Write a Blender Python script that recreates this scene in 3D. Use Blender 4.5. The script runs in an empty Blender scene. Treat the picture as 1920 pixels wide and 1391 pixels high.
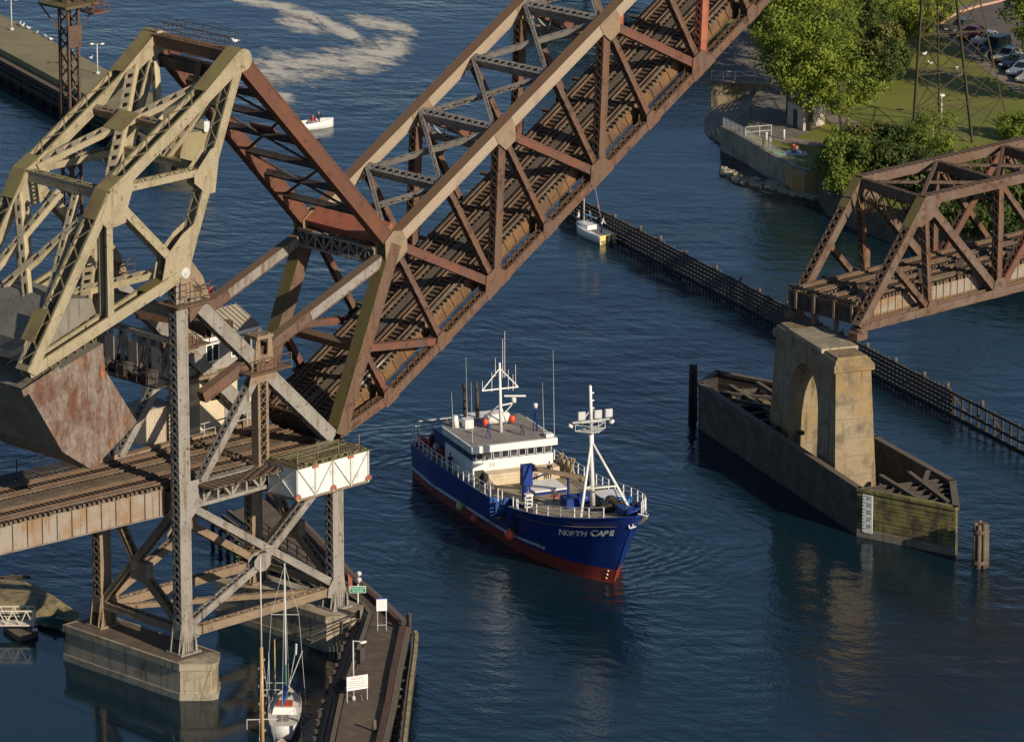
import bpy, math, random
from mathutils import Vector as V, Matrix
random.seed(7)
sc = bpy.context.scene
COL = sc.collection
# ------------------------------------------------------------------ camera
F, TH, YAW = 10500.0, math.radians(15.6), math.radians(45.2)
FW = V((math.cos(TH)*math.cos(YAW), math.cos(TH)*math.sin(YAW), -math.sin(TH)))
RT = V((math.sin(YAW), -math.cos(YAW), 0))
UP = RT.cross(FW)
def ray(u, v): return FW + RT*((u-960)/F) + UP*((695.5-v)/F)
CAM = ray(352, 1294) * -456.0
cd = bpy.data.cameras.new('camera'); cam = bpy.data.objects.new('camera', cd); COL.objects.link(cam)
cd.sensor_width = 36; cd.lens = F/1920*36; cd.clip_start = 5; cd.clip_end = 6000
cam.matrix_world = Matrix.Translation(CAM) @ Matrix((RT, UP, -FW)).transposed().to_4x4()
sc.camera = cam
# ------------------------------------------------------------------ light
SUN_EL, SUN_AZ = math.radians(23), math.radians(267)      # compass-free angle from +X
w = bpy.data.worlds.new('World'); sc.world = w; w.use_nodes = True
nt = w.node_tree; bg = nt.nodes['Background']
sky = nt.nodes.new('ShaderNodeTexSky'); sky.sky_type = 'NISHITA'; sky.sun_disc = False
sky.sun_elevation = SUN_EL; sky.sun_rotation = math.radians(90)-SUN_AZ
sky.air_density = .75; sky.dust_density = .25; sky.ozone_density = 2.2; sky.altitude = 300
nt.links.new(sky.outputs[0], bg.inputs[0]); bg.inputs[1].default_value = 0.08
sd = bpy.data.lights.new('sun', 'SUN'); sd.energy = 5.0; sd.angle = math.radians(.55); sd.color = (1, .87, .68)
so = bpy.data.objects.new('sun', sd); COL.objects.link(so)
SUND = V((math.cos(SUN_AZ)*math.cos(SUN_EL), math.sin(SUN_AZ)*math.cos(SUN_EL), math.sin(SUN_EL)))
so.rotation_euler = SUND.to_track_quat('Z', 'Y').to_euler()
so.location = (0, -100, 200)
sc.view_settings.view_transform = 'Standard'; sc.view_settings.look = 'None'
sc.view_settings.exposure = 0.0; sc.view_settings.gamma = 1
# ------------------------------------------------------------------ helpers
def at(u, v, x=None, y=None, z=None):
    """photo pixel -> the point where its sight line meets the plane x=, y= or z="""
    d = ray(u, v)
    if x is not None: t = (x-CAM.x)/d.x
    elif y is not None: t = (y-CAM.y)/d.y
    else: t = ((z or 0)-CAM.z)/d.z
    return CAM + d*t
X, Y, Z = V((1,0,0)), V((0,1,0)), V((0,0,1))
def wpos(o):
    p = V((0,0,0))
    while o is not None: p = p + V(o.location); o = o.parent
    return p
class MB:
    def __init__(s): s.v = []; s.f = []; s.m = []; s.k = 0; s.sm = []; s.smooth = False
    def face(s, idx): s.f.append(idx); s.m.append(s.k); s.sm.append(s.smooth)
    def poly(s, pts):
        b = len(s.v); s.v += [V(p) for p in pts]; s.face(list(range(b, b+len(pts))))
    def hexa(s, p):      # 8 corners: bottom 4 ccw, top 4 ccw
        b = len(s.v); s.v += [V(q) for q in p]
        for q in ((0,3,2,1),(4,5,6,7),(0,1,5,4),(1,2,6,5),(2,3,7,6),(3,0,4,7)): s.face([b+i for i in q])
    def obox(s, c, ax, ay, az):   # centre and half axes
        c = V(c)
        s.hexa([c-ax-ay-az, c+ax-ay-az, c+ax+ay-az, c-ax+ay-az, c-ax-ay+az, c+ax-ay+az, c+ax+ay+az, c-ax+ay+az])
    def box(s, a, b):
        a, b = V(a), V(b); c = (a+b)/2; h = (b-a)/2
        s.obox(c, X*h.x, Y*h.y, Z*h.z)
    def beam(s, p0, p1, w, h, side=None):   # w along side, h across
        p0, p1 = V(p0), V(p1); d = p1-p0; L = d.length
        if L < 1e-5: return
        d /= L; sd_ = V(side) if side is not None else (Z.cross(d) if abs(d.z) < .98 else V(Y))
        sd_ = sd_ - d*sd_.dot(d)
        if sd_.length < 1e-4: sd_ = X - d*X.dot(d)
        sd_.normalize(); n = d.cross(sd_)
        s.obox((p0+p1)/2, d*L/2, sd_*w/2, n*h/2)
    def tube(s, p0, p1, r0, r1=None, n=8, caps=True):
        p0, p1 = V(p0), V(p1); r1 = r0 if r1 is None else r1
        d = (p1-p0).normalized(); a = d.cross(Z if abs(d.z) < .9 else X).normalized(); c = d.cross(a)
        b = len(s.v)
        for p, r in ((p0, r0), (p1, r1)):
            for i in range(n):
                t = 2*math.pi*i/n; s.v.append(p + a*(r*math.cos(t)) + c*(r*math.sin(t)))
        sm = s.smooth; s.smooth = n > 6
        for i in range(n): s.face([b+i, b+(i+1) % n, b+n+(i+1) % n, b+n+i])
        s.smooth = sm
        if caps: s.face([b+i for i in range(n)][::-1]); s.face([b+n+i for i in range(n)])
    def path(s, pts, r, n=6):
        for a, b in zip(pts, pts[1:]): s.tube(a, b, r, r, n)
    def prism(s, pts, off):      # polygon swept by vector off
        pts = [V(p) for p in pts]; n = len(pts); b = len(s.v)
        s.v += pts + [p+V(off) for p in pts]
        s.face(list(range(n))[::-1]); s.face([b+n+i for i in range(n)] if False else list(range(n, 2*n)))
        for q in (-2, -1): s.f[q] = [b+i for i in s.f[q]]
        for i in range(n): s.face([b+i, b+(i+1) % n, b+n+(i+1) % n, b+n+i])
    def rings(s, rings, close=True, cap0=True, cap1=True):
        b = len(s.v); n = len(rings[0])
        for r in rings: s.v += [V(p) for p in r]
        for j in range(len(rings)-1):
            for i in range(n if close else n-1):
                k = (i+1) % n
                s.face([b+j*n+i, b+j*n+k, b+(j+1)*n+k, b+(j+1)*n+i])
        if cap0: s.face([b+i for i in range(n)][::-1])
        if cap1: s.face([b+(len(rings)-1)*n+i for i in range(n)])
    def blob(s, c, rx, ry, rz, nu=8, nv=5, jit=0, rnd=random):
        c = V(c); rs = []
        for j in range(1, nv):
            t = math.pi*j/nv
            rs.append([c+V((rx*math.sin(t)*math.cos(2*math.pi*i/nu)*(1+jit*rnd.uniform(-1,1)), ry*math.sin(t)*math.sin(2*math.pi*i/nu)*(1+jit*rnd.uniform(-1,1)), -rz*math.cos(t)*(1+jit*rnd.uniform(-1,1)))) for i in range(nu)])
        sm = s.smooth; s.smooth = jit == 0
        s.rings(rs, True, True, True); s.smooth = sm
    def build(s, name, mats, parent=None):
        if not isinstance(mats, (list, tuple)): mats = [mats]
        o = wpos(parent)
        me = bpy.data.meshes.new(name); me.from_pydata([p-o for p in s.v], [], s.f)
        for m_ in mats: me.materials.append(m_)
        me.polygons.foreach_set('material_index', s.m); me.polygons.foreach_set('use_smooth', s.sm)
        import bmesh
        bm_ = bmesh.new(); bm_.from_mesh(me); bmesh.ops.recalc_face_normals(bm_, faces=bm_.faces); bm_.to_mesh(me); bm_.free()
        ob = bpy.data.objects.new(name, me); COL.objects.link(ob); ob.parent = parent
        return ob
def tag(o, label=None, cat=None, group=None, kind=None):
    for k, v_ in (('label', label), ('category', cat), ('group', group), ('kind', kind)):
        if v_: o[k] = v_
    return o
def thing(name, label, cat, loc=(0,0,0), group=None):
    o = bpy.data.objects.new(name, None); COL.objects.link(o); o.location = loc; o.empty_display_size = .3
    return tag(o, label, cat, group)
def dup(root, loc, rz=0, label=None, group=None, scale=None):
    def cp(o, par):
        c = o.copy(); COL.objects.link(c); c.parent = par
        for ch in list(o.children): cp(ch, c)
        return c
    c = cp(root, None); c.location = loc; c.rotation_euler = (0, 0, rz)
    if scale: c.scale = (scale,)*3
    if label: c['label'] = label
    if group: c['group'] = group
    return c
# ------------------------------------------------------------------ materials
def mat(name, col, col2=None, scale=.6, thr=(.45,.62), rough=.75, bump=.15, bscale=6, var=.25, top=None, topthr=(.5,.8),
        streak=None, metallic=0, spots=None, spotscale=3, spotthr=(.62,.68), band=None, stretch=(1,1,1)):
    m = bpy.data.materials.new(name); m.use_nodes = True; N = m.node_tree.nodes; Lk = m.node_tree.links
    p = N['Principled BSDF']; p.inputs['Roughness'].default_value = rough; p.inputs['Metallic'].default_value = metallic
    p.inputs['Specular IOR Level'].default_value = .35
    tc = N.new('ShaderNodeTexCoord'); mp = N.new('ShaderNodeMapping'); mp.inputs['Scale'].default_value = stretch
    Lk.new(tc.outputs['Object'], mp.inputs[0]); co = mp.outputs[0]
    def noise(s, det=6, c=co):
        n = N.new('ShaderNodeTexNoise'); n.inputs['Scale'].default_value = s; n.inputs['Detail'].default_value = det; n.inputs['Roughness'].default_value = .62
        Lk.new(c, n.inputs['Vector']); return n.outputs['Fac']
    def ss(x, a, b):
        r = N.new('ShaderNodeMapRange'); r.interpolation_type = 'SMOOTHSTEP'
        r.inputs['From Min'].default_value = a; r.inputs['From Max'].default_value = b; Lk.new(x, r.inputs['Value']); return r.outputs[0]
    def mix(f, a, b, mode='MIX'):
        x = N.new('ShaderNodeMix'); x.data_type = 'RGBA'; x.blend_type = mode
        if isinstance(f, float): x.inputs[0].default_value = f
        else: Lk.new(f, x.inputs[0])
        for sck, q in ((x.inputs[6], a), (x.inputs[7], b)):
            if isinstance(q, tuple): sck.default_value = (*q, 1)
            else: Lk.new(q, sck)
        return x.outputs[2]
    c = col
    if col2: c = mix(ss(noise(scale), *thr), col, col2)
    if streak:
        mp2 = N.new('ShaderNodeMapping'); mp2.inputs['Scale'].default_value = (1.6, 1.6, .12); Lk.new(tc.outputs['Object'], mp2.inputs[0])
        c = mix(ss(noise(1.4, 5, mp2.outputs[0]), .52, .7), c, streak)
    if band:
        sz = N.new('ShaderNodeSeparateXYZ'); Lk.new(tc.outputs['Object'], sz.inputs[0])
        q1 = N.new('ShaderNodeMath'); q1.operation = 'MULTIPLY_ADD'; q1.inputs[1].default_value = .5; Lk.new(noise(.5, 2), q1.inputs[0]); Lk.new(sz.outputs[2], q1.inputs[2])
        q2 = N.new('ShaderNodeMath'); q2.operation = 'DIVIDE'; q2.inputs[1].default_value = band; Lk.new(q1.outputs[0], q2.inputs[0])
        q3 = N.new('ShaderNodeMath'); q3.operation = 'FRACT'; Lk.new(q2.outputs[0], q3.inputs[0])
        c = mix(ss(q3.outputs[0], .90, .98), c, tuple(v_*.72 for v_ in col))
    if spots: c = mix(ss(noise(spotscale, 8), *spotthr), c, spots)
    if top:
        g = N.new('ShaderNodeNewGeometry'); sx = N.new('ShaderNodeSeparateXYZ'); Lk.new(g.outputs['True Normal'], sx.inputs[0])
        tn = noise(1.1, 4); ad = N.new('ShaderNodeMath'); ad.operation = 'MULTIPLY_ADD'; ad.inputs[1].default_value = .35; Lk.new(tn, ad.inputs[0]); Lk.new(sx.outputs[2], ad.inputs[2])
        c = mix(ss(ad.outputs[0], topthr[0]+.17, topthr[1]+.17), c, top)
    if var:
        a1 = noise(bscale*1.7, 5); r = N.new('ShaderNodeMapRange'); r.inputs['From Min'].default_value = .3; r.inputs['From Max'].default_value = .7
        r.inputs['To Min'].default_value = 1-var; r.inputs['To Max'].default_value = 1+var; Lk.new(a1, r.inputs['Value'])
        cb = N.new('ShaderNodeCombineColor'); [Lk.new(r.outputs[0], cb.inputs[i]) for i in range(3)]
        c = mix(1.0, c, cb.outputs[0], 'MULTIPLY')
    if isinstance(c, tuple): p.inputs['Base Color'].default_value = (*c, 1)
    else: Lk.new(c, p.inputs['Base Color'])
    if bump:
        b = N.new('ShaderNodeBump'); b.inputs['Strength'].default_value = bump; b.inputs['Distance'].default_value = .05
        Lk.new(noise(bscale, 5), b.inputs['Height']); Lk.new(b.outputs[0], p.inputs['Normal'])
    return m
M = dict(
 tan=mat('tan paint', (.34,.287,.195), (.265,.228,.14), .5, (.45,.65), top=(.24,.205,.095), topthr=(.35,.8), spots=(.14,.085,.048), spotscale=1.9, spotthr=(.565,.70), var=.24, streak=(.24,.20,.12)),
 tanplain=mat('cream batten paint', (.46,.385,.25), (.36,.31,.18), .8, (.5,.7), spots=(.16,.10,.05), spotscale=2.2, spotthr=(.62,.70), var=.2),
 tanmoss=mat('mossy tan plate', (.25,.21,.085), (.22,.13,.075), .45, (.45,.65), var=.2),
 rust=mat('rusty brown steel', (.135,.086,.062), (.155,.078,.048), .35, (.42,.62), top=(.165,.105,.065), topthr=(.3,.8), spots=(.075,.038,.026), spotscale=1.1, spotthr=(.52,.66), var=.35, streak=(.09,.058,.044)),
 redrust=mat('red oxide steel', (.165,.068,.045), (.115,.066,.05), .5, (.42,.62), var=.3, spots=(.08,.04,.03), spotscale=1.3, spotthr=(.55,.68)),
 rustdark=mat('dark rust lattice', (.11,.07,.052), (.085,.05,.036), .6, var=.3),
 redbar=mat('dark red brown bars', (.125,.055,.036), (.15,.06,.034), .3, (.42,.62), var=.3, spots=(.07,.034,.025), spotscale=.8, spotthr=(.55,.68)),
 orange=mat('orange primer steel', (.38,.125,.07), (.27,.10,.06), .6, var=.15),
 chord=mat('leaf chord steel', (.34,.27,.20), (.27,.20,.145), .3, (.5,.7), top=(.20,.115,.065), topthr=(.3,.75), spots=(.2,.1,.06), spotscale=.8, spotthr=(.62,.72), var=.18),
 grey=mat('weathered grey steel', (.27,.25,.222), (.21,.188,.165), .5, (.45,.65), streak=(.15,.11,.08), spots=(.09,.06,.045), spotscale=2.6, spotthr=(.6,.66), var=.2),
 greybrown=mat('brownish grey steel', (.26,.19,.125), (.21,.15,.10), .6, (.4,.65), spots=(.09,.06,.045), spotscale=2.6, spotthr=(.6,.68), var=.2),
 moss=mat('mossy green steel', (.15,.125,.042), (.17,.12,.065), .45, (.45,.65), var=.25, streak=(.10,.10,.03)),
 fixrust=mat('dark rust span steel', (.15,.108,.083), (.135,.08,.055), .35, (.42,.62), top=(.15,.095,.06), topthr=(.3,.8), spots=(.08,.045,.032), spotscale=1.2, spotthr=(.52,.66), var=.35),
 fboard=mat('weathered fender boards', (.14,.118,.088), (.075,.064,.05), .7, (.35,.62), var=.45, bscale=4, band=.38, top=(.15,.12,.09)),
 roofmoss=mat('mossy grey roof planks', (.165,.14,.085), (.12,.11,.05), .8, (.4,.62), var=.35, bscale=4),
 dark=mat('dark steel', (.06,.055,.05), (.045,.03,.022), .8, var=.3),
 girder=mat('streaked girder plate', (.29,.25,.21), (.26,.17,.10), .45, (.4,.65), streak=(.20,.115,.06), var=.15),
 stringer=mat('orange rust stringer', (.19,.105,.048), (.115,.07,.042), .5, (.42,.62), var=.3),
 tie=mat('old timber ties', (.155,.115,.08), (.115,.08,.055), .8, (.35,.6), var=.4, bscale=4),
 rail=mat('rusty rail steel', (.17,.108,.07), (.13,.085,.055), 1.0, var=.2, rough=.5),
 plank=mat('weathered planks', (.15,.115,.085), (.11,.082,.06), .7, (.35,.6), spots=(.32,.29,.25), spotscale=3.5, spotthr=(.66,.70), var=.35, bscale=5),
 timber=mat('dark creosote timber', (.065,.05,.04), (.04,.033,.03), .6, (.35,.6), var=.4, bscale=4, top=(.15,.12,.09)),
 mosstimber=mat('green mossy timber', (.21,.19,.065), (.10,.085,.05), .8, (.42,.62), var=.35, bscale=4, streak=(.07,.055,.04)),
 concrete=mat('weathered concrete', (.40,.34,.25), (.27,.22,.15), .35, (.4,.65), streak=(.14,.115,.08), var=.18, spots=(.16,.14,.08), spotscale=.7, spotthr=(.58,.7), band=1.1),
 warmcon=mat('warm stained concrete', (.29,.235,.155), (.27,.18,.08), .16, (.38,.64), streak=(.115,.085,.052), var=.28, spots=(.13,.105,.068), spotscale=.5, spotthr=(.48,.70), band=1.7),
 concretedark=mat('grey concrete', (.21,.19,.155), (.165,.15,.12), .35, (.4,.65), streak=(.11,.10,.07), var=.2),
 tidal=mat('barnacled concrete', (.33,.30,.235), (.24,.215,.16), 1.2, var=.3, bscale=9, bump=.3),
 cwrust=mat('rusting grey panel', (.20,.162,.135), (.115,.055,.036), .8, (.40,.66), spots=(.27,.11,.045), spotscale=1.1, spotthr=(.58,.72), var=.4, streak=(.13,.065,.042), bscale=3, stretch=(1,1,.45)),
 white=mat('white paint', (.80,.79,.76), (.74,.72,.67), .7, var=.05, rough=.45, bump=.03),
 whitedirty=mat('weathered white panel', (.78,.77,.74), (.70,.67,.61), .8, (.5,.7), streak=(.6,.52,.44), var=.06, rough=.5, bump=.05),
 cream=mat('cream siding', (.62,.53,.38), (.55,.46,.33), .8, var=.08),
 greysiding=mat('grey board siding', (.30,.275,.25), (.26,.24,.215), .8, var=.12),
 shed=mat('faded tan boards', (.50,.42,.33), (.42,.35,.27), .7, var=.12, streak=(.33,.27,.2)),
 roof=mat('grey tan metal roof', (.40,.35,.28), (.33,.29,.23), .6, var=.12),
 glass=mat('dark window glass', (.02,.022,.025), None, var=0, bump=0, rough=.08),
 black=mat('black rubber', (.015,.015,.016), None, var=.2, rough=.7),
 steelpaint=mat('pale galvanised steel', (.55,.55,.53), (.48,.48,.46), 1, var=.1, rough=.45),
)
# ------------------------------------------------------------------ water
def water_mat():
    m = bpy.data.materials.new('canal water'); m.use_nodes = True; N = m.node_tree.nodes; Lk = m.node_tree.links
    p = N['Principled BSDF']; p.inputs['Base Color'].default_value = (.005, .019, .030, 1); p.inputs['Roughness'].default_value = .09; p.inputs['IOR'].default_value = 1.33
    g = N.new('ShaderNodeNewGeometry')
    def noise(sc_, det, stretch=(1,1,1), rot=0, rough=.5):
        mp = N.new('ShaderNodeMapping'); mp.inputs['Scale'].default_value = stretch; mp.inputs['Rotation'].default_value = (0,0,rot); Lk.new(g.outputs['Position'], mp.inputs[0])
        n = N.new('ShaderNodeTexNoise'); n.inputs['Scale'].default_value = sc_; n.inputs['Detail'].default_value = det; n.inputs['Roughness'].default_value = rough
        Lk.new(mp.outputs[0], n.inputs['Vector']); return n.outputs['Fac']
    def swell(sc_, det, sx, ang):
        mp = N.new('ShaderNodeMapping'); mp.vector_type = 'TEXTURE'; mp.inputs['Scale'].default_value = (sx, 1, 1); mp.inputs['Rotation'].default_value = (0,0,math.radians(ang)); Lk.new(g.outputs['Position'], mp.inputs[0])
        n = N.new('ShaderNodeTexNoise'); n.inputs['Scale'].default_value = sc_; n.inputs['Detail'].default_value = det; n.inputs['Roughness'].default_value = .4
        Lk.new(mp.outputs[0], n.inputs['Vector']); return n.outputs['Fac']
    def math_(op, a, b):
        x = N.new('ShaderNodeMath'); x.operation = op
        for i, q in enumerate((a, b)):
            if isinstance(q, (int, float)): x.inputs[i].default_value = q
            else: Lk.new(q, x.inputs[i])
        return x.outputs[0]
    big = noise(.16, 3, (1,.6,1), .5); small = noise(.75, 4, (1,.5,1), .3); tiny = noise(2.6, 3)
    h = math_('ADD', math_('MULTIPLY', big, .55), math_('ADD', math_('MULTIPLY', small, .26), math_('MULTIPLY', tiny, .09)))
    h = math_('ADD', h, math_('MULTIPLY', swell(.42, 3, 3.2, -42), .30))
    # wake of the ship: rings spreading from its side and astern, fading out
    for cen, wl, r0, r1, amp in (((52,7,0),1.5,7,26,.06), ((46,-3,0),1.9,4,18,.03), ((60,28,0),1.7,6,30,.05)):
        d0 = N.new('ShaderNodeVectorMath'); d0.operation = 'DISTANCE'; Lk.new(g.outputs['Position'], d0.inputs[0]); d0.inputs[1].default_value = cen
        wob = math_('ADD', d0.outputs['Value'], math_('MULTIPLY', noise(.12, 3), 9.0))
        sn = math_('SINE', math_('MULTIPLY', wob, 6.283/wl), 0)
        m0 = N.new('ShaderNodeMapRange'); m0.interpolation_type = 'SMOOTHSTEP'; m0.inputs['From Min'].default_value = r1; m0.inputs['From Max'].default_value = r0; Lk.new(d0.outputs['Value'], m0.inputs['Value'])
        h = math_('ADD', h, math_('MULTIPLY', math_('MULTIPLY', sn, m0.outputs[0]), amp))
    # calm water in the lee of the left piers
    d = N.new('ShaderNodeVectorMath'); d.operation = 'DISTANCE'; Lk.new(g.outputs['Position'], d.inputs[0]); d.inputs[1].default_value = (-14, 2, 0)
    r = N.new('ShaderNodeMapRange'); r.interpolation_type = 'SMOOTHSTEP'; r.inputs['From Min'].default_value = 14; r.inputs['From Max'].default_value = 34
    r.inputs['To Min'].default_value = .06; r.inputs['To Max'].default_value = 1.0; Lk.new(d.outputs['Value'], r.inputs['Value'])
    patch = noise(.035, 3); pr = N.new('ShaderNodeMapRange'); pr.inputs['From Min'].default_value = .35; pr.inputs['From Max'].default_value = .65; pr.inputs['To Min'].default_value = .35; pr.inputs['To Max'].default_value = 1.3; Lk.new(patch, pr.inputs['Value'])
    b = N.new('ShaderNodeBump'); b.inputs['Distance'].default_value = .55
    Lk.new(math_('MULTIPLY', math_('MULTIPLY', r.outputs[0], pr.outputs[0]), .62), b.inputs['Strength'])
    Lk.new(h, b.inputs['Height']); Lk.new(b.outputs[0], p.inputs['Normal'])
    return m
mb = MB(); mb.poly([(-1500,-1500,0),(2500,-1500,0),(2500,2500,0),(-1500,2500,0)])
tag(mb.build('water', water_mat()), 'dark blue rippled ship canal water under the bridge', 'water', kind='structure')
# ------------------------------------------------------------------ built-up steel members
TW = 10.0                     # distance between the two truss planes
def frame_of(p0, p1, side=Y):
    p0, p1 = V(p0), V(p1); d = p1-p0; L = d.length; d = d/L
    s = V(side); s = (s-d*s.dot(d)).normalized(); n = d.cross(s)
    if n.z < 0 or (abs(n.z) < .02 and n.x > 0): n = -n
    return p0, p1, d, L, s, n
def lacing(mb, p0, d, L, s, off, w, style, pitch, bw=.11, t=.025, m0=.5):
    """bars between two plates: in the plane spanned by d and s, lifted by vector off"""
    n_ = max(1, round((L-2*m0)/pitch)); st = (L-2*m0)/n_; nn = d.cross(s)
    if style == 'batten':
        for i in range(n_):
            c = p0+d*(m0+st*(i+.27))+off; mb.obox(c, d*st*.27, s*w/2, nn*t/2)
        return
    for i in range(n_):
        a = p0+d*(m0+st*i)+off; b = a+d*st
        k = w/2*(1 if i % 2 else -1)
        if style in ('z', 'x'): mb.beam(a+s*k, b-s*k, bw, t, nn.cross(b-a))
        if style == 'x': mb.beam(a-s*k+nn*t*1.1, b+s*k+nn*t*1.1, bw, t, nn.cross(b-a))
    for e in (m0*.5, L-m0*.5): mb.obox(p0+d*e+off, d*m0*.5, s*w/2, nn*t/2)
def member(mb, p0, p1, w, h, top='z', bot='z', side=Y, pitch=None, t=.05, fl=.13, m0=.5, trim=(0,0), km=None):
    """two webs (normal to side) of depth h, w apart; top and bottom closed by plate, lacing or left open"""
    p0, p1, d, L, s, n = frame_of(p0, p1, side)
    p0 = p0+d*trim[0]; p1 = p1-d*trim[1]; L = (p1-p0).length; c = (p0+p1)/2
    pitch = pitch or max(.45, w*.75)
    for q in (-1, 1):
        mb.obox(c+s*q*(w/2-t/2), d*L/2, s*t/2, n*h/2)
        for e in (-1, 1): mb.obox(c+s*q*(w/2-t-fl/2)+n*e*(h/2-t*.5), d*(L/2-.02), s*fl/2, n*t*.4)
        for e in (-1, 1): mb.obox(c+s*q*(w/2+.012)+n*e*(h/2-fl/2), d*(L/2-.01), s*.012, n*fl/2)
    for e, st in ((1, top), (-1, bot)):
        off = n*e*(h/2+.015)
        if st == 'plate':
            k = mb.k
            if km is not None and e == 1: mb.k = km
            mb.obox(c+n*e*(h/2+.02), d*L/2, s*(w/2+.03), n*.02); mb.k = k
        elif st: lacing(mb, p0, d, L, s, off, w-.06, st, pitch, m0=min(m0, L*.2))
def gusset(mb, pts, y, t=.05):     # polygon in an XZ plane
    mb.prism([V((p[0], y, p[1])) for p in pts], Y*t)
def rivets(mb, pts, s, r=.035):
    for p in pts: mb.obox(p, s*r*.5, s.orthogonal().normalized()*r, s.cross(s.orthogonal().normalized())*r)

# ================================================================== lifting leaf
H0 = V((17.33, 0, 18.11)); LA = math.radians(30.6)
LD = V((math.cos(LA), 0, math.sin(LA))); LN = V((-math.sin(LA), 0, math.cos(LA)))
def lf(s_, n_, y_=0): return H0 + LD*s_ + LN*n_ + Y*y_
leaf = thing('bascule_leaf', 'raised rust brown truss span of the lifting bridge with two tracks on its deck', 'bridge span', H0)
PB = [6.0, 13.2, 20.5, 27.8, 35.1, 42.4, 49.7, 57.0, 62.6]
BN, TN = -1.25, 9.75
for ti, yc in enumerate((.6, .6+TW)):
    B = [lf(s_, BN, yc) for s_ in PB]; T = [lf(s_, TN, yc) for s_ in PB]; h = lf(0, 0, yc)
    mb = MB(); member(mb, T[1]-LD*.2, T[7]+LD*.3, 1.1, .95, 'plate', 'z', pitch=.9); mb.build('top_chord', M['chord'], leaf)
    mb = MB()
    member(mb, h, B[0], .9, .75, 'x', 'z', pitch=.75); member(mb, B[0], B[8], .9, .75, 'x', 'z', pitch=.75)
    mb.build('bottom_chord', M['rust'], leaf)
    mb = MB(); member(mb, h, T[1], 1.25, 1.15, 'plate', 'x', pitch=1.0, km=1); mb.build('end_post', [M['rust'], M['moss']], leaf)
    mb = MB(); member(mb, T[7], B[8], 1.0, .9, 'plate', 'x', pitch=1.0); mb.build('end_post', M['rust'], leaf)
    mid = lf(5.97, 4.3, yc)
    for a, b, w_, h_, ma in ((T[1],B[2],.8,.72,'redrust'),(T[3],B[2],.8,.8,'rust'),(T[3],B[4],.8,.72,'redrust'),(T[5],B[4],.8,.8,'rust'),
                             (T[5],B[6],.8,.72,'redrust'),(T[7],B[6],.8,.8,'orange')):
        mb = MB(); member(mb, a, b, w_, h_, 'x', 'z', pitch=.6, trim=(.8,.8)); mb.build('diagonal', M[ma], leaf)
    for a, b in ((T[1],B[1]),(T[2],B[2]),(T[3],B[3]),(T[4],B[4]),(T[5],B[5]),(T[6],B[6]),(T[7],B[7])):
        mb = MB(); member(mb, a, b, .6, .5, 'z', 'z', pitch=.55, trim=(.4,.4)); mb.build('hanger', M['rust'], leaf)
    for a, b, hh in ((mid, B[0], .5), (mid, B[1], .6)):
        mb = MB(); member(mb, a, b, .6, hh, 'z', 'z', pitch=.55, trim=(.5,.4)); mb.build('strut', M['redrust'], leaf)
    # gusset plates
    for i in range(9):
        big = i in (2, 4, 6); L_ = 1.5 if big else .8; Hh = 1.5 if big else .9
        for y_ in ((yc-.52, yc+.47)):
            mb = MB(); c = lf(PB[i], BN, 0); pts = [c-LD*L_-LN*.45, c+LD*L_-LN*.45, c+LD*L_+LN*.3, c+LD*L_*.45+LN*Hh, c-LD*L_*.45+LN*Hh, c-LD*L_+LN*.3]
            gusset(mb, [(p.x, p.z) for p in pts], y_); mb.build('gusset_plate', M['rust'], leaf)
    for i in (1, 3, 5, 7):
        for y_ in ((yc-.62, yc+.57)):
            mb = MB(); c = lf(PB[i], TN, 0); L_ = 2.2 if i == 1 else 1.3
            pts = [c-LD*L_*.8+LN*.5, c+LD*L_+LN*.5, c+LD*L_-LN*.4, c+LD*L_*.5-LN*1.5, c-LD*L_*.5-LN*1.5, c-LD*L_*.8-LN*.4]
            if i == 1: pts = [c-LD*1.9-LN*.9, c-LD*.9+LN*1.0, c+LD*.3+LN*1.15, c+LD*1.1+LN*.52, c+LD*1.1-LN*.5, c+LD*.7-LN*1.3, c-LD*1.1-LN*1.5]
            gusset(mb, [(p.x, p.z) for p in pts], y_); mb.build('gusset_plate', M['greybrown'], leaf)
# cross frames between the trusses
for i in (2, 3, 4, 5, 6, 7):
    mb = MB(); a = lf(PB[i], TN-.1, 1.2); b = lf(PB[i], TN-.1, TW)
    deep = i % 2 == 1
    member(mb, a, b, .7, .8 if not deep else .9, 'x', 'x', side=LD, pitch=.8); 
    if deep:      # sway frame: a second lower strut and knee diagonals
        a2 = a-LN*2.4; b2 = b-LN*2.4
        member(mb, a2, b2, .5, .4, 'z', 'z', side=LD, pitch=.7)
        n_ = 6
        for k in range(n_):
            p = a+(b-a)*(k/n_); q = a+(b-a)*((k+1)/n_); up = k % 2 == 0
            mb.beam(p-LN*(.3 if up else 2.3), q-LN*(2.3 if up else .3), .16, .1, LD)
        for p, k in ((a2, 1), (b2, -1)): mb.beam(p, p-LN*2.2+Y*0+LN*0, .2, .2, LD); mb.beam(p+Y*k*2.4, p-LN*2.2, .25, .2, LD)
    mb.build('cross_strut', M['grey'], leaf)
for i in range(1, 7):
    mb = MB()
    for a, b in (((PB[i], 1.1), (PB[i+1], TW+.1)), ((PB[i+1], 1.1), (PB[i], TW+.1))):
        p, q = lf(a[0], TN+.1, a[1]), lf(b[0], TN+.1, b[1])
        if a[0] > b[0]: p -= LN*.25; q -= LN*.25
        member(mb, p, q, .38, .3, 'z', 'z', side=LN, pitch=.5, t=.03, fl=.06) if i % 2 else member(mb, p, q, .3, .45, 'z', 'z', side=LD.cross(LN), pitch=.5, t=.03, fl=.06)
    mb.build('lateral_brace', M['grey'], leaf)
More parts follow.
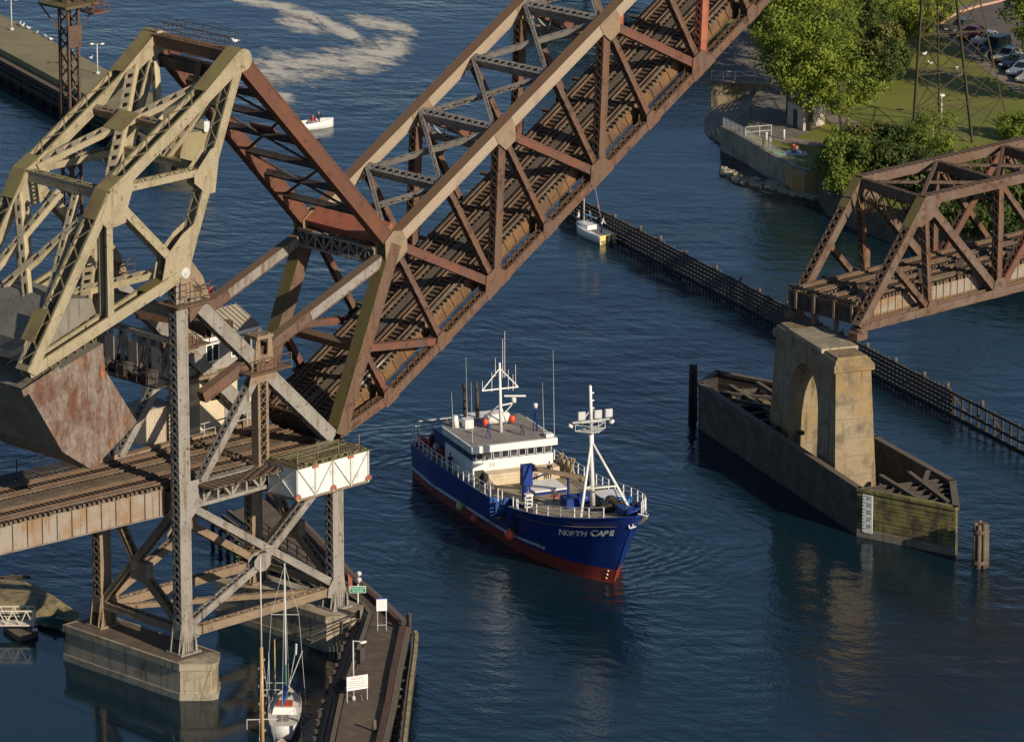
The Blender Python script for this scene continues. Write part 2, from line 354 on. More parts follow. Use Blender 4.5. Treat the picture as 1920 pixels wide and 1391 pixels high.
# portal over the heel: orange box strut with lattice below
mb = MB(); p = lf(13.6, TN+.35, 1.2); q = lf(13.6, TN+.35, TW)
mb.obox((p+q)/2, LD*.85, Y*(q-p).length/2, LN*.55)
mb.obox((p+q)/2+LN*.57-LD*.1, LD*1.0, Y*(q-p).length/2, LN*.04)
for y0, sg in ((1.2, 1), (TW, -1)):      # curved brackets
    mb.prism([lf(13.0, TN+.2, y0), lf(13.0, TN+.2, y0+sg*2.6), lf(13.0, TN-.6, y0+sg*1.4), lf(13.0, TN-1.6, y0+sg*.7), lf(13.0, TN-3.2, y0+sg*.3), lf(13.0, TN-3.2, y0)], LD*.1)
mb.build('portal_strut', M['orange'], leaf)
mb = MB()
for k in range(11):
    y_ = 1.4+k*.85; a = lf(13.3, TN-.3, y_); mb.beam(a, a-LN*2.1, .12, .3, LD)
    if k < 10:
        b = lf(13.3, TN-.3, y_+.85); mb.beam(a-LN*.1, b-LN*2.0, .1, .08, LD); mb.beam(a-LN*2.0, b-LN*.1, .1, .08, LD)
member(mb, lf(13.3, TN-2.5, 1.2), lf(13.3, TN-2.5, TW), .5, .45, 'z', 'z', side=LD, pitch=.7)
mb.build('portal_lattice', M['dark'], leaf)
mb = MB()
mb.obox(lf(5.97, 4.2, 5.6), LD*.3, Y*4.6, LN*.4)
mb.build('portal_brace', M['rust'], leaf)
# ---- deck
mb = MB()
for i in [None]+list(range(9)):
    s_ = PB[i] if i is not None else .6
    c = lf(s_, -1.15, (TW+1.2)/2)
    mb = MB(); mb.obox(c, LD*.03, Y*(TW/2-.5), LN*.85)
    for e in (-1, 1): mb.obox(c+LN*e*.85, LD*.25, Y*(TW/2-.5), LN*.03)
    for k in range(6): mb.obox(c+Y*(-4.2+k*1.68), LD*.14, Y*.04, LN*.82)
    mb.build('floor_beam', M['dark'], leaf)
SY = [1.95, 4.55, 6.35, 9.0]
for y_ in SY:
    mb = MB()
    for i in range(-1, 8):
        a = (PB[i] if i >= 0 else .6)+.04; b = PB[i+1]-.04
        c = lf((a+b)/2, -.45, y_); mb.obox(c, LD*(b-a)/2, Y*.02, LN*.62)
        for e in (-1, 1): mb.obox(c+LN*e*.62, LD*(b-a)/2, Y*.16, LN*.025)
        n_ = int((b-a)/1.2)
        for k in range(n_+1): mb.obox(c+LD*(-(b-a)/2+k*(b-a)/n_), LD*.025, Y*.12, LN*.6)
    mb.build('stringer', M['stringer'], leaf)
def tie_deck(mb, fr, s0, s1, ya, yb, n0, rnd, sp=.48, long=9):
    s_ = s0; k = 0
    while s_ < s1:
        e = rnd.uniform(-.12, .12); e2 = rnd.uniform(-.12, .12)+(.8 if k % long == 0 else 0)
        c = fr(s_, n0+rnd.uniform(-.012, .012), (ya+yb)/2+(e2+e)/2)
        d_ = fr(1,0,0)-fr(0,0,0); n_ = fr(0,1,0)-fr(0,0,0); yv = fr(0,0,1)-fr(0,0,0)
        mb.obox(c, d_*.13, yv*((yb-ya+e2-e)/2), n_*.14); s_ += sp; k += 1
R1 = random.Random(3)
mb = MB(); tie_deck(mb, lf, .5, 62.2, 1.6, 5.1, .33, R1); tie_deck(mb, lf, .6, 62.2, 5.75, 9.5, .33, R1); mb.build('tie_deck', M['tie'], leaf)
TR = [(2.55, 4.0), (6.9, 8.35)]
def rails(parent, fr, s0, s1, trs, n0):
    for pr in trs:
        for y_ in pr:
            mb = MB(); a, b = fr(s0, n0, y_), fr(s1, n0, y_); n_ = (fr(0,1,0)-fr(0,0,0)); yv = fr(0,0,1)-fr(0,0,0); d_ = (b-a).normalized()
            mb.obox((a+b)/2, d_*(b-a).length/2, yv*.075, n_*.015); mb.obox((a+b)/2+n_*.08, d_*(b-a).length/2, yv*.02, n_*.07); mb.obox((a+b)/2+n_*.16, d_*(b-a).length/2, yv*.045, n_*.025)
            mb.build('rail', M['rail'], parent)
    for pr in trs:
        for y_ in (pr[0]-.5, pr[1]+.5):
            mb = MB(); a, b = fr(s0, n0, y_), fr(s1, n0, y_); n_ = (fr(0,1,0)-fr(0,0,0)); yv = fr(0,0,1)-fr(0,0,0)
            mb.obox((a+b)/2+n_*.08, (b-a)/2, yv*.11, n_*.09); mb.build('guard_timber', M['tie'], parent)
rails(leaf, lf, .6, 62.2, TR, .48)
mb = MB()
for k in range(3): mb.obox(lf(31.4, .5+.004*k, 5.17+k*.28), LD*30.6, Y*.13, LN*.03)
mb.build('walkway', M['timber'], leaf)
mb = MB(); mb.path([lf(1, .7, 1.75), lf(6, .66, 1.9), lf(9, .6, 2.0), lf(18, .62, 2.1)], .045, 5); mb.build('cable', M['steelpaint'], leaf)
mb = MB()
for y_ in (.6, .6+TW):
    for i in range(1, 8): mb.beam(lf(PB[i], -1.7, 1.1), lf(PB[i+1], -1.7, TW), .3, .25, LN)
    break
mb.build('bottom_lateral', M['rust'], leaf)

# ================================================================== link bars
Alk, Plk = at(453, 113, y=.1), at(728, 447, y=.1)
link = thing('link_bars', 'pair of rusty red brown link bars joining counterweight frame to lifting leaf', 'bridge link', (Alk.x, 5, Alk.z))
def xz(p, y_): return V((p.x, y_, p.z))
for yc in (.6, .6+TW):
    mb = MB(); member(mb, xz(Alk, yc), xz(Plk, yc), .95, 1.25, 'plate', 'plate', t=.06); mb.build('bar', M['redbar'] if 'redbar' in M else M['redrust'], link)
dl = (Plk-Alk); nl = V((-dl.z, 0, dl.x)).normalized()
if nl.z < 0: nl = -nl
st = [.08, .2, .33, .46, .60, .73, .86]
for i, t_ in enumerate(st):
    c = Alk+dl*t_
    mb = MB(); member(mb, xz(c, 1.1)-nl*.1, xz(c, TW+.1)-nl*.1, .22, .55, 'z', 'z', side=nl.cross(Y), pitch=.8, t=.04); 
    for k in range(5): mb.beam(xz(c, 2+k*1.8)+nl*.2, xz(c, 2+k*1.8)+nl*.75, .05, .05)
    mb.build('cross_strut', M['dark'], link)
for i in range(0, 6, 2):
    mb = MB(); c0, c1 = Alk+dl*st[i], Alk+dl*st[min(i+2, 6)]
    mb.beam(xz(c0, 1.1), xz(c1, TW+.1), .16, .2, nl); mb.beam(xz(c0, TW+.1)-nl*.22, xz(c1, 1.1)-nl*.22, .16, .2, nl)
    mb.build('cross_brace', M['dark'], link)
    if i < 4:
        mb = MB(); c = xz((c0+c1)/2, 5.6)+nl*.16; dn = dl.normalized(); mb.obox(c, dn*1.0, Y*1.5, nl*.02); mb.build('gusset_plate', M['orange'], link)

# ================================================================== counterweight frame
PT = dict(A=(453,113), E=(207,366), T=(347,512), C=(56,700), M_=(393,320), N=(243,345))
P0 = {k: at(*v_, y=0.) for k, v_ in PT.items()}
cw = thing('counterweight_frame', 'tan painted steel counterweight truss carrying a huge rusty block above the tracks', 'bridge counterweight', P0['T'])
def seg(a, b, t_): return a+(b-a)*t_
for yc in (.6, .6+TW):
    q = {k: xz(p, yc) for k, p in P0.items()}
    mb = MB(); member(mb, q['A'], q['E'], 1.5, .92, 'z', 'plate', pitch=1.35, fl=.16); mb.build('upper_chord', M['tan'], cw)
    mb = MB(); member(mb, q['E'], q['C'], 1.5, .85, 'z', 'plate', pitch=1.35, fl=.16); mb.build('rear_chord', M['tan'], cw)
    mb = MB(); member(mb, q['T'], q['C'], 1.2, .85, 'plate' if False else None, 'plate', fl=.16); mb.build('lower_chord', M['tan'], cw)
    mb = MB(); member(mb, q['E'], q['T'], 1.1, .72, 'x', 'z', pitch=1.0, trim=(.9,.5)); mb.build('diagonal', M['tan'], cw)
    mb = MB(); member(mb, q['A'], q['T'], 1.1, .8, 'z', 'z', pitch=.9, trim=(.8,.5)); mb.build('front_post', M['tan'], cw)
    mb = MB(); member(mb, q['N']+X*(-1.0)+Z*(-.4), q['M_'], 1.0, .55, 'z', 'z', pitch=.8, trim=(.3,.4)); mb.build('strut', M['tan'], cw)
    v0 = xz(at(207, 392, y=0.), yc); v1 = xz(at(207, 596, y=0.), yc)
    mb = MB()
    for sy in (-.55, .55): mb.obox((v0+v1)/2+Y*sy, X*.32, Y*.03, Z*(v0.z-v1.z)/2); [mb.obox((v0+v1)/2+Y*(sy*.82)+X*e*.3, X*.02, Y*.09, Z*(v0.z-v1.z)/2) for e in (-1,1)]
    mb.build('hanger', M['tan'], cw)
    # drum-capped apex with cover plates
    mb = MB(); d_ = (q['E']-q['A']).normalized(); n_ = V((-d_.z,0,d_.x)); n_ = n_ if n_.z > 0 else -n_
    prof = [q['A']+d_*4.4+n_*.5]+[q['A']+n_*(.93*math.cos(a))-d_*(.93*math.sin(a)) for a in [math.pi*k/12 for k in range(0, 13)]]
    prof = prof[:1]+prof[1:]
    w_ = .82
    for i in range(len(prof)-1):
        mb.k = 1; a, b = prof[i], prof[i+1]; mb.poly([a-Y*w_, b-Y*w_, b+Y*w_, a+Y*w_])
    for sy in (-1, 1):
        mb.k = 0; mb.poly([p+Y*w_*sy for p in prof])
    mb.build('apex_cap', [M['tan'], M['tanmoss']], cw)
    # pins
    mb = MB(); mb.tube(q['T']-Y*.75, q['T']+Y*.75, .42, .42, 16); mb.tube(q['T']-Y*.85, q['T']+Y*.85, .2, .2, 10)
    mb.build('trunnion', M['steelpaint'], cw)
    mb = MB(); mb.tube(q['A']-Y*.72, q['A']+Y*.72, .3, .3, 12); mb.build('pin', M['tan'], cw)
    # gussets
    eE = q['E']; du = (q['A']-eE).normalized(); dr = (q['C']-eE).normalized(); dt = (q['T']-eE).normalized(); tT = q['T']; mm = q['M_']
    for sy in (-.80, .75): mb = MB(); mb.prism([xz(eE+du*2.4+Z*.1, yc+sy), xz(eE+du*2.6-Z*1.1, yc+sy), xz(eE+X*1.5-Z*1.5, yc+sy), xz(eE+dt*2.0-Z*1.0, yc+sy), xz(eE-Z*2.6+X*.3, yc+sy), xz(eE-Z*2.6-X*.6, yc+sy), xz(eE+dr*2.2, yc+sy), xz(eE-X*.3+Z*.2, yc+sy)], Y*.04); mb.build('gusset_plate', M['tan'], cw)
    for sy in (-.57, .53): mb = MB(); mb.prism([tT+Y*sy+V(p) for p in ((.55,0,-.3),(.95,0,2.0),(1.3,0,4.0),(-.2,0,3.2),(-1.9,0,1.7),(-2.7,0,-1.5),(-.5,0,-.6))], Y*.04); mb.build('gusset_plate', M['tan'], cw)
    for sy in (-.57, .53): mb = MB(); mb.prism([mm+Y*sy+V(p) for p in ((.6,0,-1.9),(1.2,0,1.9),(.2,0,1.7),(-1.6,0,-.1),(-1.6,0,-.8),(-.3,0,-1.9))], Y*.04); mb.build('gusset_plate', M['tan'], cw)
    # elbow cover plates and short stays
    mb = MB()
    a = eE+du*1.6; n_u = V((-du.z,0,du.x)); n_u = n_u if n_u.z > 0 else -n_u; n_r = V((-dr.z,0,dr.x)); n_r = n_r if n_r.x < 0 else -n_r
    k0, k1, k2 = a+n_u*.5, eE+(n_u+n_r).normalized()*.56, eE+dr*2.4+n_r*.47
    for p, r_ in ((k0, k1), (k1, k2)): mb.prism([p-Y*.79, r_-Y*.79, r_+Y*.79, p+Y*.79], (n_u+n_r)*.025)
    mb.build('elbow_cover', M['tanmoss'], cw)
    mb = MB(); c = xz(at(82, 616, y=0.), yc); mb.obox(c+n_r*.5, dr*1.4, Y*.78, n_r*.02); mb.build('cover_plate', M['tanmoss'], cw)
    mb = MB(); lc = xz(seg(P0['T'], P0['C'], .17), yc); dlc = (P0['C']-P0['T']).normalized(); nlc = V((-dlc.z,0,dlc.x)); nlc = nlc if nlc.z > 0 else -nlc
    mb.obox(lc+nlc*.46, dlc*1.3, Y*.6, nlc*.02); mb.build('cover_plate', M['moss'], cw)
# sway bracing between the two frames: batten-plated members
def sway(p, q, w=.85, h=.5, pitch=1.3, top='batten', nrm=None):
    mb = MB(); p, q = V(p), V(q); n_ = V(nrm); d_ = (q-p).normalized(); s_ = n_.cross(d_).normalized()
    member(mb, p, q, w, h, top, top, side=s_, pitch=pitch, t=.06, fl=.1)
    mb.build('sway_brace', M['tanplain'], cw)
nU = V((-(P0['A']-P0['E']).z, 0, (P0['A']-P0['E']).x)).normalized(); nU = nU if nU.z > 0 else -nU
a0, e0 = seg(P0['A'], P0['E'], .2), seg(P0['A'], P0['E'], .93)
ctr = xz(seg(P0['A'], P0['E'], .555), .6+TW/2)
for p in (xz(a0, 1.2), xz(a0, TW), xz(e0, 1.2), xz(e0, TW)): sway(p, ctr, nrm=nU)
mb = MB(); mb.obox(ctr+nU*.3, (P0['A']-P0['E']).normalized()*1.1, Y*1.2, nU*.02); mb.build('gusset_plate', M['tanmoss'], cw)
cc = seg(P0['A'], P0['E'], .5)
mb = MB(); member(mb, xz(cc, 1.2)-nU*.3, xz(cc, TW)-nU*.3, .5, .8, 'z', 'z', side=nU.cross(Y), pitch=.9); mb.build('cross_strut', M['greybrown'], cw)
mb = MB(); ce = P0['E']+X*.2-Z*.1; member(mb, xz(ce, 1.2), xz(ce, TW), .8, .9, 'x', 'x', side=X, pitch=.8); mb.build('cross_strut', M['tan'], cw)
nR = V((-(P0['C']-P0['E']).z, 0, (P0['C']-P0['E']).x)).normalized(); nR = nR if nR.x < 0 else -nR
ee, ce_ = seg(P0['E'], P0['C'], .12), seg(P0['E'], P0['C'], .62)
emid = xz(seg(P0['E'], P0['C'], .05), .6+TW/2)
for p, q in ((emid, xz(ce_, TW-.5)), (xz(ee, 1.2), xz(seg(P0['E'], P0['C'], .6), 7.0)), (xz(ee, TW), xz(ce_, 4.0)), (emid-Y*2, xz(ce_, 1.4))): sway(p, q, nrm=-nR, w=.62)
sway(xz(seg(P0['T'], P0['C'], .08), 1.2)+Z*.6, xz(seg(P0['T'], P0['C'], .6), TW), nrm=nlc)
sway(xz(seg(P0['T'], P0['C'], .08), TW)+Z*.6, xz(seg(P0['T'], P0['C'], .6), 1.2), nrm=nlc)
mF = P0['M_']
mb = MB(); member(mb, xz(mF, 1.2), xz(mF, TW), .6, .6, 'z', 'z', side=X, pitch=.8); mb.build('cross_strut', M['tan'], cw)
sway(xz(seg(P0['A'], P0['T'], .1), 1.3), xz(mF, 5.4), nrm=X, w=.5); sway(xz(seg(P0['A'], P0['T'], .1), TW-.2), xz(mF, 5.8), nrm=X, w=.5)
# apex tie girder, walkway railing, floodlight clutter
mb = MB(); ap = P0['A']-X*.2+Z*.2
mb.obox(xz(ap, .6+TW/2), X*.5, Y*(TW/2-.7), Z*.45); mb.obox(xz(ap, .6+TW/2)+Z*.47, X*.62, Y*(TW/2-.7), Z*.03); mb.obox(xz(ap, .6+TW/2)-Z*.47, X*.62, Y*(TW/2-.7), Z*.03)
mb.build('apex_girder', M['stringer'], cw)
mb = MB(); member(mb, xz(ap, 1.2)-Z*1.8+X*.4, xz(ap, TW)-Z*1.8+X*.4, .6, .9, 'z', 'z', side=X, pitch=.8); mb.build('apex_lattice', M['dark'], cw)
mb = MB()
for ox in (-.3, 1.1):
    for k in range(9): p = xz(ap, 1.4+k*1.05)+X*ox+Z*.5; mb.beam(p, p+Z*1.15, .05, .05)
    for hz in (.6, 1.15): mb.beam(xz(ap, .2)+X*ox+Z*(.5+hz), xz(ap, 10.6)+X*ox+Z*(.5+hz), .045, .045)
mb.build('walkway_railing', M['rust'], cw)
mb = MB(); mb.beam(xz(mF, 4.5)-Z*1.2, xz(ap, 4.8)-Z*1.0, .6, .08, Y)
for k in range(7): mb.beam(xz(mF, 4.3)+(xz(ap, 4.6)-xz(mF, 4.3))*(k/7)-Z*1.1, xz(mF, 5.1)+(xz(ap, 5.4)-xz(mF, 5.1))*(k/7)-Z*1.1, .3, .1, Z)
mb.build('stairway', M['stringer'], cw)
# counterweight block
nf = [(50,731),(193,644),(197,694),(257,791),(173,881),(117,847)]
prof = [at(*p, y=.25) for p in nf]
mb = MB(); mb.k = 0
yb = TW+1.0
front = [xz(p, .25) for p in prof]; back = [xz(p, yb) for p in prof]
mb.poly(front); mb.k = 1; mb.poly(back[::-1])
for i in range(6):
    j = (i+1) % 6; mb.poly([front[i], front[j], back[j], back[i]])
mb.build('counterweight_block', [M['cwrust'], M['concretedark']], cw)
mb = MB(); tp = [at(*p, y=1.25) for p in ((44,680),(180,588),(172,560),(95,560),(45,640))]
mb.prism([xz(p, 1.25) for p in tp], Y*(TW-1.5)); mb.build('concrete_top', M['concretedark'], cw)
mb = MB(); mb.k = 0
for k in range(8):
    p = seg(xz(prof[0], .2), xz(prof[1], .2), .12+k*.11); mb.obox(p+nlc*.9+Y*.5, dlc*.03, Y*.5, nlc*.45)
mb.build('stiffener_ribs', M['tanmoss'], cw)
mb = MB(); p = at(70, 722, y=.18); q = at(86, 706, y=.18)
mb.obox(xz(seg(prof[0], prof[1], .18), .2), dlc*2.0, Y*.05, nlc*.3); mb.build('corner_plate', M['cwrust'], cw)
# ================================================================== operating struts
rk = thing('operating_struts', 'pair of toothed operating struts with pale panels and lattice girder between their upper ends', 'bridge machinery', (12, 5, 28))
Rt, Rb = at(724, 478, y=.9), at(378, 744, y=.9)
dr_ = (Rt-Rb).normalized(); nr_ = V((-dr_.z,0,dr_.x))
for yc in (.9, .9+TW):
    mb = MB(); c0, c1 = xz(Rb, yc), xz(Rt, yc); Lr = (c1-c0).length
    mb.obox((c0+c1)/2, dr_*Lr/2, Y*.33, nr_*.42); mb.obox((c0+c1)/2+nr_*.45, dr_*Lr/2, Y*.45, nr_*.03); mb.obox((c0+c1)/2-nr_*.45, dr_*Lr/2, Y*.45, nr_*.03)
    n_ = 14
    for k in range(n_+1): mb.obox(c0+dr_*(Lr*k/n_), dr_*.03, Y*.36, nr_*.42)
    mb.build('strut', M['rust'], rk)
    mb = MB(); a = c0+dr_*Lr*.57; b = c1-dr_*.3
    mb.obox((a+b)/2-Y*.39, (b-a)/2, Y*.015, nr_*.40); mb.build('pale_panel', M['grey'], rk)
    mb = MB()
    for k in range(60): mb.obox(c0+dr_*(.6+k*.28)-nr_*.53, dr_*.08, Y*.25, nr_*.05)
    mb.build('rack', M['dark'], rk)
mb = MB(); g0, g1 = xz(Rt, 1.3)+nr_*.1, xz(Rt, TW+.5)+nr_*.1
for sx in (-.95, .95):
    o_ = X*sx
    mb.beam(g0+o_+Z*.55, g1+o_+Z*.55, .25, .2); mb.beam(g0+o_-Z*.75, g1+o_-Z*.75, .25, .2)
    n_ = 9
    for k in range(n_):
        p, q = seg(g0, g1, k/n_)+o_, seg(g0, g1, (k+1)/n_)+o_
        mb.beam(p+Z*(.5 if k % 2 else -.7), q+Z*(-.7 if k % 2 else .5), .14, .1, X); mb.beam(p-Z*.7, p+Z*.5, .14, .1, X)
n_ = 7
for k in range(n_):
    p, q = seg(g0, g1, .12+.76*k/n_)+Z*.62, seg(g0, g1, .12+.76*(k+1)/n_)+Z*.62; sg = 1 if k % 2 else -1
    mb.beam(p+X*sg*.95, q-X*sg*.95, .18, .05, Z.cross(q-p)); mb.beam(p-X*sg*.95+Z*.06, q+X*sg*.95+Z*.06, .18, .05, Z.cross(q-p))
mb.build('girder', M['grey'], rk)
for a, b in ((0, .2), (.8, 1)):
    mb = MB(); p, q = seg(g0, g1, a), seg(g0, g1, b); mb.obox((p+q)/2+Z*.69, X*1.15, (q-p)/2, Z*.03); mb.build('end_plate', M['stringer'], rk)
    mb = MB(); mb.obox((p+q)/2-Z*.1, X*.9, (q-p)/2, Z*.7); mb.build('end_box', M['dark'], rk)
# ================================================================== fixed tower under and beside the trunnion
tower = thing('bascule_tower', 'grey riveted steel tower standing on the left piers and carrying the counterweight trunnion', 'bridge tower', (8, 5, 3.1))
TZ, CX0, CX1 = 3.1, .15, 17.0
zT = P0['T'].z
for fi, yc in enumerate((.6, .6+TW)):
    ms = M['grey'] if fi == 0 else M['greybrown']
    def q(x, z): return V((x, yc, z))
    mb = MB(); member(mb, q(CX0, TZ+1.2), q(CX0, zT-.2), .95, 1.2, 'x', 'x', pitch=.62, t=.06, fl=.2); mb.build('column', ms, tower)
    mb = MB(); member(mb, q(CX1, TZ+1.2), q(CX1, 16.6), .95, 1.2, 'x', 'x', pitch=.62, t=.06, fl=.2); mb.build('column', ms, tower)
    for cx_ in (CX0, CX1):
        mb = MB()
        mb.obox(q(cx_, TZ+.08), X*1.1, Y*.95, Z*.08)
        for sy in (-.5, .5):
            mb.prism([q(cx_-1.0, TZ+.15)+Y*sy, q(cx_+1.0, TZ+.15)+Y*sy, q(cx_+.62, TZ+2.6)+Y*sy, q(cx_-.62, TZ+2.6)+Y*sy], Y*.05)
        for k in range(7): mb.obox(q(cx_-.75+k*.25, TZ+.75)-Y*.53, X*.035, Y*.05, Z*.62)
        for sx in (-.64, .64): mb.obox(q(cx_+sx, TZ+1.9), X*.03, Y*.48, Z*.7)
        for sx in (-1, 1):
            for sy in (-.8, .7): mb.prism([q(cx_+sx*.6, TZ+.16)+Y*sy, q(cx_+sx*.9, TZ+.16)+Y*sy, q(cx_+sx*.6, TZ+1.8)+Y*sy], Y*.05)
        mb.build('column_foot', ms, tower)
    # below-deck bracing
    mid_ = (CX0+CX1)/2
    mb = MB(); member(mb, q(CX0+.5, TZ+1.6), q(CX1-.5, TZ+1.6), .75, .7, 'z', 'z', pitch=.75); mb.build('bottom_strut', M['greybrown'], tower)
    mb = MB(); member(mb, q(CX0+.4, 15.6), q(CX1-.4, TZ+2.2), .75, .62, 'z', 'z', pitch=.75, trim=(.5,.5)); mb.build('diagonal', ms, tower)
    for a, b in (((CX0+.4, TZ+2.2), (mid_-.3, 8.7)), ((mid_+.3, 9.15), (CX1-.3, 15.2))):
        mb = MB(); member(mb, q(*a), q(*b), .7, .6, 'z', 'z', pitch=.7); mb.build('diagonal', ms, tower)
    mb = MB(); mb.obox(q(mid_, 10.0), X*1.0, Y*.45, Z*.03); mb.build('top_plate', M['greybrown'], tower)
    for sy in (-.40, .36):
        mb = MB(); mb.prism([q(mid_+dx, 8.95+dz)+Y*sy for dx, dz in ((-.9,-.2),(-.35,-.75),(.35,-.75),(.9,-.3),(.9,.4),(.4,.75),(-.4,.75),(-.9,.3))], Y*.04); mb.build('gusset_plate', ms, tower)
    for sy in (-.54, .5):
        for cx_, sg in ((CX0, 1), (CX1, -1)):
            mb = MB(); mb.prism([q(cx_-.6*sg, 4.0)+Y*sy, q(cx_+1.3*sg, 4.3)+Y*sy, q(cx_+1.2*sg, 5.1)+Y*sy, q(cx_+.62*sg, 5.9)+Y*sy, q(cx_-.6*sg, 5.9)+Y*sy], Y*.04); mb.build('gusset_plate', ms, tower)
            mb = MB(); mb.prism([q(cx_-.6*sg, 14.4)+Y*sy, q(cx_+.6*sg, 14.4)+Y*sy, q(cx_+1.5*sg, 15.3)+Y*sy, q(cx_+1.5*sg, 17.6)+Y*sy, q(cx_-.6*sg, 17.6)+Y*sy], Y*.045); mb.build('gusset_plate', ms, tower)
    # deck level lattice girder
    mb = MB(); zb, zt = 15.3, 17.1
    for z_ in (zb, zt): mb.beam(q(.7, z_), q(16.5, z_), .7, .3, Y)
    n_ = 10
    for k in range(n_):
        xa, xb = .8+15.6*k/n_, .8+15.6*(k+1)/n_
        mb.beam(q(xa, zb), q(xb, zt), .45, .2, Y) if k % 2 else mb.beam(q(xa, zt), q(xb, zb), .45, .2, Y)
        mb.obox(q(xa, (zb+zt)/2), X*.1, Y*.3, Z*.9)
    mb.build('deck_girder', ms, tower)
    # inclined strut, pinion post and brace
    mb = MB(); member(mb, q(1.2, zT-2.2), q(16.6, 18.0), .95, 1.15, None, 'x', pitch=.9, t=.07); mb.build('inclined_strut', M['grey'], tower)
    px = 8.85
    mb = MB()
    for sx in (-.45, .45): mb.obox(q(px+sx, 21.6), X*.13, Y*.42, Z*4.7)
    for sy in (-.4, .4):
        for k in range(12): mb.beam(q(px-.4, 17.2+k*.74)+Y*sy, q(px+.4, 17.94+k*.74)+Y*sy, .1, .04, Y); mb.beam(q(px+.4, 17.2+k*.74)+Y*(sy*.93), q(px-.4, 17.94+k*.74)+Y*(sy*.93), .1, .04, Y)
    mb.build('pinion_post', M['greybrown'], tower)
    mb = MB(); member(mb, q(px-.5, 24.9), q(2.2, 17.2), .75, .62, 'x', 'x', pitch=.55); mb.build('brace', M['grey'], tower)
    mb = MB(); mb.prism([q(px-1.6, 24.2)-Y*.5, q(px+1.5, 24.4)-Y*.5, q(px+1.0, 26.6)-Y*.5, q(px-1.0, 26.6)-Y*.5], Y*.06); mb.build('gusset_plate', M['greybrown'], tower)
    # pinion housing and platform
    mb = MB(); pz = at(492, 655, y=yc).z if fi == 0 else at(492, 655, y=.6).z
    mb.obox(q(px, pz-1.5), X*2.3, Y*1.5, Z*.06)
    for dx in (-2.2, -.7, .8, 2.2):
        mb.beam(q(px+dx, pz-1.5)-Y*1.45, q(px+dx, pz-.3)-Y*1.45, .06, .06)
    for hz in (-.9, -.3): mb.beam(q(px-2.2, pz+hz)-Y*1.45, q(px+2.2, pz+hz)-Y*1.45, .05, .05)
    mb.obox(q(px, pz-1.15), X*1.1, Y*.9, Z*.35)
    mb.build('pinion_platform', M['rust'], tower)
    mb = MB()
    for sx in (-1, 1): mb.prism([q(px+sx*.35, pz-.9)-Y*.6, q(px+sx*1.0, pz-.9)-Y*.6, q(px+sx*.85, pz+1.2)-Y*.6, q(px+sx*.45, pz+1.6)-Y*.6], Y*.14); mb.prism([q(px+sx*.35, pz-.9)+Y*.6, q(px+sx*1.0, pz-.9)+Y*.6, q(px+sx*.85, pz+1.2)+Y*.6, q(px+sx*.45, pz+1.6)+Y*.6], Y*.14)
    mb.tube(q(px, pz-.6)-Y*.9, q(px, pz-.6)+Y*.9, .35, .35, 12)
    mb.obox(q(px, pz+1.25), X*.9, Y*.75, Z*.14)
    mb.build('pinion_bearing', M['greybrown'], tower)
    # trunnion platform
    mb = MB(); z_ = zT-2.6
    mb.obox(q(1.2, z_), X*2.2, Y*1.3, Z*.06); mb.prism([q(.8, z_-.05)-Y*.6, q(2.9, z_-.05)-Y*.6, q(.9, z_-1.6)-Y*.6], Y*.12)
    for dx in (-.7, .4, 1.5, 3.2): mb.beam(q(dx, z_)-Y*1.25, q(dx, z_+2.0 if dx < 1 else z_+1.2)-Y*1.25, .06, .06)
    for k in range(4): mb.beam(q(-.7, z_+.4+k*.5)-Y*1.25, q(.4, z_+.4+k*.5)-Y*1.25, .05, .05)
    for hz in (.6, 1.2): mb.beam(q(.4, z_+hz)-Y*1.25, q(3.2, z_+hz)-Y*1.25, .05, .05)
    for k in range(6): mb.beam(q(1.9+k*.22, z_+.15+k*.3)-Y*1.0, q(1.0+k*.1, z_+2.2-k*.2)-Y*1.0, .04, .04)
    mb.build('trunnion_platform', M['rust'], tower)
    mb = MB(); mb.obox(q(.5, zT-1.2), X*.62, Y*.7, Z*.9); mb.prism([q(1.1, zT-2.0)-Y*.5, q(3.2, zT-2.6)-Y*.5, q(2.4, zT-.6)-Y*.5, q(1.2, zT+.9)-Y*.5, q(.6, zT+.3)-Y*.5], Y*1.0); mb.build('trunnion_bearing', M['greybrown'], tower)
# bracing across the track, between the two planes
for cx_ in (CX0, CX1):
    def r(y_, z): return V((cx_, y_, z))
    mb = MB(); member(mb, r(1.0, TZ+1.9), r(TW+.2, TZ+1.9), .75, .6, 'z', 'z', side=X, pitch=.7); mb.build('end_strut', M['greybrown'], tower)
    for a, b in (((1.0, 15.2), (TW+.2, TZ+2.4)), ((1.0, TZ+2.4), (5.3, 8.7)), ((5.9, 9.1), (TW+.2, 15.2))):
        mb = MB(); member(mb, r(*a), r(*b), .7, .55, 'z', 'z', side=X, pitch=.7); mb.build('end_diagonal', M['greybrown'], tower)
    mb = MB(); mb.obox(r(5.6, 8.95), X*.38, Y*1.0, Z*.8); mb.build('gusset_plate', M['greybrown'], tower)
    mb = MB(); mb.obox(r(5.6, 15.6), X*.25, Y*4.5, Z*.9); mb.build('floor_beam', M['dark'], tower)
mb = MB(); member(mb, V((CX0+.5, TW+.2, TZ+1.5)), V((CX1-.5, 1.0, TZ+1.5)), .45, .4, 'x', 'x', pitch=.5, side=Y); mb.build('plan_diagonal', M['greybrown'], tower)
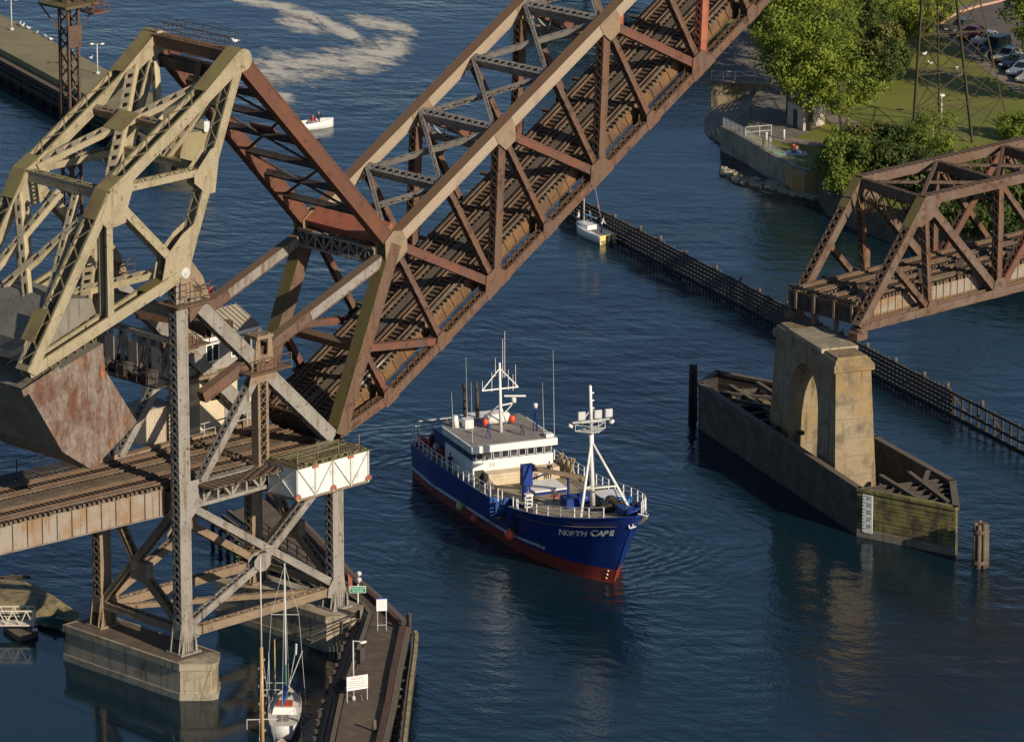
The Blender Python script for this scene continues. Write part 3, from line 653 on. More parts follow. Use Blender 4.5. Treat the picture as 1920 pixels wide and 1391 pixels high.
# transverse machinery girders above the track
for xx, z0_, z1_ in ((-.2, 25.6, 29.3),):
    mb = MB()
    for z_ in (z0_, z1_): mb.beam(V((xx, 1.2, z_)), V((xx, TW, z_)), .5, .6 if z_ == z0_ else .4, X)
    n_ = 6
    for k in range(n_):
        ya, yb_ = 1.3+8.6*k/n_, 1.3+8.6*(k+1)/n_
        mb.beam(V((xx, ya, z0_ if k % 2 else z1_)), V((xx, yb_, z1_ if k % 2 else z0_)), .3, .3, X); mb.obox(V((xx, ya, (z0_+z1_)/2)), X*.15, Y*.12, Z*1.8)
        if k % 2 == 0: mb.obox(V((xx-.18, yb_, (z0_+z1_)/2)), X*.04, Y*.55, Z*1.0)
    mb.build('machinery_girder', M['grey'], tower)
mb = MB(); mb.box((-1.6, 1.3, 25.5), (1.2, 9.9, 25.62))
for xx in (-1.6, 1.2):
    for k in range(8): mb.beam(V((xx, 1.4+k*1.2, 25.6)), V((xx, 1.4+k*1.2, 27)), .06, .06)
    for hz in (.7, 1.3): mb.beam(V((xx, 1.3, 25.6+hz)), V((xx, 10, 25.6+hz)), .05, .05)
mb.build('machinery_floor', M['dark'], tower)
for k, (x_, y_, s_) in enumerate(((-.9, 3, .6), (.6, 4.5, .5), (-.7, 6.2, .6), (.5, 8, .5), (-.9, 8.6, .5))):
    mb = MB(); mb.box((x_-s_, y_-s_*.8, 25.62), (x_+s_, y_+s_*.8, 25.62+s_*1.5)); mb.tube(V((x_, y_-s_*1.2, 26.4)), V((x_, y_+s_*1.2, 26.4)), s_*.6, s_*.6, 12); mb.build('machine', M['dark'], tower)
mb = MB(); member(mb, V((4.0, 1.3, 29.2)), V((6.5, TW, 29.2)), .5, .9, 'z', 'z', pitch=.7); member(mb, V((4.0, TW, 29.2)), V((6.5, 1.3, 29.2)), .5, .9, 'z', 'z', pitch=.7)
mb.build('plan_brace', M['rust'], tower)
mb = MB(); member(mb, V((CX0, 1.2, zT-3.4)), V((CX0, TW, zT-3.4)), .8, .8, 'x', 'x', side=X, pitch=.8); mb.build('top_cross_strut', M['grey'], tower)

# ================================================================== approach span (runs from the left edge through the tower)
AP0 = V((-.11, 2.3, 14.45)); AD = V((-.997, .078, 0)).normalized(); AN_ = V((.078, .997, 0)).normalized()
def apf(s_, n_, y_=0): return AP0 + AD*s_ + AN_*y_ + Z*n_
appr = thing('approach_span', 'double track railway approach span with streaked grey plate girders at the left edge', 'bridge span', (-10, 7, 14.5))
for y_ in (0, 2.9, 5.3, 8.4):
    mb = MB(); c = apf(22, 1.15, y_); mb.obox(c, AD*22, AN_*.02, Z*1.12)
    for e in (-1, 1): mb.obox(c+Z*e*1.13, AD*22, AN_*.2, Z*.03)
    for k in range(30): mb.obox(apf(.6+k*1.45, 1.15, y_), AD*.03, AN_*.17, Z*1.1)
    mb.build('plate_girder', M['girder'], appr)
R2 = random.Random(5)
mb = MB(); tie_deck(mb, apf, -17.2, 44, -.35, 3.6, 2.47, R2, long=5); tie_deck(mb, apf, -17.1, 44, 4.6, 8.9, 2.47, R2, long=8); mb.build('tie_deck', M['tie'], appr)
rails(appr, apf, -17.2, 44, [(.75, 2.2), (5.6, 7.05)], 2.62)
mb = MB()
for k in range(4): mb.obox(apf(13.4, 2.66+.004*k, 3.45+k*.3), AD*30.6, AN_*.14, Z*.03)
mb.build('walkway', M['tie'], appr)
for y_ in (.3, 2.6, 5.0, 8.0):
    mb = MB(); c = apf(-8.6, 1.15, y_); mb.obox(c, AD*8.4, AN_*.02, Z*1.1); [mb.obox(c+Z*e*1.12, AD*8.4, AN_*.2, Z*.03) for e in (-1, 1)]; mb.build('stringer', M['dark'], appr)
mb = MB(); mb.obox(apf(20, 2.5, 10.0), AD*24, AN_*.8, Z*.05)
for k in range(24): mb.beam(apf(-3+k*2, 2.5, 10.7), apf(-3+k*2, 3.65, 10.7), .07, .07)
for hz in (.6, 1.1): mb.beam(apf(-4, 2.5+hz, 10.7), apf(44, 2.5+hz, 10.7), .05, .05)
mb.build('side_walkway', M['dark'], appr)
mb = MB(); mb.box((1.5, -1.6, 17.0), (11.5, .1, 17.08))
for k in range(16): mb.obox(V((1.8+k*.62, -.7+R2.uniform(-.2,.2), 17.12)), X*.24, Y*1.0, Z*.05)
for k in range(6): mb.beam(V((4+k*1.4, -1.9, 17.22+.03*k)), V((8.5+k*1.3, .2+R2.uniform(-.4,.3), 17.26+.03*k)), .25, .06)
mb.build('loose_planks', M['tie'], tower)

# ================================================================== control house on the far side, sheds
ch = thing('control_house', 'two storey bridge control house with ribbed tan roof and red roof vent beside the tracks', 'building', (12, 13, 17.5))
def hx(u, v, y_): return at(u, v, y=y_)
y0h = 11.3
lx0, lx1 = 11.8, 16.0
mb = MB(); mb.box((lx0, y0h, 16.9), (lx1, y0h+4, 22.4)); mb.build('lower_storey', M['cream'], ch)
ux0, ux1, uz0 = 9.0, 17.2, 22.4
mb = MB(); mb.box((ux0, y0h-.6, uz0), (ux1, y0h+4.6, uz0+3.0)); mb.build('upper_storey', M['greysiding'], ch)
mb = MB()
mb.prism([(ux0-.5, y0h-1.1, uz0+3.0), (ux0-.5, y0h+2, uz0+4.3), (ux0-.5, y0h+5.1, uz0+3.0)], X*(ux1-ux0+1.0))
rf = mb.build('roof', M['roof'], ch)
mb = MB()
for k in range(19):
    x_ = ux0-.45+k*(ux1-ux0+.9)/18
    mb.prism([(x_, y0h-1.12, uz0+3.05), (x_, y0h+2, uz0+4.36), (x_, y0h+2, uz0+4.42), (x_, y0h-1.12, uz0+3.12)], X*.06)
mb.build('roof_ribs', M['roof'], rf)
mb = MB(); mb.box((ux0-.52, y0h-1.16, uz0+2.72), (ux1+.52, y0h-1.1, uz0+3.02)); mb.prism([(ux1+.53, y0h-1.1, uz0+2.95), (ux1+.53, y0h+2, uz0+4.28), (ux1+.53, y0h+5.1, uz0+2.95), (ux1+.53, y0h+5.1, uz0+2.3), (ux1+.53, y0h-1.1, uz0+2.3)], X*.05); mb.build('fascia', M['white'], ch)
for wx in (9.9, 12.7, 15.5):
    mb = MB(); yy = y0h-.62
    for a, b in (((wx-.75, uz0+.75), (wx+.75, uz0+.87)), ((wx-.75, uz0+2.23), (wx+.75, uz0+2.35)), ((wx-.75, uz0+.87), (wx-.63, uz0+2.23)), ((wx+.63, uz0+.87), (wx+.75, uz0+2.23)), ((wx-.06, uz0+.87), (wx+.06, uz0+2.23))): mb.box((a[0], yy-.06, a[1]), (b[0], yy, b[1]))
    wf = mb.build('window', M['white'], ch)
    mb = MB(); mb.box((wx-.63, yy-.02, uz0+.87), (wx+.63, yy-.004, uz0+2.23)); mb.build('pane', M['glass'], wf)
mb = MB(); mb.box((13.0, y0h-.05, 19.6), (14.0, y0h-.004, 21.4)); mb.build('window', M['glass'], ch)
mb = MB(); mb.box((14.5, y0h-.05, 16.95), (15.5, y0h-.004, 19.2)); mb.build('door', M['greysiding'], ch)
mb = MB(); vx = 15.0; mb.box((vx-.12, y0h+1.9, uz0+4.2), (vx+.12, y0h+2.14, uz0+4.8)); mb.build('vent_post', M['white'], ch)
mb = MB(); mb.prism([(vx-.25, y0h+2.0, uz0+4.8), (vx+.25, y0h+2.0, uz0+4.8), (vx+.2, y0h+2.0, uz0+6.3), (vx-1.6, y0h+2.0, uz0+5.3), (vx-1.7, y0h+2.0, uz0+5.0), (vx-.25, y0h+2.0, uz0+5.75)], Y*.12); mb.build('red_bracket', mat('red flag paint', (.75,.11,.06), None, var=.05), ch)
mb = MB()
for p in ((ux0+.3, y0h-.4), (ux0+.3, y0h+4.3), (ux1-.2, y0h-.4)): mb.beam(V((p[0], p[1], 16.8)), V((p[0], p[1], uz0)), .3, .3)
for k in range(6): mb.beam(V((11+k*1.2, y0h-1.4, 17.2)), V((11+k*1.2, y0h-1.4, 18.4)), .05, .05)
for hz in (.6, 1.15): mb.beam(V((10.6, y0h-1.4, 17.2+hz)), V((17.4, y0h-1.4, 17.2+hz)), .05, .05)
mb.build('support_frame', M['steelpaint'], ch)
mb = MB(); mb.box((ux0-.3, y0h-1.5, uz0-.35), (ux1+.3, y0h+4.8, uz0-.003)); mb.build('floor_deck', M['greybrown'], ch)
sh = thing('equipment_shed', 'faded tan board equipment shed standing behind the tracks below the counterweight', 'shed', (7, 12.5, 17))
mb = MB(); mb.box((6.1, 11.6, 17.0), (9.0, 14.2, 20.0))
for k in range(10): mb.box((6.15+k*.29, 11.57, 17.05), (6.19+k*.29, 11.6, 19.95))
mb.build('walls', M['shed'], sh)
mb = MB(); mb.box((5.95, 11.4, 20.003), (9.15, 14.4, 20.15)); mb.build('roof', M['roof'], sh)
sh2 = thing('signal_cabinet', 'small pale signal cabinet beside the right of the tan equipment shed', 'cabinet', (9.9, 12, 17))
mb = MB(); mb.box((9.25, 11.5, 17.0), (10.6, 12.6, 20.3)); mb.build('body', M['cream'], sh2)
mb = MB(); mb.box((9.15, 11.4, 20.303), (10.7, 12.7, 20.4)); mb.build('lid', M['roof'], sh2)
mb = MB(); mb.box((9.35, 11.46, 17.2), (10.5, 11.497, 20.1)); mb.build('door', M['shed'], sh2)

# ================================================================== white panelled cabin hung on the near side
wb = thing('hanging_cabin', 'white panelled steel cabin with red cornered cross braces hung beside the leaf foot', 'cabin', (13, -1.7, 14.9))
bx0, bx1, by0, by1, bz0, bz1 = 9.3, 17.2, -3.3, .05, 14.95, 17.5
mb = MB(); mb.box((bx0, by0, bz0), (bx1, by1, bz1)); mb.build('panels', M['whitedirty'], wb)
mb = MB(); mb.box((bx0-.1, by0-.1, bz0-.18), (bx1+.1, by1+.1, bz0-.003)); mb.build('base_frame', M['greybrown'], wb)
mb = MB()
for k in range(5):
    x_ = bx0+(bx1-bx0)*k/4; mb.beam(V((x_, by0-.06, bz0-.1)), V((x_, by0-.06, bz1)), .12, .1, X)
    if k < 4:
        a, b = x_, bx0+(bx1-bx0)*(k+1)/4
        if k in (0, 2): a, b = b, a
        mb.beam(V((a, by0-.09, bz0)), V((b, by0-.09, bz1)), .13, .05, Y)
for k in range(2): mb.beam(V((bx0-.06, by0+3.35*k, bz0)), V((bx0-.06, by0+3.35*k, bz1)), .1, .1, X)
mb.beam(V((bx0-.09, by0, bz0)), V((bx0-.09, by1, bz1)), .13, .05, X); mb.beam(V((bx0-.15, by1, bz0)), V((bx0-.15, by0, bz1)), .13, .05, X)
mb.build('cross_braces', M['steelpaint'], wb)
mb = MB()
for k in range(5):
    x_ = bx0+(bx1-bx0)*k/4
    for z_ in (bz0+.05, bz1-.25): mb.prism([(x_-.3, by0-.14, z_), (x_+.3, by0-.14, z_), (x_+.3, by0-.14, z_+.25), (x_, by0-.14, z_+.45), (x_-.3, by0-.14, z_+.25)], Y*.02) if (k+int(z_ > 16)) % 2 == 0 else None
mb.build('corner_plates', M['orange'], wb)
for k, x_ in enumerate((10.6, 12.9, 15.6)):
    mb = MB(); z_ = bz0+.45+(k % 2)*.9; mb.box((x_, by0-.03, z_), (x_+.55, by0-.003, z_+.4)); mb.build('vent_panel', M['steelpaint'], wb)
mb = MB(); mb.box((bx0-.2, by0-.2, bz1+.003), (bx1+.2, by1+.2, bz1+.08)); R3 = random.Random(9)
for k in range(22): x_ = bx0+.1+k*.36; mb.obox(V((x_, -1.6+R3.uniform(-.2,.2), bz1+.16+.02*(k % 2))), X*.12, Y*1.75, Z*.07)
for k in range(7): mb.beam(V((bx0+R3.uniform(0,2), -3.2+k*.5, bz1+.34)), V((bx1-R3.uniform(0,2.5), -3.1+k*.5+R3.uniform(-.3,.3), bz1+.36)), .22, .08)
for k in range(14): mb.obox(V((bx0+3+k*.3, -2.9, bz1+.5)), X*.07, Y*.25, Z*.05)
mb.build('timber_roof', M['roofmoss'], wb)
mb = MB()
for k in range(4): x_ = bx0+.4+k*2.3; mb.beam(V((x_, -2.9, bz1+.2)), V((x_, -2.9, bz1+1.4)), .06, .06)
for hz in (.8, 1.4): mb.beam(V((bx0+.4, -2.9, bz1+hz)), V((bx0+5, -2.9, bz1+hz)), .04, .04)
mb.build('roof_railing', M['greybrown'], wb)

# ================================================================== concrete piers of the tower
def pier(name_label, x0, x1, y0, y1, ztop, nose):
    p = thing('concrete_pier', name_label, 'bridge pier', ((x0+x1)/2, (y0+y1)/2, 0))
    xm = (x0+x1)/2
    def ring(z, g): return [V((x0-g, y1+g, z)), V((x0-g, y0-g*.4, z)), V((xm-.35, y0-nose-g, z)), V((xm+.35, y0-nose-g, z)), V((x1+g, y0-g*.4, z)), V((x1+g, y1+g, z))]
    mb = MB(); mb.rings([ring(-1.5, .12), ring(ztop-.6, 0)]); mb.build('shaft', M['concrete'], p)
    mb = MB(); mb.rings([ring(ztop-.597, .16), ring(ztop, .16)]); mb.build('cap', M['concrete'], p)
    mb = MB(); mb.rings([ring(-1.2, .2), ring(.55, .16)], cap1=True); mb.build('tidal_band', M['tidal'], p)
    return p
pier('long concrete pier with a lit blunt nose under the nearest left tower legs', -2.0, 2.1, -1.4, 12.9, 3.1, 1.7)
pier('concrete pier with mossy top under the tower legs behind the timber guide pier', 14.9, 18.9, -.6, 12.9, 3.1, 1.4)
mb = MB(); mb.box((-1.9, -.9, 3.104), (2.0, 12.7, 3.12)); tag(mb.build('gravel', M['plank']), 'brown gravel and rust litter lying on the pier top', 'gravel', kind='stuff')
# ================================================================== tall lattice mast behind the counterweight
ms_ = thing('lattice_mast', 'tall rusty lattice mast with small platform rising behind the counterweight at top left', 'mast', (-.8, 12.6, 14))
my0 = 12.2; mx = -.8
mb = MB(); hw = .52
for sx in (-1, 1):
    for sy in (-1, 1): mb.beam(V((mx+sx*hw, my0+sy*hw, 14)), V((mx+sx*hw, my0+sy*hw, 56)), .2, .2)
for k in range(38):
    z0_, z1_ = 14+k*1.1, 15.1+k*1.1; s1 = 1 if k % 2 else -1
    for e in (-1, 1):
        mb.beam(V((mx-hw*s1, my0+hw*e, z0_)), V((mx+hw*s1, my0+hw*e, z1_)), .12, .08, Y); mb.beam(V((mx+hw*e, my0-hw*s1, z0_)), V((mx+hw*e, my0+hw*s1, z1_)), .12, .08, X)
mb.build('shaft', M['rustdark'], ms_)
mb = MB(); mb.box((mx-1.7, my0-1.7, 55.2), (mx+1.7, my0+1.7, 55.35)); mb.box((mx-.7, my0-.75, 51.8), (mx+.7, my0-.7, 53.6))
for a in (-1, 1):
    for b in (-1, 1): mb.beam(V((mx+a*1.6, my0+b*1.6, 55.2)), V((mx+a*.6, my0+b*.6, 53.2)), .12, .12); mb.beam(V((mx+a*1.6, my0+b*1.6, 55.3)), V((mx+a*1.6, my0+b*1.6, 56.5)), .07, .07)
for e in (-1, 1): mb.beam(V((mx-1.6, my0+e*1.6, 56.4)), V((mx+1.6, my0+e*1.6, 56.4)), .06, .06); mb.beam(V((mx+e*1.6, my0-1.6, 56.4)), V((mx+e*1.6, my0+1.6, 56.4)), .06, .06)
mb.build('platform', M['rustdark'], ms_)
mb = MB(); mb.box((mx-1.75, my0-1.75, 55.36), (mx+1.75, my0+1.75, 55.42)); mb.build('platform_deck', M['moss'], ms_)
mb = MB()
for e in (0, .8, 1.6):
    for hz in (0, .7, 1.4): mb.beam(V((mx+1.0, my0-1.9+e, 54.6+hz)), V((mx+2.6, my0-1.9+e, 54.6+hz)), .07, .07)
    for a in (1.0, 1.8, 2.6): mb.beam(V((mx+a, my0-1.9+e, 54.6)), V((mx+a, my0-1.9+e, 56.2)), .07, .07)
mb.box((mx+1.0, my0-1.95, 54.5), (mx+2.6, my0-.3, 54.6)); mb.build('side_cage', M['redrust'], ms_)
# ================================================================== fixed truss span on the right
FO = V((81.0, -.28, 15.2)); FD = V((1, -.036, 0)).normalized(); FN = V((.036, 1, 0)).normalized(); FW_ = 9.3
def ff(s_, n_, y_=0): return FO + FD*s_ + FN*y_ + Z*n_
fx = thing('fixed_truss_span', 'rust brown fixed railway truss span resting on the arched concrete pier at right', 'bridge span', FO)
BS = [0, 9.3, 18.5, 27.7, 36.9, 46.1]; HT = 10.4
for ti, yc in enumerate((0, FW_)):
    so = 0 if ti == 0 else 1.3
    B = [ff(s_+so, 0, yc) for s_ in BS]; T = [None]+[ff(s_+so-(.9 if i == 0 else 0), HT, yc) for i, s_ in enumerate(BS[1:])]
    mb = MB(); member(mb, T[1], T[5], .95, .8, 'plate', 'z', pitch=.8); 
    tc = mb.build('top_chord', M['fixrust'], fx)
    mb = MB()
    for k in range(46):      # scalloped stay plates under the lip of the chord
        p = T[1]+(T[5]-T[1])*(k/46); mb.obox(p+Z*.46, FD*.18, Y*.5, Z*.03)
    mb.build('lacing_bars', M['fixrust'], tc)
    mb = MB(); member(mb, B[0], B[5], .9, .75, None, 'z', pitch=.8); mb.build('bottom_chord', M['fixrust'], fx)
    mb = MB(); member(mb, B[0], T[1], .95, .85, 'x', 'z', pitch=.75); mb.build('end_post', M['fixrust'], fx)
    mb = MB(); p0_, p1_, d_, L_, s_, n_ = frame_of(B[0], T[1]); mb.obox(p1_-d_*1.5+n_*.47, d_*1.6, s_*.52, n_*.02); mb.build('cover_plate', M['moss'], fx)
    mid_ = (B[0]+T[1])/2
    for a, b, w_, h_, ma in ((T[1], B[1], .6, .5, 'rust'), (mid_, B[1], .6, .5, 'rust'), (T[1], B[2], .75, .75, 'fixrust'), (T[2], B[2], .7, .65, 'rust'), (B[2], T[3], .7, .7, 'redrust'), (T[2], B[3], .6, .5, 'rust'), (T[3], B[3], .6, .5, 'rust'), (T[3], B[4], .7, .7, 'fixrust'), (T[4], B[4], .7, .6, 'rust')):
        mb = MB(); member(mb, a, b, w_, h_, 'z', 'x', pitch=.55, trim=(.35,.35)); mb.build('web_member', M[ma], fx)
    for i in (1, 2, 3):
        for sy in (-.49, .44):
            mb = MB(); c = B[i]+Y*sy; r_ = 1.0 if i == 2 else .6
            mb.prism([c+FD*x_+Z*z_ for x_, z_ in ((-r_,-.4),(r_,-.4),(r_,.35),(r_*.5,1.2*r_+.2),(-r_*.5,1.2*r_+.2),(-r_,.35))], Y*.05); mb.build('gusset_plate', M['fixrust'], fx)
    for sy in (-.51, .46):
        mb = MB(); c = T[1]+Y*sy; mb.prism([c+FD*x_+Z*z_ for x_, z_ in ((-1.7,-2.0),(-.3,.4),(1.8,.42),(1.8,-.42),(.9,-1.6),(-.6,-2.3))], Y*.05); mb.build('gusset_plate', M['fixrust'], fx)
    mb = MB(); mb.obox(B[0]-Z*.75, X*.7, Y*.6, Z*.35); mb.tube(B[0]-Z*.3-Y*.75, B[0]-Z*.3+Y*.75, .2, .2, 10); mb.build('bearing_shoe', M['fixrust'], fx)
def fp(s_, n_, yy): return ff(s_+1.3*yy/FW_, n_, yy)
for i in range(1, 5):
    s_ = BS[i]-(.9 if i == 1 else 0)
    mb = MB(); member(mb, fp(s_, HT-.1, .4), fp(s_, HT-.1, FW_-.4), .5, .9, 'x', 'x', side=FD, pitch=.8)
    if i > 0:
        for k in range(8):
            ya, yb_ = .5+8.3*k/8, .5+8.3*(k+1)/8; mb.beam(fp(s_, HT-.5 if k % 2 else HT-1.7, ya), fp(s_, HT-1.7 if k % 2 else HT-.5, yb_), .14, .1, FD)
        mb.beam(fp(s_, HT-1.75, .4), fp(s_, HT-1.75, FW_-.4), .3, .25); mb.beam(fp(s_, HT-1.7, 2.4), fp(s_, HT-3.8, .4), .2, .2, FD); mb.beam(fp(s_, HT-1.7, FW_-2.4), fp(s_, HT-3.8, FW_-.4), .2, .2, FD)
    mb.build('cross_strut', M['fixrust'], fx)
for i in range(1, 4):
    mb = MB(); a = BS[i]-(.9 if i == 1 else 0)
    member(mb, fp(a, HT+.25, .3), fp(BS[i+1], HT+.25, FW_-.3), .3, .22, 'z', 'z', side=FN, pitch=.5, t=.03, fl=.06); member(mb, fp(BS[i+1], HT-.05, .3), fp(a, HT-.05, FW_-.3), .3, .22, 'z', 'z', side=FN, pitch=.5, t=.03, fl=.06)
    mb.build('lateral_brace', M['fixrust'], fx)
mb = MB()
for k in range(10): mb.beam(fp(7.6-.2*k % 1, HT-.6-.0*k, .8+k*.8), fp(7.6, HT-2.6, 1.2+k*.75), .12, .1, FD)
for k in range(5): mb.beam(fp(8+k*.4, HT-.3, 1.5+k*1.5), fp(8+k*.4, HT-3.5-(k % 2), 1.5+k*1.5), .04, .04)
mb.build('portal_lattice', M['moss'], fx)
for y_ in (1.15, 3.4, 5.9, 8.2):
    mb = MB()
    for i in range(5):
        a, b = BS[i]+.35, BS[i+1]-.35; c = ff((a+b)/2, .9, y_); mb.obox(c, FD*(b-a)/2, FN*.02, Z*.82)
        n_ = 9
        for k in range(n_+1): mb.obox(c+FD*(-(b-a)/2+k*(b-a)/n_), FD*.03, FN*.13, Z*.8)
    w1 = mb.build('girder_web', M['girder'], fx)
    mb = MB()
    for i in range(5):
        a, b = BS[i]+.35, BS[i+1]-.35
        for z_ in (.06, 1.74): mb.obox(ff((a+b)/2, z_, y_), FD*(b-a)/2, FN*.2, Z*.04)
        mb.obox(ff((a+b)/2, .2, y_-.035), FD*(b-a)/2, FN*.01, Z*.16)
    mb.build('girder_flange', M['stringer'], fx)
for i in range(6):
    mb = MB(); mb.obox(ff(BS[i]+.65, .8, FW_/2), FD*.03, FN*4.4, Z*.85); mb.obox(ff(BS[i]+.65, 1.66, FW_/2), FD*.25, FN*4.4, Z*.03); mb.build('floor_beam', M['dark'], fx)
R5 = random.Random(11)
mb = MB(); tie_deck(mb, ff, .7, 46, .75, 4.5, 1.95, R5); tie_deck(mb, ff, .9, 46, 5.0, 8.7, 1.95, R5); mb.build('tie_deck', M['tie'], fx)
rails(fx, ff, .6, 46, [(1.9, 3.35), (6.1, 7.55)], 2.1)
mb = MB()
for s_, e in ((.8, 3), (2.5, 4), (9, 5), (14, 3), (21, 4)):
    for k in range(e): mb.beam(ff(s_+k*.5, 2.2+k*.02, .6+k*.4), ff(s_+4+k*.3, 2.25+k*.02, 4.6-k*.2), .25, .09)
mb.build('loose_planks', M['tie'], fx)
mb = MB()
for y_ in (.3, 3.4, 6.3, 9.2): mb.beam(ff(.75, -1.0, y_), ff(.75, 1.8, y_), .35, .35)
mb.beam(ff(.75, 1.5, 0), ff(.75, 1.5, 9.3), .3, .3); mb.beam(ff(.75, -.6, .3), ff(.75, 1.3, 4.4), .15, .15, FD); mb.beam(ff(.75, -.6, 9.2), ff(.75, 1.3, 4.6), .15, .15, FD)
mb.build('end_bent', M['fixrust'], fx)
mb = MB(); c = ff(10.2, 2.0, 8.9); mb.box(c, c+V((.7,.5,1.9))); mb.build('signal_box', M['stringer'], fx)
# ================================================================== arched concrete pier
UC, NC = V((.412, .911, 0)), V((.911, -.412, 0))
ap = thing('arched_pier', 'tall battered concrete pier with a pointed arch opening and stained sunlit end', 'bridge pier', (78, 3.5, 0))
PO = at(1562, 868, z=4.4); PO.z = 0
ZB, ZT = -1.0, 13.6
def pp(u_, z, sd_):
    t_ = (z-4.4)/(ZT-4.4); bat = .75*t_
    L_ = 15.0
    uu = u_ + bat*(1-2*u_/L_)
    hw_ = 1.95-.25*t_
    return PO + UC*uu + NC*(2.15+sd_*hw_) + Z*z
outer = [(0, ZB), (0, ZT), (15, ZT), (15, ZB), (10.7, ZB)]
arch = [(10.7, 8.2)] + [(7.4+3.3*math.cos(math.pi*k/12), 8.2+3.5*math.sin(math.pi*k/12)) for k in range(1, 12)] + [(4.1, 8.2), (4.1, ZB)]
pr_ = outer + arch
mb = MB(); n_ = len(pr_); b_ = len(mb.v)
for sd_ in (-1, 1): mb.v += [pp(u_, z_, sd_) for u_, z_ in pr_]
for i in range(n_): j = (i+1) % n_; mb.face([i, j, n_+j, n_+i])
# side walls split into legs and spandrel so every face stays convex enough
for o_ in (0, n_):
    near = [0, n_-1, n_-2]       # (0,ZB) .. (4.7,ZB) .. (4.7,8.6)
    mb.face([o_+0, o_+n_-1, o_+n_-2, o_+1][::1])
    mb.face([o_+4, o_+3, o_+2, o_+5])
    ids = [o_+1, o_+n_-2]+[o_+i for i in range(n_-3, 5, -1)]+[o_+5, o_+2]
    mb.face(ids)
mb.build('shaft', M['warmcon'], ap)
for u0, u1 in ((-.35, 4.2), (10.8, 15.35)):
    mb = MB()
    z0_, z1_ = ZT-1.0, ZT+.05
    q = [pp(max(u0,.0), z0_, -1)-UC*.25-NC*.25, pp(max(u0,0), z0_, 1)-UC*.25+NC*.25, pp(min(u1,15), z0_, 1)+UC*.25+NC*.25, pp(min(u1,15), z0_, -1)+UC*.25-NC*.25]
    c = sum(q, V())/4
    mb.hexa([*q, *[p+Z*.55 for p in q]]); mb.hexa([*[p+Z*.55 for p in q], *[c+(p-c)*.72+Z*1.25 for p in q]])
    mb.build('bearing_cap', M['warmcon'], ap)
mb = MB(); q = [pp(0, ZT, -1)+UC*3-NC*.1, pp(0, ZT, 1)+UC*3+NC*.1, pp(15, ZT, 1)-UC*3+NC*.1, pp(15, ZT, -1)-UC*3-NC*.1]; mb.hexa([*[p+Z*.004 for p in q], *[p+Z*.4 for p in q]]); mb.build('top_slab', M['concrete'], ap)
# ================================================================== timber fender crib round the pier
cb_ = thing('timber_fender_crib', 'long pointed timber fender crib of mossy planks surrounding the arched pier', 'fender', (78, 4, 0))
ZC = 4.2
C1, C2, C3, C4 = at(1610, 1003, z=0), at(1313, 802, z=0), at(1791, 1040, z=0), at(1786, 904, z=ZC); C4.z = 0
C5 = at(1640, 822, z=ZC); C5.z = 0; C6 = C2+V((4.2, 1.8, 0)); 
C7 = C5+(C2-C1).normalized()*18
walls = [(C1, C2, 'fboard'), (C3, C1, 'mosstimber'), (C4, C3, 'fboard'), (C5, C4, 'fboard'), (C7, C5, 'timber'), (C6, C7, 'timber'), (C2, C6, 'timber')]
R6 = random.Random(21)
for a, b, ma in walls:
    mb = MB(); d_ = (b-a); L_ = d_.length; d_ /= L_; nrm = Z.cross(d_)
    z_ = -.8
    while z_ < ZC-.2:
        h_ = R6.uniform(.3, .42); mb.obox((a+b)/2+Z*(z_+h_/2)+nrm*R6.uniform(-.035, .035), d_*(L_/2+.1), nrm*.17, Z*(h_/2-.02)); z_ += h_
    mb.obox((a+b)/2+Z*(ZC+.08), d_*(L_/2+.15), nrm*.3, Z*.14)
    mb.build('plank_wall', M[ma], cb_)
mb = MB(); d_ = (C1-C3).normalized(); nrm = Z.cross(d_); nrm = nrm if nrm.y < 0 else -nrm
for a, b in ((C1, C2), (C3, C1)):
    d_ = (b-a).normalized(); nr2 = Z.cross(d_); nr2 = nr2 if nr2.y < 0 else -nr2
    mb.obox((a+b)/2+Z*.25+nr2*.24, d_*((b-a).length/2), nr2*.1, Z*.45)
mb.build('waterline_boards', M['concretedark'], cb_)
uc = (C2-C1).normalized(); nc = V((uc.y, -uc.x, 0))
def inside(a, off): return C1+uc*a+nc*off+Z*(ZC-.3)
def cbeam(p, q, w_, h_): mb = MB(); mb.beam(p, q, w_, h_); mb.build('cross_beam', M['timber'], cb_)
for a in (-7.6, -6.2, -4.8, -3.4, -2.0, -.6, .8):
    lo, hi = (-a*.63+.25 if a < 0 else .3), min(8.4, 5.4+(a+8.6)*.42-.3)
    cbeam(inside(a, lo), inside(a, hi), .4, .34)
cbeam(inside(-5.0, 3.6)+Z*.36, inside(3, 3.4)+Z*.36, .4, .34); cbeam(inside(-6.5, 5.6)+Z*.36, inside(3, 6.2)+Z*.36, .4, .34)
cbeam(inside(2.6, 7.9)+Z*.4, inside(-.6, 6)+Z*.4, .4, .3)
for a in (19, 21.5, 24, 26.5, 29, 31.5, 34): cbeam(inside(a, .3), inside(a, 8.5-(max(a-30,0))*.9), .4, .34)
for off in (2.4, 5.2): cbeam(inside(18, off)+Z*.36, inside(35, off)+Z*.36, .4, .34)
cbeam(inside(20, .3)+Z*.4, inside(26, 7.5)+Z*.4, .4, .3); cbeam(inside(33, .5)+Z*.4, inside(27, 7.5)+Z*.4, .4, .3); cbeam(inside(30, .6)+Z*.5, inside(22, 6)+Z*.5, .4, .3)
def inside(a, off): return C1+uc*a+nc*off
mb = MB()
for k in range(9):
    for off in (1.2, 3.3, 6.3, 8.2): a = -7+k*4.9; (mb.tube(inside(a, off)-Z*1, inside(a, off)+Z*(ZC-.6), .2, .18, 8) if not (3 < a < 18 and off > 1) and (a > 0 or -a*.63+.5 < off < 5.0+(a+8.6)*.42) else None)
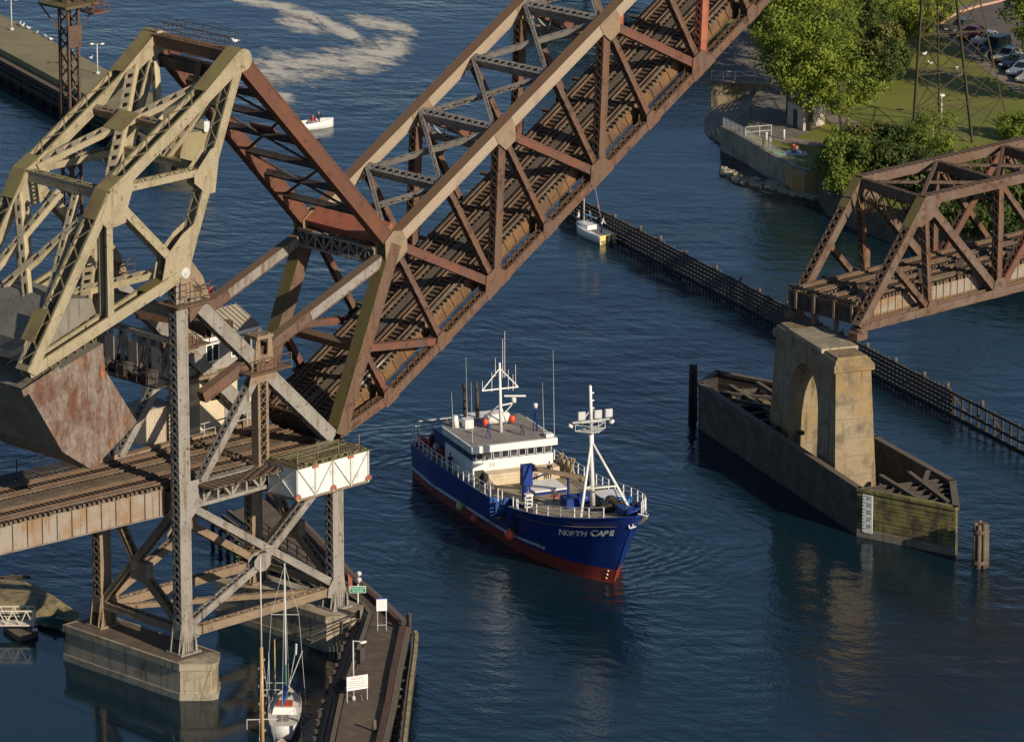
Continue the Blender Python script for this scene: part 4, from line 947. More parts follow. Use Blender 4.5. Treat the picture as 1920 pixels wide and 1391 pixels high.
mb.build('inner_piles', M['timber'], cb_)
mb = MB()
for k in range(16):
    a = R6.uniform(19, 33); mb.obox(inside(a, R6.uniform(1.5, 6))+Z*(ZC-.2+R6.uniform(0,.2)), uc*R6.uniform(.6,1.6), nc*.35, Z*.08)
mb.build('moss_planks', M['mosstimber'], cb_)
# tide gauge
gd = (C3-C1).normalized(); gn = V((gd.y, -gd.x, 0)); gn = gn if gn.y < 0 else -gn
g0 = C1+gd*(at(1634, 955, z=2.2)-C1).dot(gd)*1.0
tg = thing('tide_gauge', 'white tide gauge board with black numbers 31 to 39 on the crib front', 'gauge', g0+gn*.5)
gw = 1.05
mb = MB(); mb.obox(g0+gd*gw/2+gn*.36+Z*2.25, gd*gw/2, gn*.03, Z*1.75); mb.build('board', M['white'], tg)
INK = mat('black ink', (.02,.02,.02), None, var=0, bump=0)
def text(body, name, parent, origin, xdir, updir, h, m, align='LEFT', depth=.004, bold=0):
    c = bpy.data.curves.new(name, 'FONT'); c.body = body; c.size = h*1.37; c.extrude = depth; c.offset = bold; c.align_x = align
    o = bpy.data.objects.new(name, c); me = bpy.data.meshes.new_from_object(o); bpy.data.objects.remove(o)
    xd, ud = V(xdir).normalized(), V(updir).normalized(); nd = xd.cross(ud)
    par = wpos(parent)
    for v_ in me.vertices: p = v_.co; v_.co = V(origin)-par + xd*p.x + ud*p.y + nd*p.z
    me.materials.clear(); me.materials.append(m)
    ob = bpy.data.objects.new(name, me); COL.objects.link(ob); ob.parent = parent; return ob
for k, t_ in enumerate(('31', '33', '35', '37', '39')): text(t_, 'number', tg, g0+gd*.35+gn*.396+Z*(3.55-k*.66), gd, Z, .4, INK)
mb = MB()
for k in range(12): mb.obox(g0+gd*(.1 if k % 2 else .14)+gn*.394+Z*(3.85-k*.3), gd*(.08 if k % 2 else .12), gn*.003, Z*.03)
mb.build('scale_marks', INK, tg)
# ---- pile dolphins
def dolphin(label, u_, v_, ztop, r, n_, ring):
    c = at(u_, v_, z=0); t = thing('pile_dolphin', label, 'mooring dolphin', c)
    pts = [V((0,0,0))]+[V((r*math.cos(6.283*k/n_), r*math.sin(6.283*k/n_), 0)) for k in range(n_)]
    for k, p in enumerate(pts):
        mb = MB(); mb.tube(c+p*1.15-Z*1, c+p+Z*(ztop+R6.uniform(-.15,.15)), .22, .19, 9); mb.build('pile', M['plank' if ring else 'timber'], t)
    if ring:
        for z_ in (ztop-.7, .5):
            mb = MB(); mb.rings([[c+V((math.cos(6.283*k/20)*(r+.25), math.sin(6.283*k/20)*(r+.25), z_+dz)) for k in range(20)] for dz in (-.18, .18)], cap0=False, cap1=False); mb.build('band', M['plank'], t)
dolphin('dark slim cluster of timber piles standing off the left end of the fender crib', 1299, 778, 4.9, .28, 4, False)
dolphin('banded round cluster of grey timber piles standing right of the tide gauge', 1838, 1062, 4.0, .5, 7, True)
# ================================================================== long timber guide wall
G0, G1 = at(1052, 396, z=0), at(1935, 857, z=0)
gd_ = (G1-G0); GL = gd_.length; gd_ /= GL; gnn = V((gd_.y, -gd_.x, 0)); gnn = gnn if gnn.x < 0 else -gnn
gw_ = thing('timber_guide_wall', 'long dark timber guide wall of close piles and wales leading into the channel', 'guide wall', G0)
mb = MB(); mb.tube(G0-Z*1, G0+Z*2.45, .15, .135, 6); pm = mb.build('pile', M['timber'], gw_)
NP = int(GL/.78); mb2 = MB()
for k in range(1, NP):
    kk = NP-k; d_ = kk*.78; wide = d_ > GL-15
    if wide and kk % 2: continue
    if k <= 104:
        o = pm.copy(); COL.objects.link(o); o.parent = gw_; o.location = gd_*d_+V((0,0,R6.uniform(-.12,.12)))
    else: mb2.tube(G0+gd_*d_-Z*1, G0+gd_*d_+Z*(2.45+R6.uniform(-.12,.12)), .15, .135, 6)
tag(mb2.build('pile_row', M['timber'], gw_), kind='stuff')
for k in range(6):
    z_ = .12+k*.44; mb = MB(); e = GL if k in (0, 2, 5) else GL-15
    mb.obox(G0+gd_*e/2+gnn*.15+Z*z_, gd_*e/2, gnn*.05, Z*.135); mb.build('wale', M['timber'], gw_)
mb = MB()
for k in range(14): mb.beam(G0+gd_*(4+k*7)+Z*2.2-gnn*.1, G0+gd_*(4+k*7)-gnn*2.2-Z*.5, .16, .16)
mb.build('raker_piles', M['timber'], gw_)
mb = MB()
for k in range(17): p = G0+gd_*(3+k*5.7+R6.uniform(-1,1))+Z*2.4; mb.tube(p, p+Z*R6.uniform(.35,.7), .2, .15, 7)
mb.build('pile_heads', M['plank'], gw_)
# ================================================================== people
def person(name_label, loc, face, shirt, pants, hat=None, skin=(.45,.27,.18), hair=(.03,.02,.015), pose='stand', group=None, s=1.0, seat=0.0):
    """one continuous-surface figure about 1.75 m tall; face = heading angle"""
    ang = face; fx_, fy_ = math.cos(ang), math.sin(ang); f_ = V((fx_, fy_, 0)); l_ = V((-fy_, fx_, 0)); o = V(loc)
    me_key = []
    mats = []
    for nm, c in (('skin', skin), ('shirt', shirt), ('trousers', pants), ('headwear', hat or hair), ('shoes', (.02,.02,.02))):
        k = nm+str([round(q, 3) for q in c])
        if k not in M: M[k] = mat('person '+nm, tuple(c), None, var=.12, bump=0, rough=.8)
        mats.append(M[k])
    def P(a, b, c): return o + (f_*a + l_*b + Z*c)*s
    mb = MB(); mb.smooth = True; n = 10
    def ring(c, ra, rb): return [P(c[0]+ra*math.cos(6.283*i/n), c[1]+rb*math.sin(6.283*i/n), c[2]) for i in range(n)]
    lean = {'stand': 0, 'lean': .25, 'sit': .05}[pose]
    hipz = .92 if pose != 'sit' else .16
    def tx(z): return lean*(z-hipz)
    T_ = [(hipz-.04,.10,.15),(hipz+.08,.115,.165),(hipz+.25,.105,.15),(hipz+.42,.12,.185),(hipz+.52,.105,.20),(hipz+.57,.075,.13),(hipz+.60,.055,.06),(hipz+.66,.055,.055),(hipz+.70,.08,.065),(hipz+.78,.10,.078),(hipz+.86,.095,.075),(hipz+.91,.05,.045)]
    b = len(mb.v); rs = [ring((tx(z), 0, z), ra, rb) for z, ra, rb in T_]
    for r_ in rs: mb.v += r_
    for j in range(len(rs)-1):
        mb.k = 2 if j < 1 else (1 if j < 5 else (0 if j < 9 else 3))
        for i in range(n): k = (i+1) % n; mb.face([b+j*n+i, b+j*n+k, b+(j+1)*n+k, b+(j+1)*n+i])
    mb.k = 2; mb.face([b+i for i in range(n)][::-1]); mb.k = 3; mb.face([b+(len(rs)-1)*n+i for i in range(n)])
    mb.k = 0; hz = hipz+.77; hx_ = tx(hz); mb.blob(P(hx_+.1, 0, hz-.01), .02*s, .016*s, .025*s, 6, 4)    # nose
    for q in (-1, 1): mb.blob(P(hx_, q*.08, hz), .02*s, .012*s, .03*s, 6, 4)
    if hat: mb.k = 3; mb.tube(P(tx(hipz+.83)+.02, 0, hipz+.83), P(tx(hipz+.83)+.02, 0, hipz+.86), .13*s, .11*s, 12)
    for q in (-1, 1):
        if pose == 'sit': J = [(0, q*.09, hipz), (.42, q*.14, hipz+.28), (.62, q*.12, .05)]
        elif pose == 'lean': J = [(0, q*.09, hipz), (.05, q*.11, .5), (-.06, q*.12, .08)]
        else: J = [(0, q*.09, hipz), (.03+.05*q, q*.1, .5), (.0-.04*q, q*.11, .08)]
        mb.k = 2; mb.tube(P(*J[0]), P(*J[1]), .088*s, .062*s, 8); mb.tube(P(*J[1]), P(*J[2]), .062*s, .045*s, 8); mb.blob(P(*J[1]), .06*s, .06*s, .06*s)
        mb.k = 4; mb.blob(P(J[2][0]+.06, J[2][1], J[2][2]-.03), .13*s, .13*s*.6, .05*s)
        sh_ = (tx(hipz+.5), q*.2, hipz+.5)
        el = (sh_[0]+.05+lean*.5, q*.27, hipz+.24); ha = (sh_[0]+.22+lean*.6, q*.2, hipz+.06)
        mb.k = 1; mb.tube(P(*sh_), P(*el), .055*s, .042*s, 8); mb.tube(P(*el), P(*ha), .042*s, .032*s, 8); mb.blob(P(*sh_), .062*s, .062*s, .06*s); mb.blob(P(*el), .042*s, .042*s, .042*s)
        mb.k = 0; mb.blob(P(ha[0]+.04, ha[1], ha[2]-.03), .045*s, .03*s, .05*s)
        for k in range(4): mb.tube(P(ha[0]+.05, ha[1]-.03+k*.02, ha[2]-.06), P(ha[0]+.07, ha[1]-.03+k*.02, ha[2]-.12), .009*s, .007*s, 5)
        mb.tube(P(ha[0]+.07, ha[1]-q*.02, ha[2]-.02), P(ha[0]+.11, ha[1]-q*.03, ha[2]-.06), .01*s, .008*s, 5)
    ob = mb.build('person', mats); ob.location = (0,0,0)
    # put the origin at the feet
    for v_ in ob.data.vertices: v_.co -= o
    ob.location = o
    return tag(ob, name_label, 'person', group)
# ================================================================== the ship
SO = at(1149, 1093, z=0)
sa_ = math.radians(68); rt_ = V((.7096,-.7046,0)); fh_ = V((.7046,.7096,0))
SA = -math.cos(sa_)*rt_+math.sin(sa_)*fh_; SP = math.sin(sa_)*rt_+math.cos(sa_)*fh_
def S(x, y, z): return SO + SA*x + SP*y + Z*z
ship = thing('fishing_vessel', 'dark blue hulled fishing vessel with white wheelhouse passing through the channel', 'ship', S(18, 0, 0))
def interp(tab, x):
    if x <= tab[0][0]: return tab[0][1]
    for (a, p), (b, q) in zip(tab, tab[1:]):
        if x <= b: return p+(q-p)*(x-a)/(b-a)
    return tab[-1][1]
EDZ = [(-4.6,7.3),(-2,6.65),(0,6.2),(3,5.6),(6,5.1),(9,4.65),(12,4.25),(15.8,3.9),(25,3.5),(36.5,3.2)]
DH = [(-4.6,.06),(-4.3,.6),(-3.5,1.25),(-2,2.1),(0,3.2),(2,4.0),(4,4.6),(6,4.95),(9,5.2),(30,5.2),(36.5,4.7)]
WH = [(0,.05),(2,1.45),(4.4,2.65),(8,3.6),(11.5,4.15),(18,4.6),(30,5.0),(36.5,4.5)]
def edge(x, sg): return (x, sg*interp(DH, x), interp(EDZ, x))
def hullpt(s_, t_, sg):      # s_ station 0..1, t_ 0 waterline..1 deck edge (negative below water)
    xd = -4.6+41.1*s_**1.35; xw = 36.5*s_**1.35
    zd = interp(EDZ, xd); hd = interp(DH, xd); hw = interp(WH, xw)
    tt = max(t_, 0); fl = tt**1.35
    return S(xw+(xd-xw)*tt**1.1, sg*(hw+(hd-hw)*fl)*(1 if t_ >= 0 else 1+t_*.3), zd*t_)
hullm = mat('blue hull paint', (.011,.038,.215), (.010,.031,.17), .5, var=.1, rough=.32, bump=.03, streak=(.025,.042,.17), spots=(.12,.06,.045), spotscale=1.5, spotthr=(.66,.72))
bootm = mat('red bottom paint', (.27,.042,.03), (.21,.038,.028), .8, var=.2, rough=.55, streak=(.24,.07,.05))
mb = MB(); mb.smooth = True
NS = 34
def lv(s_):
    xd = -4.6+41.1*s_**1.35; zd = interp(EDZ, xd); zb = interp([(-5,1.45),(8,1.15),(36,.62)], xd)
    return [-.35, 0, zb/zd*.5, zb/zd, zb/zd+.0001]+[zb/zd+(1-zb/zd)*q for q in (.2,.4,.6,.8,1)]
for sg in (-1, 1):
    b_ = len(mb.v); nl_ = 10
    for i in range(NS+1):
        for t_ in lv(i/NS): mb.v.append(hullpt(i/NS, t_, sg))
    for i in range(NS):
        for j in range(nl_-1):
            xm_ = -4.6+41.1*((i+.5)/NS)**1.35
            if sg == -1 and j >= 6 and 10.9 < xm_ < 15.6: continue
            mb.k = 1 if j < 3 else 0; mb.face([b_+i*nl_+j, b_+(i+1)*nl_+j, b_+(i+1)*nl_+j+1, b_+i*nl_+j+1])
mb.smooth = False; mb.k = 0
mb.poly([hullpt(1, t_, -1) for t_ in lv(1)]+[hullpt(1, t_, 1) for t_ in lv(1)][::-1])
hull = mb.build('hull', [hullm, bootm], ship)
# deck
deckm = mat('worn tan deck paint', (.33,.265,.175), (.40,.33,.235), .6, (.4,.65), spots=(.20,.14,.085), spotscale=.9, spotthr=(.58,.68), var=.18)
def dz(x): return interp([(-4,6.3),(0,5.4),(3,4.9),(6,4.45),(9,4.05),(12,3.75),(16,3.5),(22,3.35),(36,3.05)], x)
mb = MB(); xs = [-3.2+k*1.2 for k in range(33)]
for a, b in zip(xs, xs[1:]):
    for sg in (-1, 1):
        lim = 3.2 if sg == -1 and 10.4 < (a+b)/2 < 15.9 else 99
        mb.poly([S(a, 0, dz(a)), S(b, 0, dz(b)), S(b, sg*min(interp(DH, b)-.05, lim), dz(b)), S(a, sg*min(interp(DH, a)-.05, lim), dz(a))])
mb.build('deck', deckm, ship)
# bulwark cap and rub rail
for sg, r_ in ((1, (-9, 99)), (-1, (-9, 10.2)), (-1, (15.4, 99))):
    mb = MB(); xs_ = [-4.6+41.1*(i/40)**1.3 for i in range(41)]; pts = [S(*edge(x_, sg)) for x_ in xs_]
    for p, q, x_ in zip(pts, pts[1:], xs_):
        if r_[0] < x_ < r_[1]: mb.beam(p, q+(q-p).normalized()*.02, .18, .1, SP)
    mb.build('bulwark_cap', hullm, ship)
railm = mat('grey white rub rail', (.55,.54,.52), (.35,.33,.30), .5, var=.1)
for sg in (-1, 1):
    mb = MB(); pts = []
    for i in range(24):
        s_ = .31+.69*i/23; xd = -4.6+41.1*s_**1.35; zr = interp([(5,1.75),(11,1.4),(36,.95)], xd); p = hullpt(s_, zr/interp(EDZ, xd), sg); pts.append(p+SP*sg*.06)
    mb.path(pts, .14, 6); mb.build('rub_rail', railm, ship)
# name on the bow
namem = mat('pale name letters', (.75,.74,.70), None, var=.05, bump=0)
# letters placed on the curved bow plating
def bow_frame(s_, t_):
    p = hullpt(s_, t_, -1); px_ = (hullpt(s_-.01, t_, -1)-p).normalized(); up_ = (hullpt(s_, t_+.02, -1)-p).normalized()
    return p, px_, up_
s_cur = .262
for ch, h_ in (('N',.86),('O',.68),('R',.68),('T',.68),('H',.68),(' ',.5),('C',.86),('A',.68),('P',.68),('E',.68)):
    xd = -4.6+41.1*s_cur**1.35
    p, px_, up_ = bow_frame(s_cur, (interp(EDZ, xd)-1.95)/interp(EDZ, xd))
    if ch != ' ':
        nn_ = px_.cross(up_).normalized(); nn_ = nn_ if nn_.dot(CAM-p) > 0 else -nn_
        o = text(ch, 'name_letter', hull, p+nn_*.03, px_, up_, h_, namem, depth=.012, bold=.035)
    ds = (.78 if ch in 'NOC' else (.66 if ch != ' ' else .42))*(.9 if h_ < .8 else 1.05)
    # advance by arc length
    a0_ = hullpt(s_cur, .7, -1)
    while (hullpt(s_cur, .7, -1)-a0_).length < ds and s_cur > .02: s_cur -= .0015
mb = MB()
for k in range(3): p = hullpt(.045, .06+.055*k, -1); mb.blob(p, .1, .1, .1, 6, 4)
mb.build('draught_marks', namem, ship)
# side gate recess
def sidept(x, z):
    best = min(((abs((hullpt(i/300, z/interp(EDZ, -4.6+41.1*(i/300)**1.35), -1)-SO).dot(SA)-x), i) for i in range(40, 260)))[1]
    xd = -4.6+41.1*(best/300)**1.35
    return hullpt(best/300, z/interp(EDZ, xd), -1)
lit = mat('sunlit hull blue', (.03,.11,.36), (.02,.06,.2), 1.5, var=.2)  # brighter hull blue: sunlight on the bulkhead put into the colour
xa_, xb_ = 10.5, 15.9
mb = MB(); mb.hexa([S(xb_-.1, -5.05, 2.1), S(xb_, -5.05, 2.1), S(xb_, -3.2, 2.1), S(xb_-.1, -3.2, 2.1), S(xb_-.1, -5.15, 3.9), S(xb_, -5.15, 3.9), S(xb_, -3.2, 3.6), S(xb_-.1, -3.2, 3.6)]); mb.build('recess_bulkhead', lit, ship)
mb = MB(); mb.hexa([S(xa_, -4.9, 2.1), S(xb_, -5.0, 2.1), S(xb_, -3.2, 2.1), S(xa_, -3.2, 2.1), S(xa_, -4.9, 2.2), S(xb_, -5.0, 2.2), S(xb_, -3.2, 2.2), S(xa_, -3.2, 2.2)]); mb.build('recess_floor', M['dark'], ship)
mb = MB(); mb.hexa([S(xa_, -3.2, 2.2), S(xb_, -3.2, 2.2), S(xb_, -3.1, 2.2), S(xa_, -3.1, 2.2), S(xa_, -3.2, 3.95), S(xb_, -3.2, 3.6), S(xb_, -3.1, 3.6), S(xa_, -3.1, 3.95)])
for k in range(9): mb.obox(S(xa_+.4+k*.6, -3.23, 2.95), SA*.04, SP*.03, Z*.7)
mb.build('recess_wall', hullm, ship)
mb = MB(); mb.hexa([S(xa_, -4.95, 2.1), S(xa_+.1, -4.95, 2.1), S(xa_+.1, -3.2, 2.1), S(xa_, -3.2, 2.1), S(xa_, -5.1, 4.5), S(xa_+.1, -5.1, 4.5), S(xa_+.1, -3.2, 4.0), S(xa_, -3.2, 4.0)]); mb.build('recess_end', M['black'], ship)
# railings
def railing(pts, h=1.05, name='railing', n_mid=1, m=None):
    mb = MB()
    for i, p in enumerate(pts): mb.beam(p, p+Z*h, .09, .09)
    for k in range(n_mid+1):
        hz = h*(1-k*.42); mb.path([p+Z*hz for p in pts], .035, 5)
    mb.build(name, m or M['white'], ship)
railing([S(*edge(x, -1))+SP*.12 for x in [15.8+k*1.3 for k in range(16)]], 1.0)
railing([S(*edge(x, 1))-SP*.12 for x in [13+k*1.4 for k in range(17)]], 1.0)
railing([S(*edge(x, -1))+SP*.15 for x in (9.4, 7.6, 5.8, 4, 2.3, .7, -.8, -2.2)], .95)
railing([S(*edge(x, 1))-SP*.15 for x in (11.5, 9.6, 7.6, 5.8, 4, 2.3, .7, -.8, -2.2, -3.3)], 1.1)
for x in (15.2, 14.2, 11.6, 10.8):
    mb = MB(); mb.beam(S(x, -4.6, dz(x)), S(x, -4.6, dz(x)+1.25), .09, .09); mb.build('stanchion', M['white'], ship)
railing([S(36.3, -4.5+k*1.8, 3.1) for k in range(6)], 1.7)
# wheelhouse
hx0, hx1, hy0, hy1, hz0, hz1 = 21.8, 28.6, -4.35, 3.4, 3.3, 6.9
mb = MB()
def sbox(mb, a, b): mb.hexa([S(a[0],a[1],a[2]), S(b[0],a[1],a[2]), S(b[0],b[1],a[2]), S(a[0],b[1],a[2]), S(a[0],a[1],b[2]), S(b[0],a[1],b[2]), S(b[0],b[1],b[2]), S(a[0],b[1],b[2])])
sbox(mb, (hx0, hy0, 3.0), (hx1, hy1, 5.42)); mb.build('house_wall', M['white'], ship)
bluem = mat('deep blue trim paint', (.012,.03,.15), None, var=.1, rough=.4)
mb = MB(); sbox(mb, (hx0, hy0, 5.423), (hx1, hy1, 6.25)); mb.build('window_band', bluem, ship)
mb = MB(); mb.prism([S(hx0-.45, hy0-.3, 6.253), S(hx1, hy0-.3, 6.253), S(hx1, hy1+.25, 6.253), S(hx0-.45, hy1+.25, 6.253)], Z*.62); mb.build('roof_visor', M['white'], ship)
mb = MB(); sbox(mb, (hx0-.2, hy0-.1, 6.877), (hx1+1.4, hy1+.1, 6.9)); mb.build('roof_deck', mat('grey roof deck', (.27,.25,.22), (.22,.20,.18), .8, var=.15), ship)
for k in range(9):
    y0 = hy0+.28+k*.825
    mb = MB(); x_ = hx0-.03
    for (ya, za, yb, zb_) in ((y0, 5.5, y0+.7, 5.56), (y0, 6.12, y0+.7, 6.18), (y0, 5.56, y0+.06, 6.12), (y0+.64, 5.56, y0+.7, 6.12)): sbox(mb, (x_-.03, ya, za), (x_+.026, yb, zb_))
    wf = mb.build('window', M['steelpaint'], ship)
    mb = MB(); sbox(mb, (x_+.005, y0+.06, 5.56), (x_+.022, y0+.64, 6.12)); mb.build('pane', M['glass'], wf)
for k in range(3):
    mb = MB(); sbox(mb, (hx0+.5+k*1.4, hy0-.03, 5.5), (hx0+1.5+k*1.4, hy0-.004, 6.15)); mb.build('side_window', M['glass'], ship)
mb = MB(); sbox(mb, (hx0-.04, hy0+1.6, 4.75), (hx0-.004, hy0+2.15, 5.15)); mb.build('front_port', M['steelpaint'], ship)
mb = MB(); sbox(mb, (hx0-.05, hy0+.15, 3.4), (hx0-.004, hy0+1.05, 4.55)); mb.build('dark_locker', M['dark'], ship)
mb = MB(); sbox(mb, (hx0-1.3, hy0+1.0, 3.36), (hx0-.003, hy1+.1, 4.45))
for k in range(3): sbox(mb, (hx0-1.36, hy0+1.0, 3.55+k*.3), (hx0-1.302, hy1+.1, 3.62+k*.3))
mb.build('timber_locker', mat('pale dunnage boards', (.60,.50,.36), (.52,.42,.29), .9, var=.12), ship)
mb = MB(); sbox(mb, (hx1-.01, hy0+.8, 3.0), (33.6, hy1-.6, 5.3)); mb.build('aft_house', bluem, ship)
mb = MB(); sbox(mb, (29.4, -2.2, 5.303), (32.5, 2.6, 6.7)); mb.build('funnel_casing', M['white'], ship)
for y_ in (-1.6, -.4):
    mb = MB(); a = S(30.6, y_, 6.7); mb.tube(a, a+Z*2.6+SA*.1, .19, .17, 10); mb.tube(a+Z*2.6+SA*.1, a+Z*3.3+SA*.5, .17, .15, 10); mb.build('exhaust_pipe', M['dark'], ship)
# main mast
wm = M['white']
mb = MB(); b0 = S(24.9, -.4, 6.9); tp = b0+Z*6.4+SA*.3
mb.tube(b0, tp, .17, .1, 10)
for e in (-1, 1): mb.beam(b0+Z*4.0+SA*.2, b0+Z*4.0+SP*(1.75*e)+SA*.2, .11, .11); mb.beam(tp-Z*.5, b0+Z*4.0+SP*(1.75*e)+SA*.2, .09, .09)
mb.tube(b0+Z*2.6, b0+Z*.3+SA*3.4-SP*.6, .08, .08, 8); mb.tube(b0+Z*2.4, b0+Z*.2+SA*1.6+SP*1.2, .07, .07, 8); mb.beam(b0+Z*2.5, b0+Z*2.6+SP*1.1, .12, .1); mb.beam(b0+Z*1.4, b0+Z*2.5+SP*1.1, .07, .07)
mm_ = mb.build('main_mast', wm, ship)
mb = MB(); c = b0+Z*2.75+SP*1.25; mb.tube(c-Z*.1, c+Z*.35, .22, .2, 10); mb.obox(c+Z*.5+SP*.1, (SP*.9-SA*.35), Z.cross(SP)*.09, Z*.07); mb.build('radar', M['white'], mm_)
for dx, h0, h1 in ((-1.7,4.0,4.9),(-.8,3.8,5.6),(-.45,5.2,6.9),(.25,5.0,8.6),(.45,5.0,9.3),(.8,3.8,5.7),(1.25,3.7,5.2),(1.5,3.9,6.1)):
    mb = MB(); a = b0+SP*dx+SA*.2; mb.tube(a+Z*h0, a+Z*h1, .03, .02, 5); mb.build('antenna', wm, mm_)
for x, y, z, h in ((22.6, hy0+.3, 6.9, 5.6), (23.5, hy1-.2, 6.9, 4.6), (22.0, hy1+.2, 6.9, 8.0), (27.5, -4.0, 6.9, 3.4), (26.0, -3.2, 6.9, 7.0)):
    mb = MB(); a = S(x, y, z); mb.tube(a, a+Z*h+SA*.1-SP*.1, .03, .012, 5); mb.build('whip_antenna', M['steelpaint'], ship)
for x, y, h, m_ in ((23.4, -2.2, 1.2, 'b'), (23.2, 1.0, .8, 'd'), (24, 2.6, 2.2, 'b')):
    mb = MB(); a = S(x, y, 6.9)
    for e in (0, 2.1, 4.2): mb.beam(a+V((.25*math.cos(e), .25*math.sin(e), 0)), a+Z*h, .06, .06)
    mb.obox(a+Z*h, SA*.12, SP*.15, Z*.14); mb.build('searchlight', bluem if m_ == 'b' else M['dark'], ship)
mb = MB(); a = S(24, 2.6, 9.1); mb.tube(a, a+Z*.4, .18, .18, 8); mb.build('dome', wm, ship)
redb = mat('orange red life buoy', (.75,.10,.05), None, var=.1, rough=.5)
for x, y, r_ in ((26.6, -1.2, .3), (26.8, 1.5, .32)):
    mb = MB(); mb.blob(S(x, y, 7.45), r_, r_, r_*1.3, 10, 7); mb.build('life_raft', redb, ship)
mb = MB(); mb.tube(S(27.2, -.9, 7.5), S(27.4, 1.4, 7.5), .5, .5, 12); mb.build('raft_canister', wm, ship)
mb = MB(); mb.tube(S(27.9, -3.6, 6.9), S(27.9, -3.6, 8.0), .35, .2, 10); mb.obox(S(27.5, -2.6, 7.3), SA*.5, SP*.4, Z*.4); mb.build('vent_cowls', wm, ship)
mb = MB(); sbox(mb, (hx0-.1, hy1-.7, 6.9), (hx0+.6, hy1, 7.2)); mb.build('roof_box', wm, ship)
# foremast tripod
mb = MB(); fm = S(7.8, 1.4, dz(7.8)); ft = S(6.0, .35, 16.1)
mb.tube(fm, fm+(ft-fm)*.62, .26, .2, 10); mb.tube(fm+(ft-fm)*.62, ft, .17, .12, 10)
top_ = fm+(ft-fm)*.56
for x, y in ((4.0, -1.35), (3.7, 3.3)): mb.tube(S(x, y, dz(x)+.2), top_, .13, .1, 8)
hl = (S(4.0, -1.35, dz(4)+.2)*.63+top_*.37); hr = (S(3.7, 3.3, dz(4)+.2)*.63+top_*.37); hm = fm+(ft-fm)*.2
mb.tube(hl, hr, .07, .07, 8); mb.tube(hl, hm, .07, .07, 8); mb.tube(hr, hm, .07, .07, 8)
fore = mb.build('foremast', wm, ship)
mb = MB(); c = fm+(ft-fm)*.72
mb.beam(c-SP*1.75, c+SP*1.75, .14, .12); mb.beam(c-SP*1.75, c-SA*.5, .08, .08); mb.beam(c+SP*1.75, c-SA*.5, .08, .08); mb.beam(c-SP*.9, c+Z*1.1, .09, .09); mb.beam(c+SP*.9, c+Z*1.1, .09, .09)
for z_, r_ in ((-.3, 1.4), (-.85, 1.4)): 
    pts = [c+Z*z_+SP*(r_*q[0])+SA*(r_*q[1]) for q in ((-1,.15),(0,.45),(1,.15),(.25,-.6),(-.25,-.6),(-1,.15))]; mb.path(pts, .04, 5)
for q in ((-1,.15),(1,.15),(.25,-.6),(-.25,-.6)): p = c+SP*(1.4*q[0])+SA*(1.4*q[1]); mb.beam(p-Z*.9, p, .06, .06)
mb.poly([c-Z*.88+SP*(1.3*q[0])+SA*(1.3*q[1]) for q in ((-1,.15),(0,.4),(1,.15),(.25,-.55),(-.25,-.55))])
cn = mb.build('lamp_platform', M['steelpaint'], fore)
for dx in (-1.0, .55, 1.55):
    mb = MB(); p = c+SP*dx+Z*.6-SA*.2; mb.obox(p, SA*.1-SP*.02, SP*.33, Z*.36); mb.obox(p-SA*.11, SA*.02, SP*.27, Z*.3); mb.build('floodlight', M['steelpaint'], fore)
for dx in (-1.85, 1.85):
    mb = MB(); mb.tube(c+SP*dx-Z*.15, c+SP*dx*1.08-Z*.35, .2, .26, 10); mb.build('horn', wm, fore)
for k in range(3): 
    mb = MB(); p = fm+(ft-fm)*(.82+.06*k); mb.tube(p, p+SP*.3, .07, .07, 6); mb.build('navigation_light', wm, fore)
# deck crane
craneb = mat('bright blue crane paint', (.015,.045,.25), (.012,.03,.15), 1, var=.2, rough=.4)
mb = MB(); cb0 = S(14.4, -2.2, dz(14.4)); mb.tube(cb0, cb0+Z*1.6, .42, .38, 12); mb.obox(cb0+Z*2.2, SA*.4, SP*.45, Z*.7); mb.obox(cb0+Z*3.05+SP*.1, SA*.35, SP*.55, Z*.3)
cr = mb.build('crane', craneb, ship)
mb = MB(); p0_ = cb0+Z*3.0+SP*.3; p1_ = S(12.2, 2.2, dz(13)+2.2); mb.beam(p0_, p1_, .3, .36); mb.beam(p1_, p1_+(p1_-p0_).normalized()*.5, .2, .25); mb.tube(p1_-Z*.4, p1_+Z*.1, .25, .25, 8); mb.build('boom', M['greybrown'], cr)
mb = MB(); mb.tube(cb0+Z*1.8, p0_+(p1_-p0_)*.4, .1, .07, 8); mb.build('boom_ram', craneb, cr)
mb = MB(); a = S(11.5, .6, dz(11.5)); mb.beam(a, a+Z*2.4, .16, .16); mb.build('boom_rest', craneb, ship)
# hatch
mb = MB(); sbox(mb, (15.8, -.8, dz(17)), (18.8, 2.2, dz(17)+.35)); mb.build('hatch_coaming', bluem, ship)
mb = MB(); mb.prism([S(15.7, -.9, dz(17)+.353), S(18.9, -.9, dz(17)+.353), S(18.9, 2.3, dz(17)+.353), S(15.7, 2.3, dz(17)+.353)], Z*.12); mb.build('hatch_cover', wm, ship)
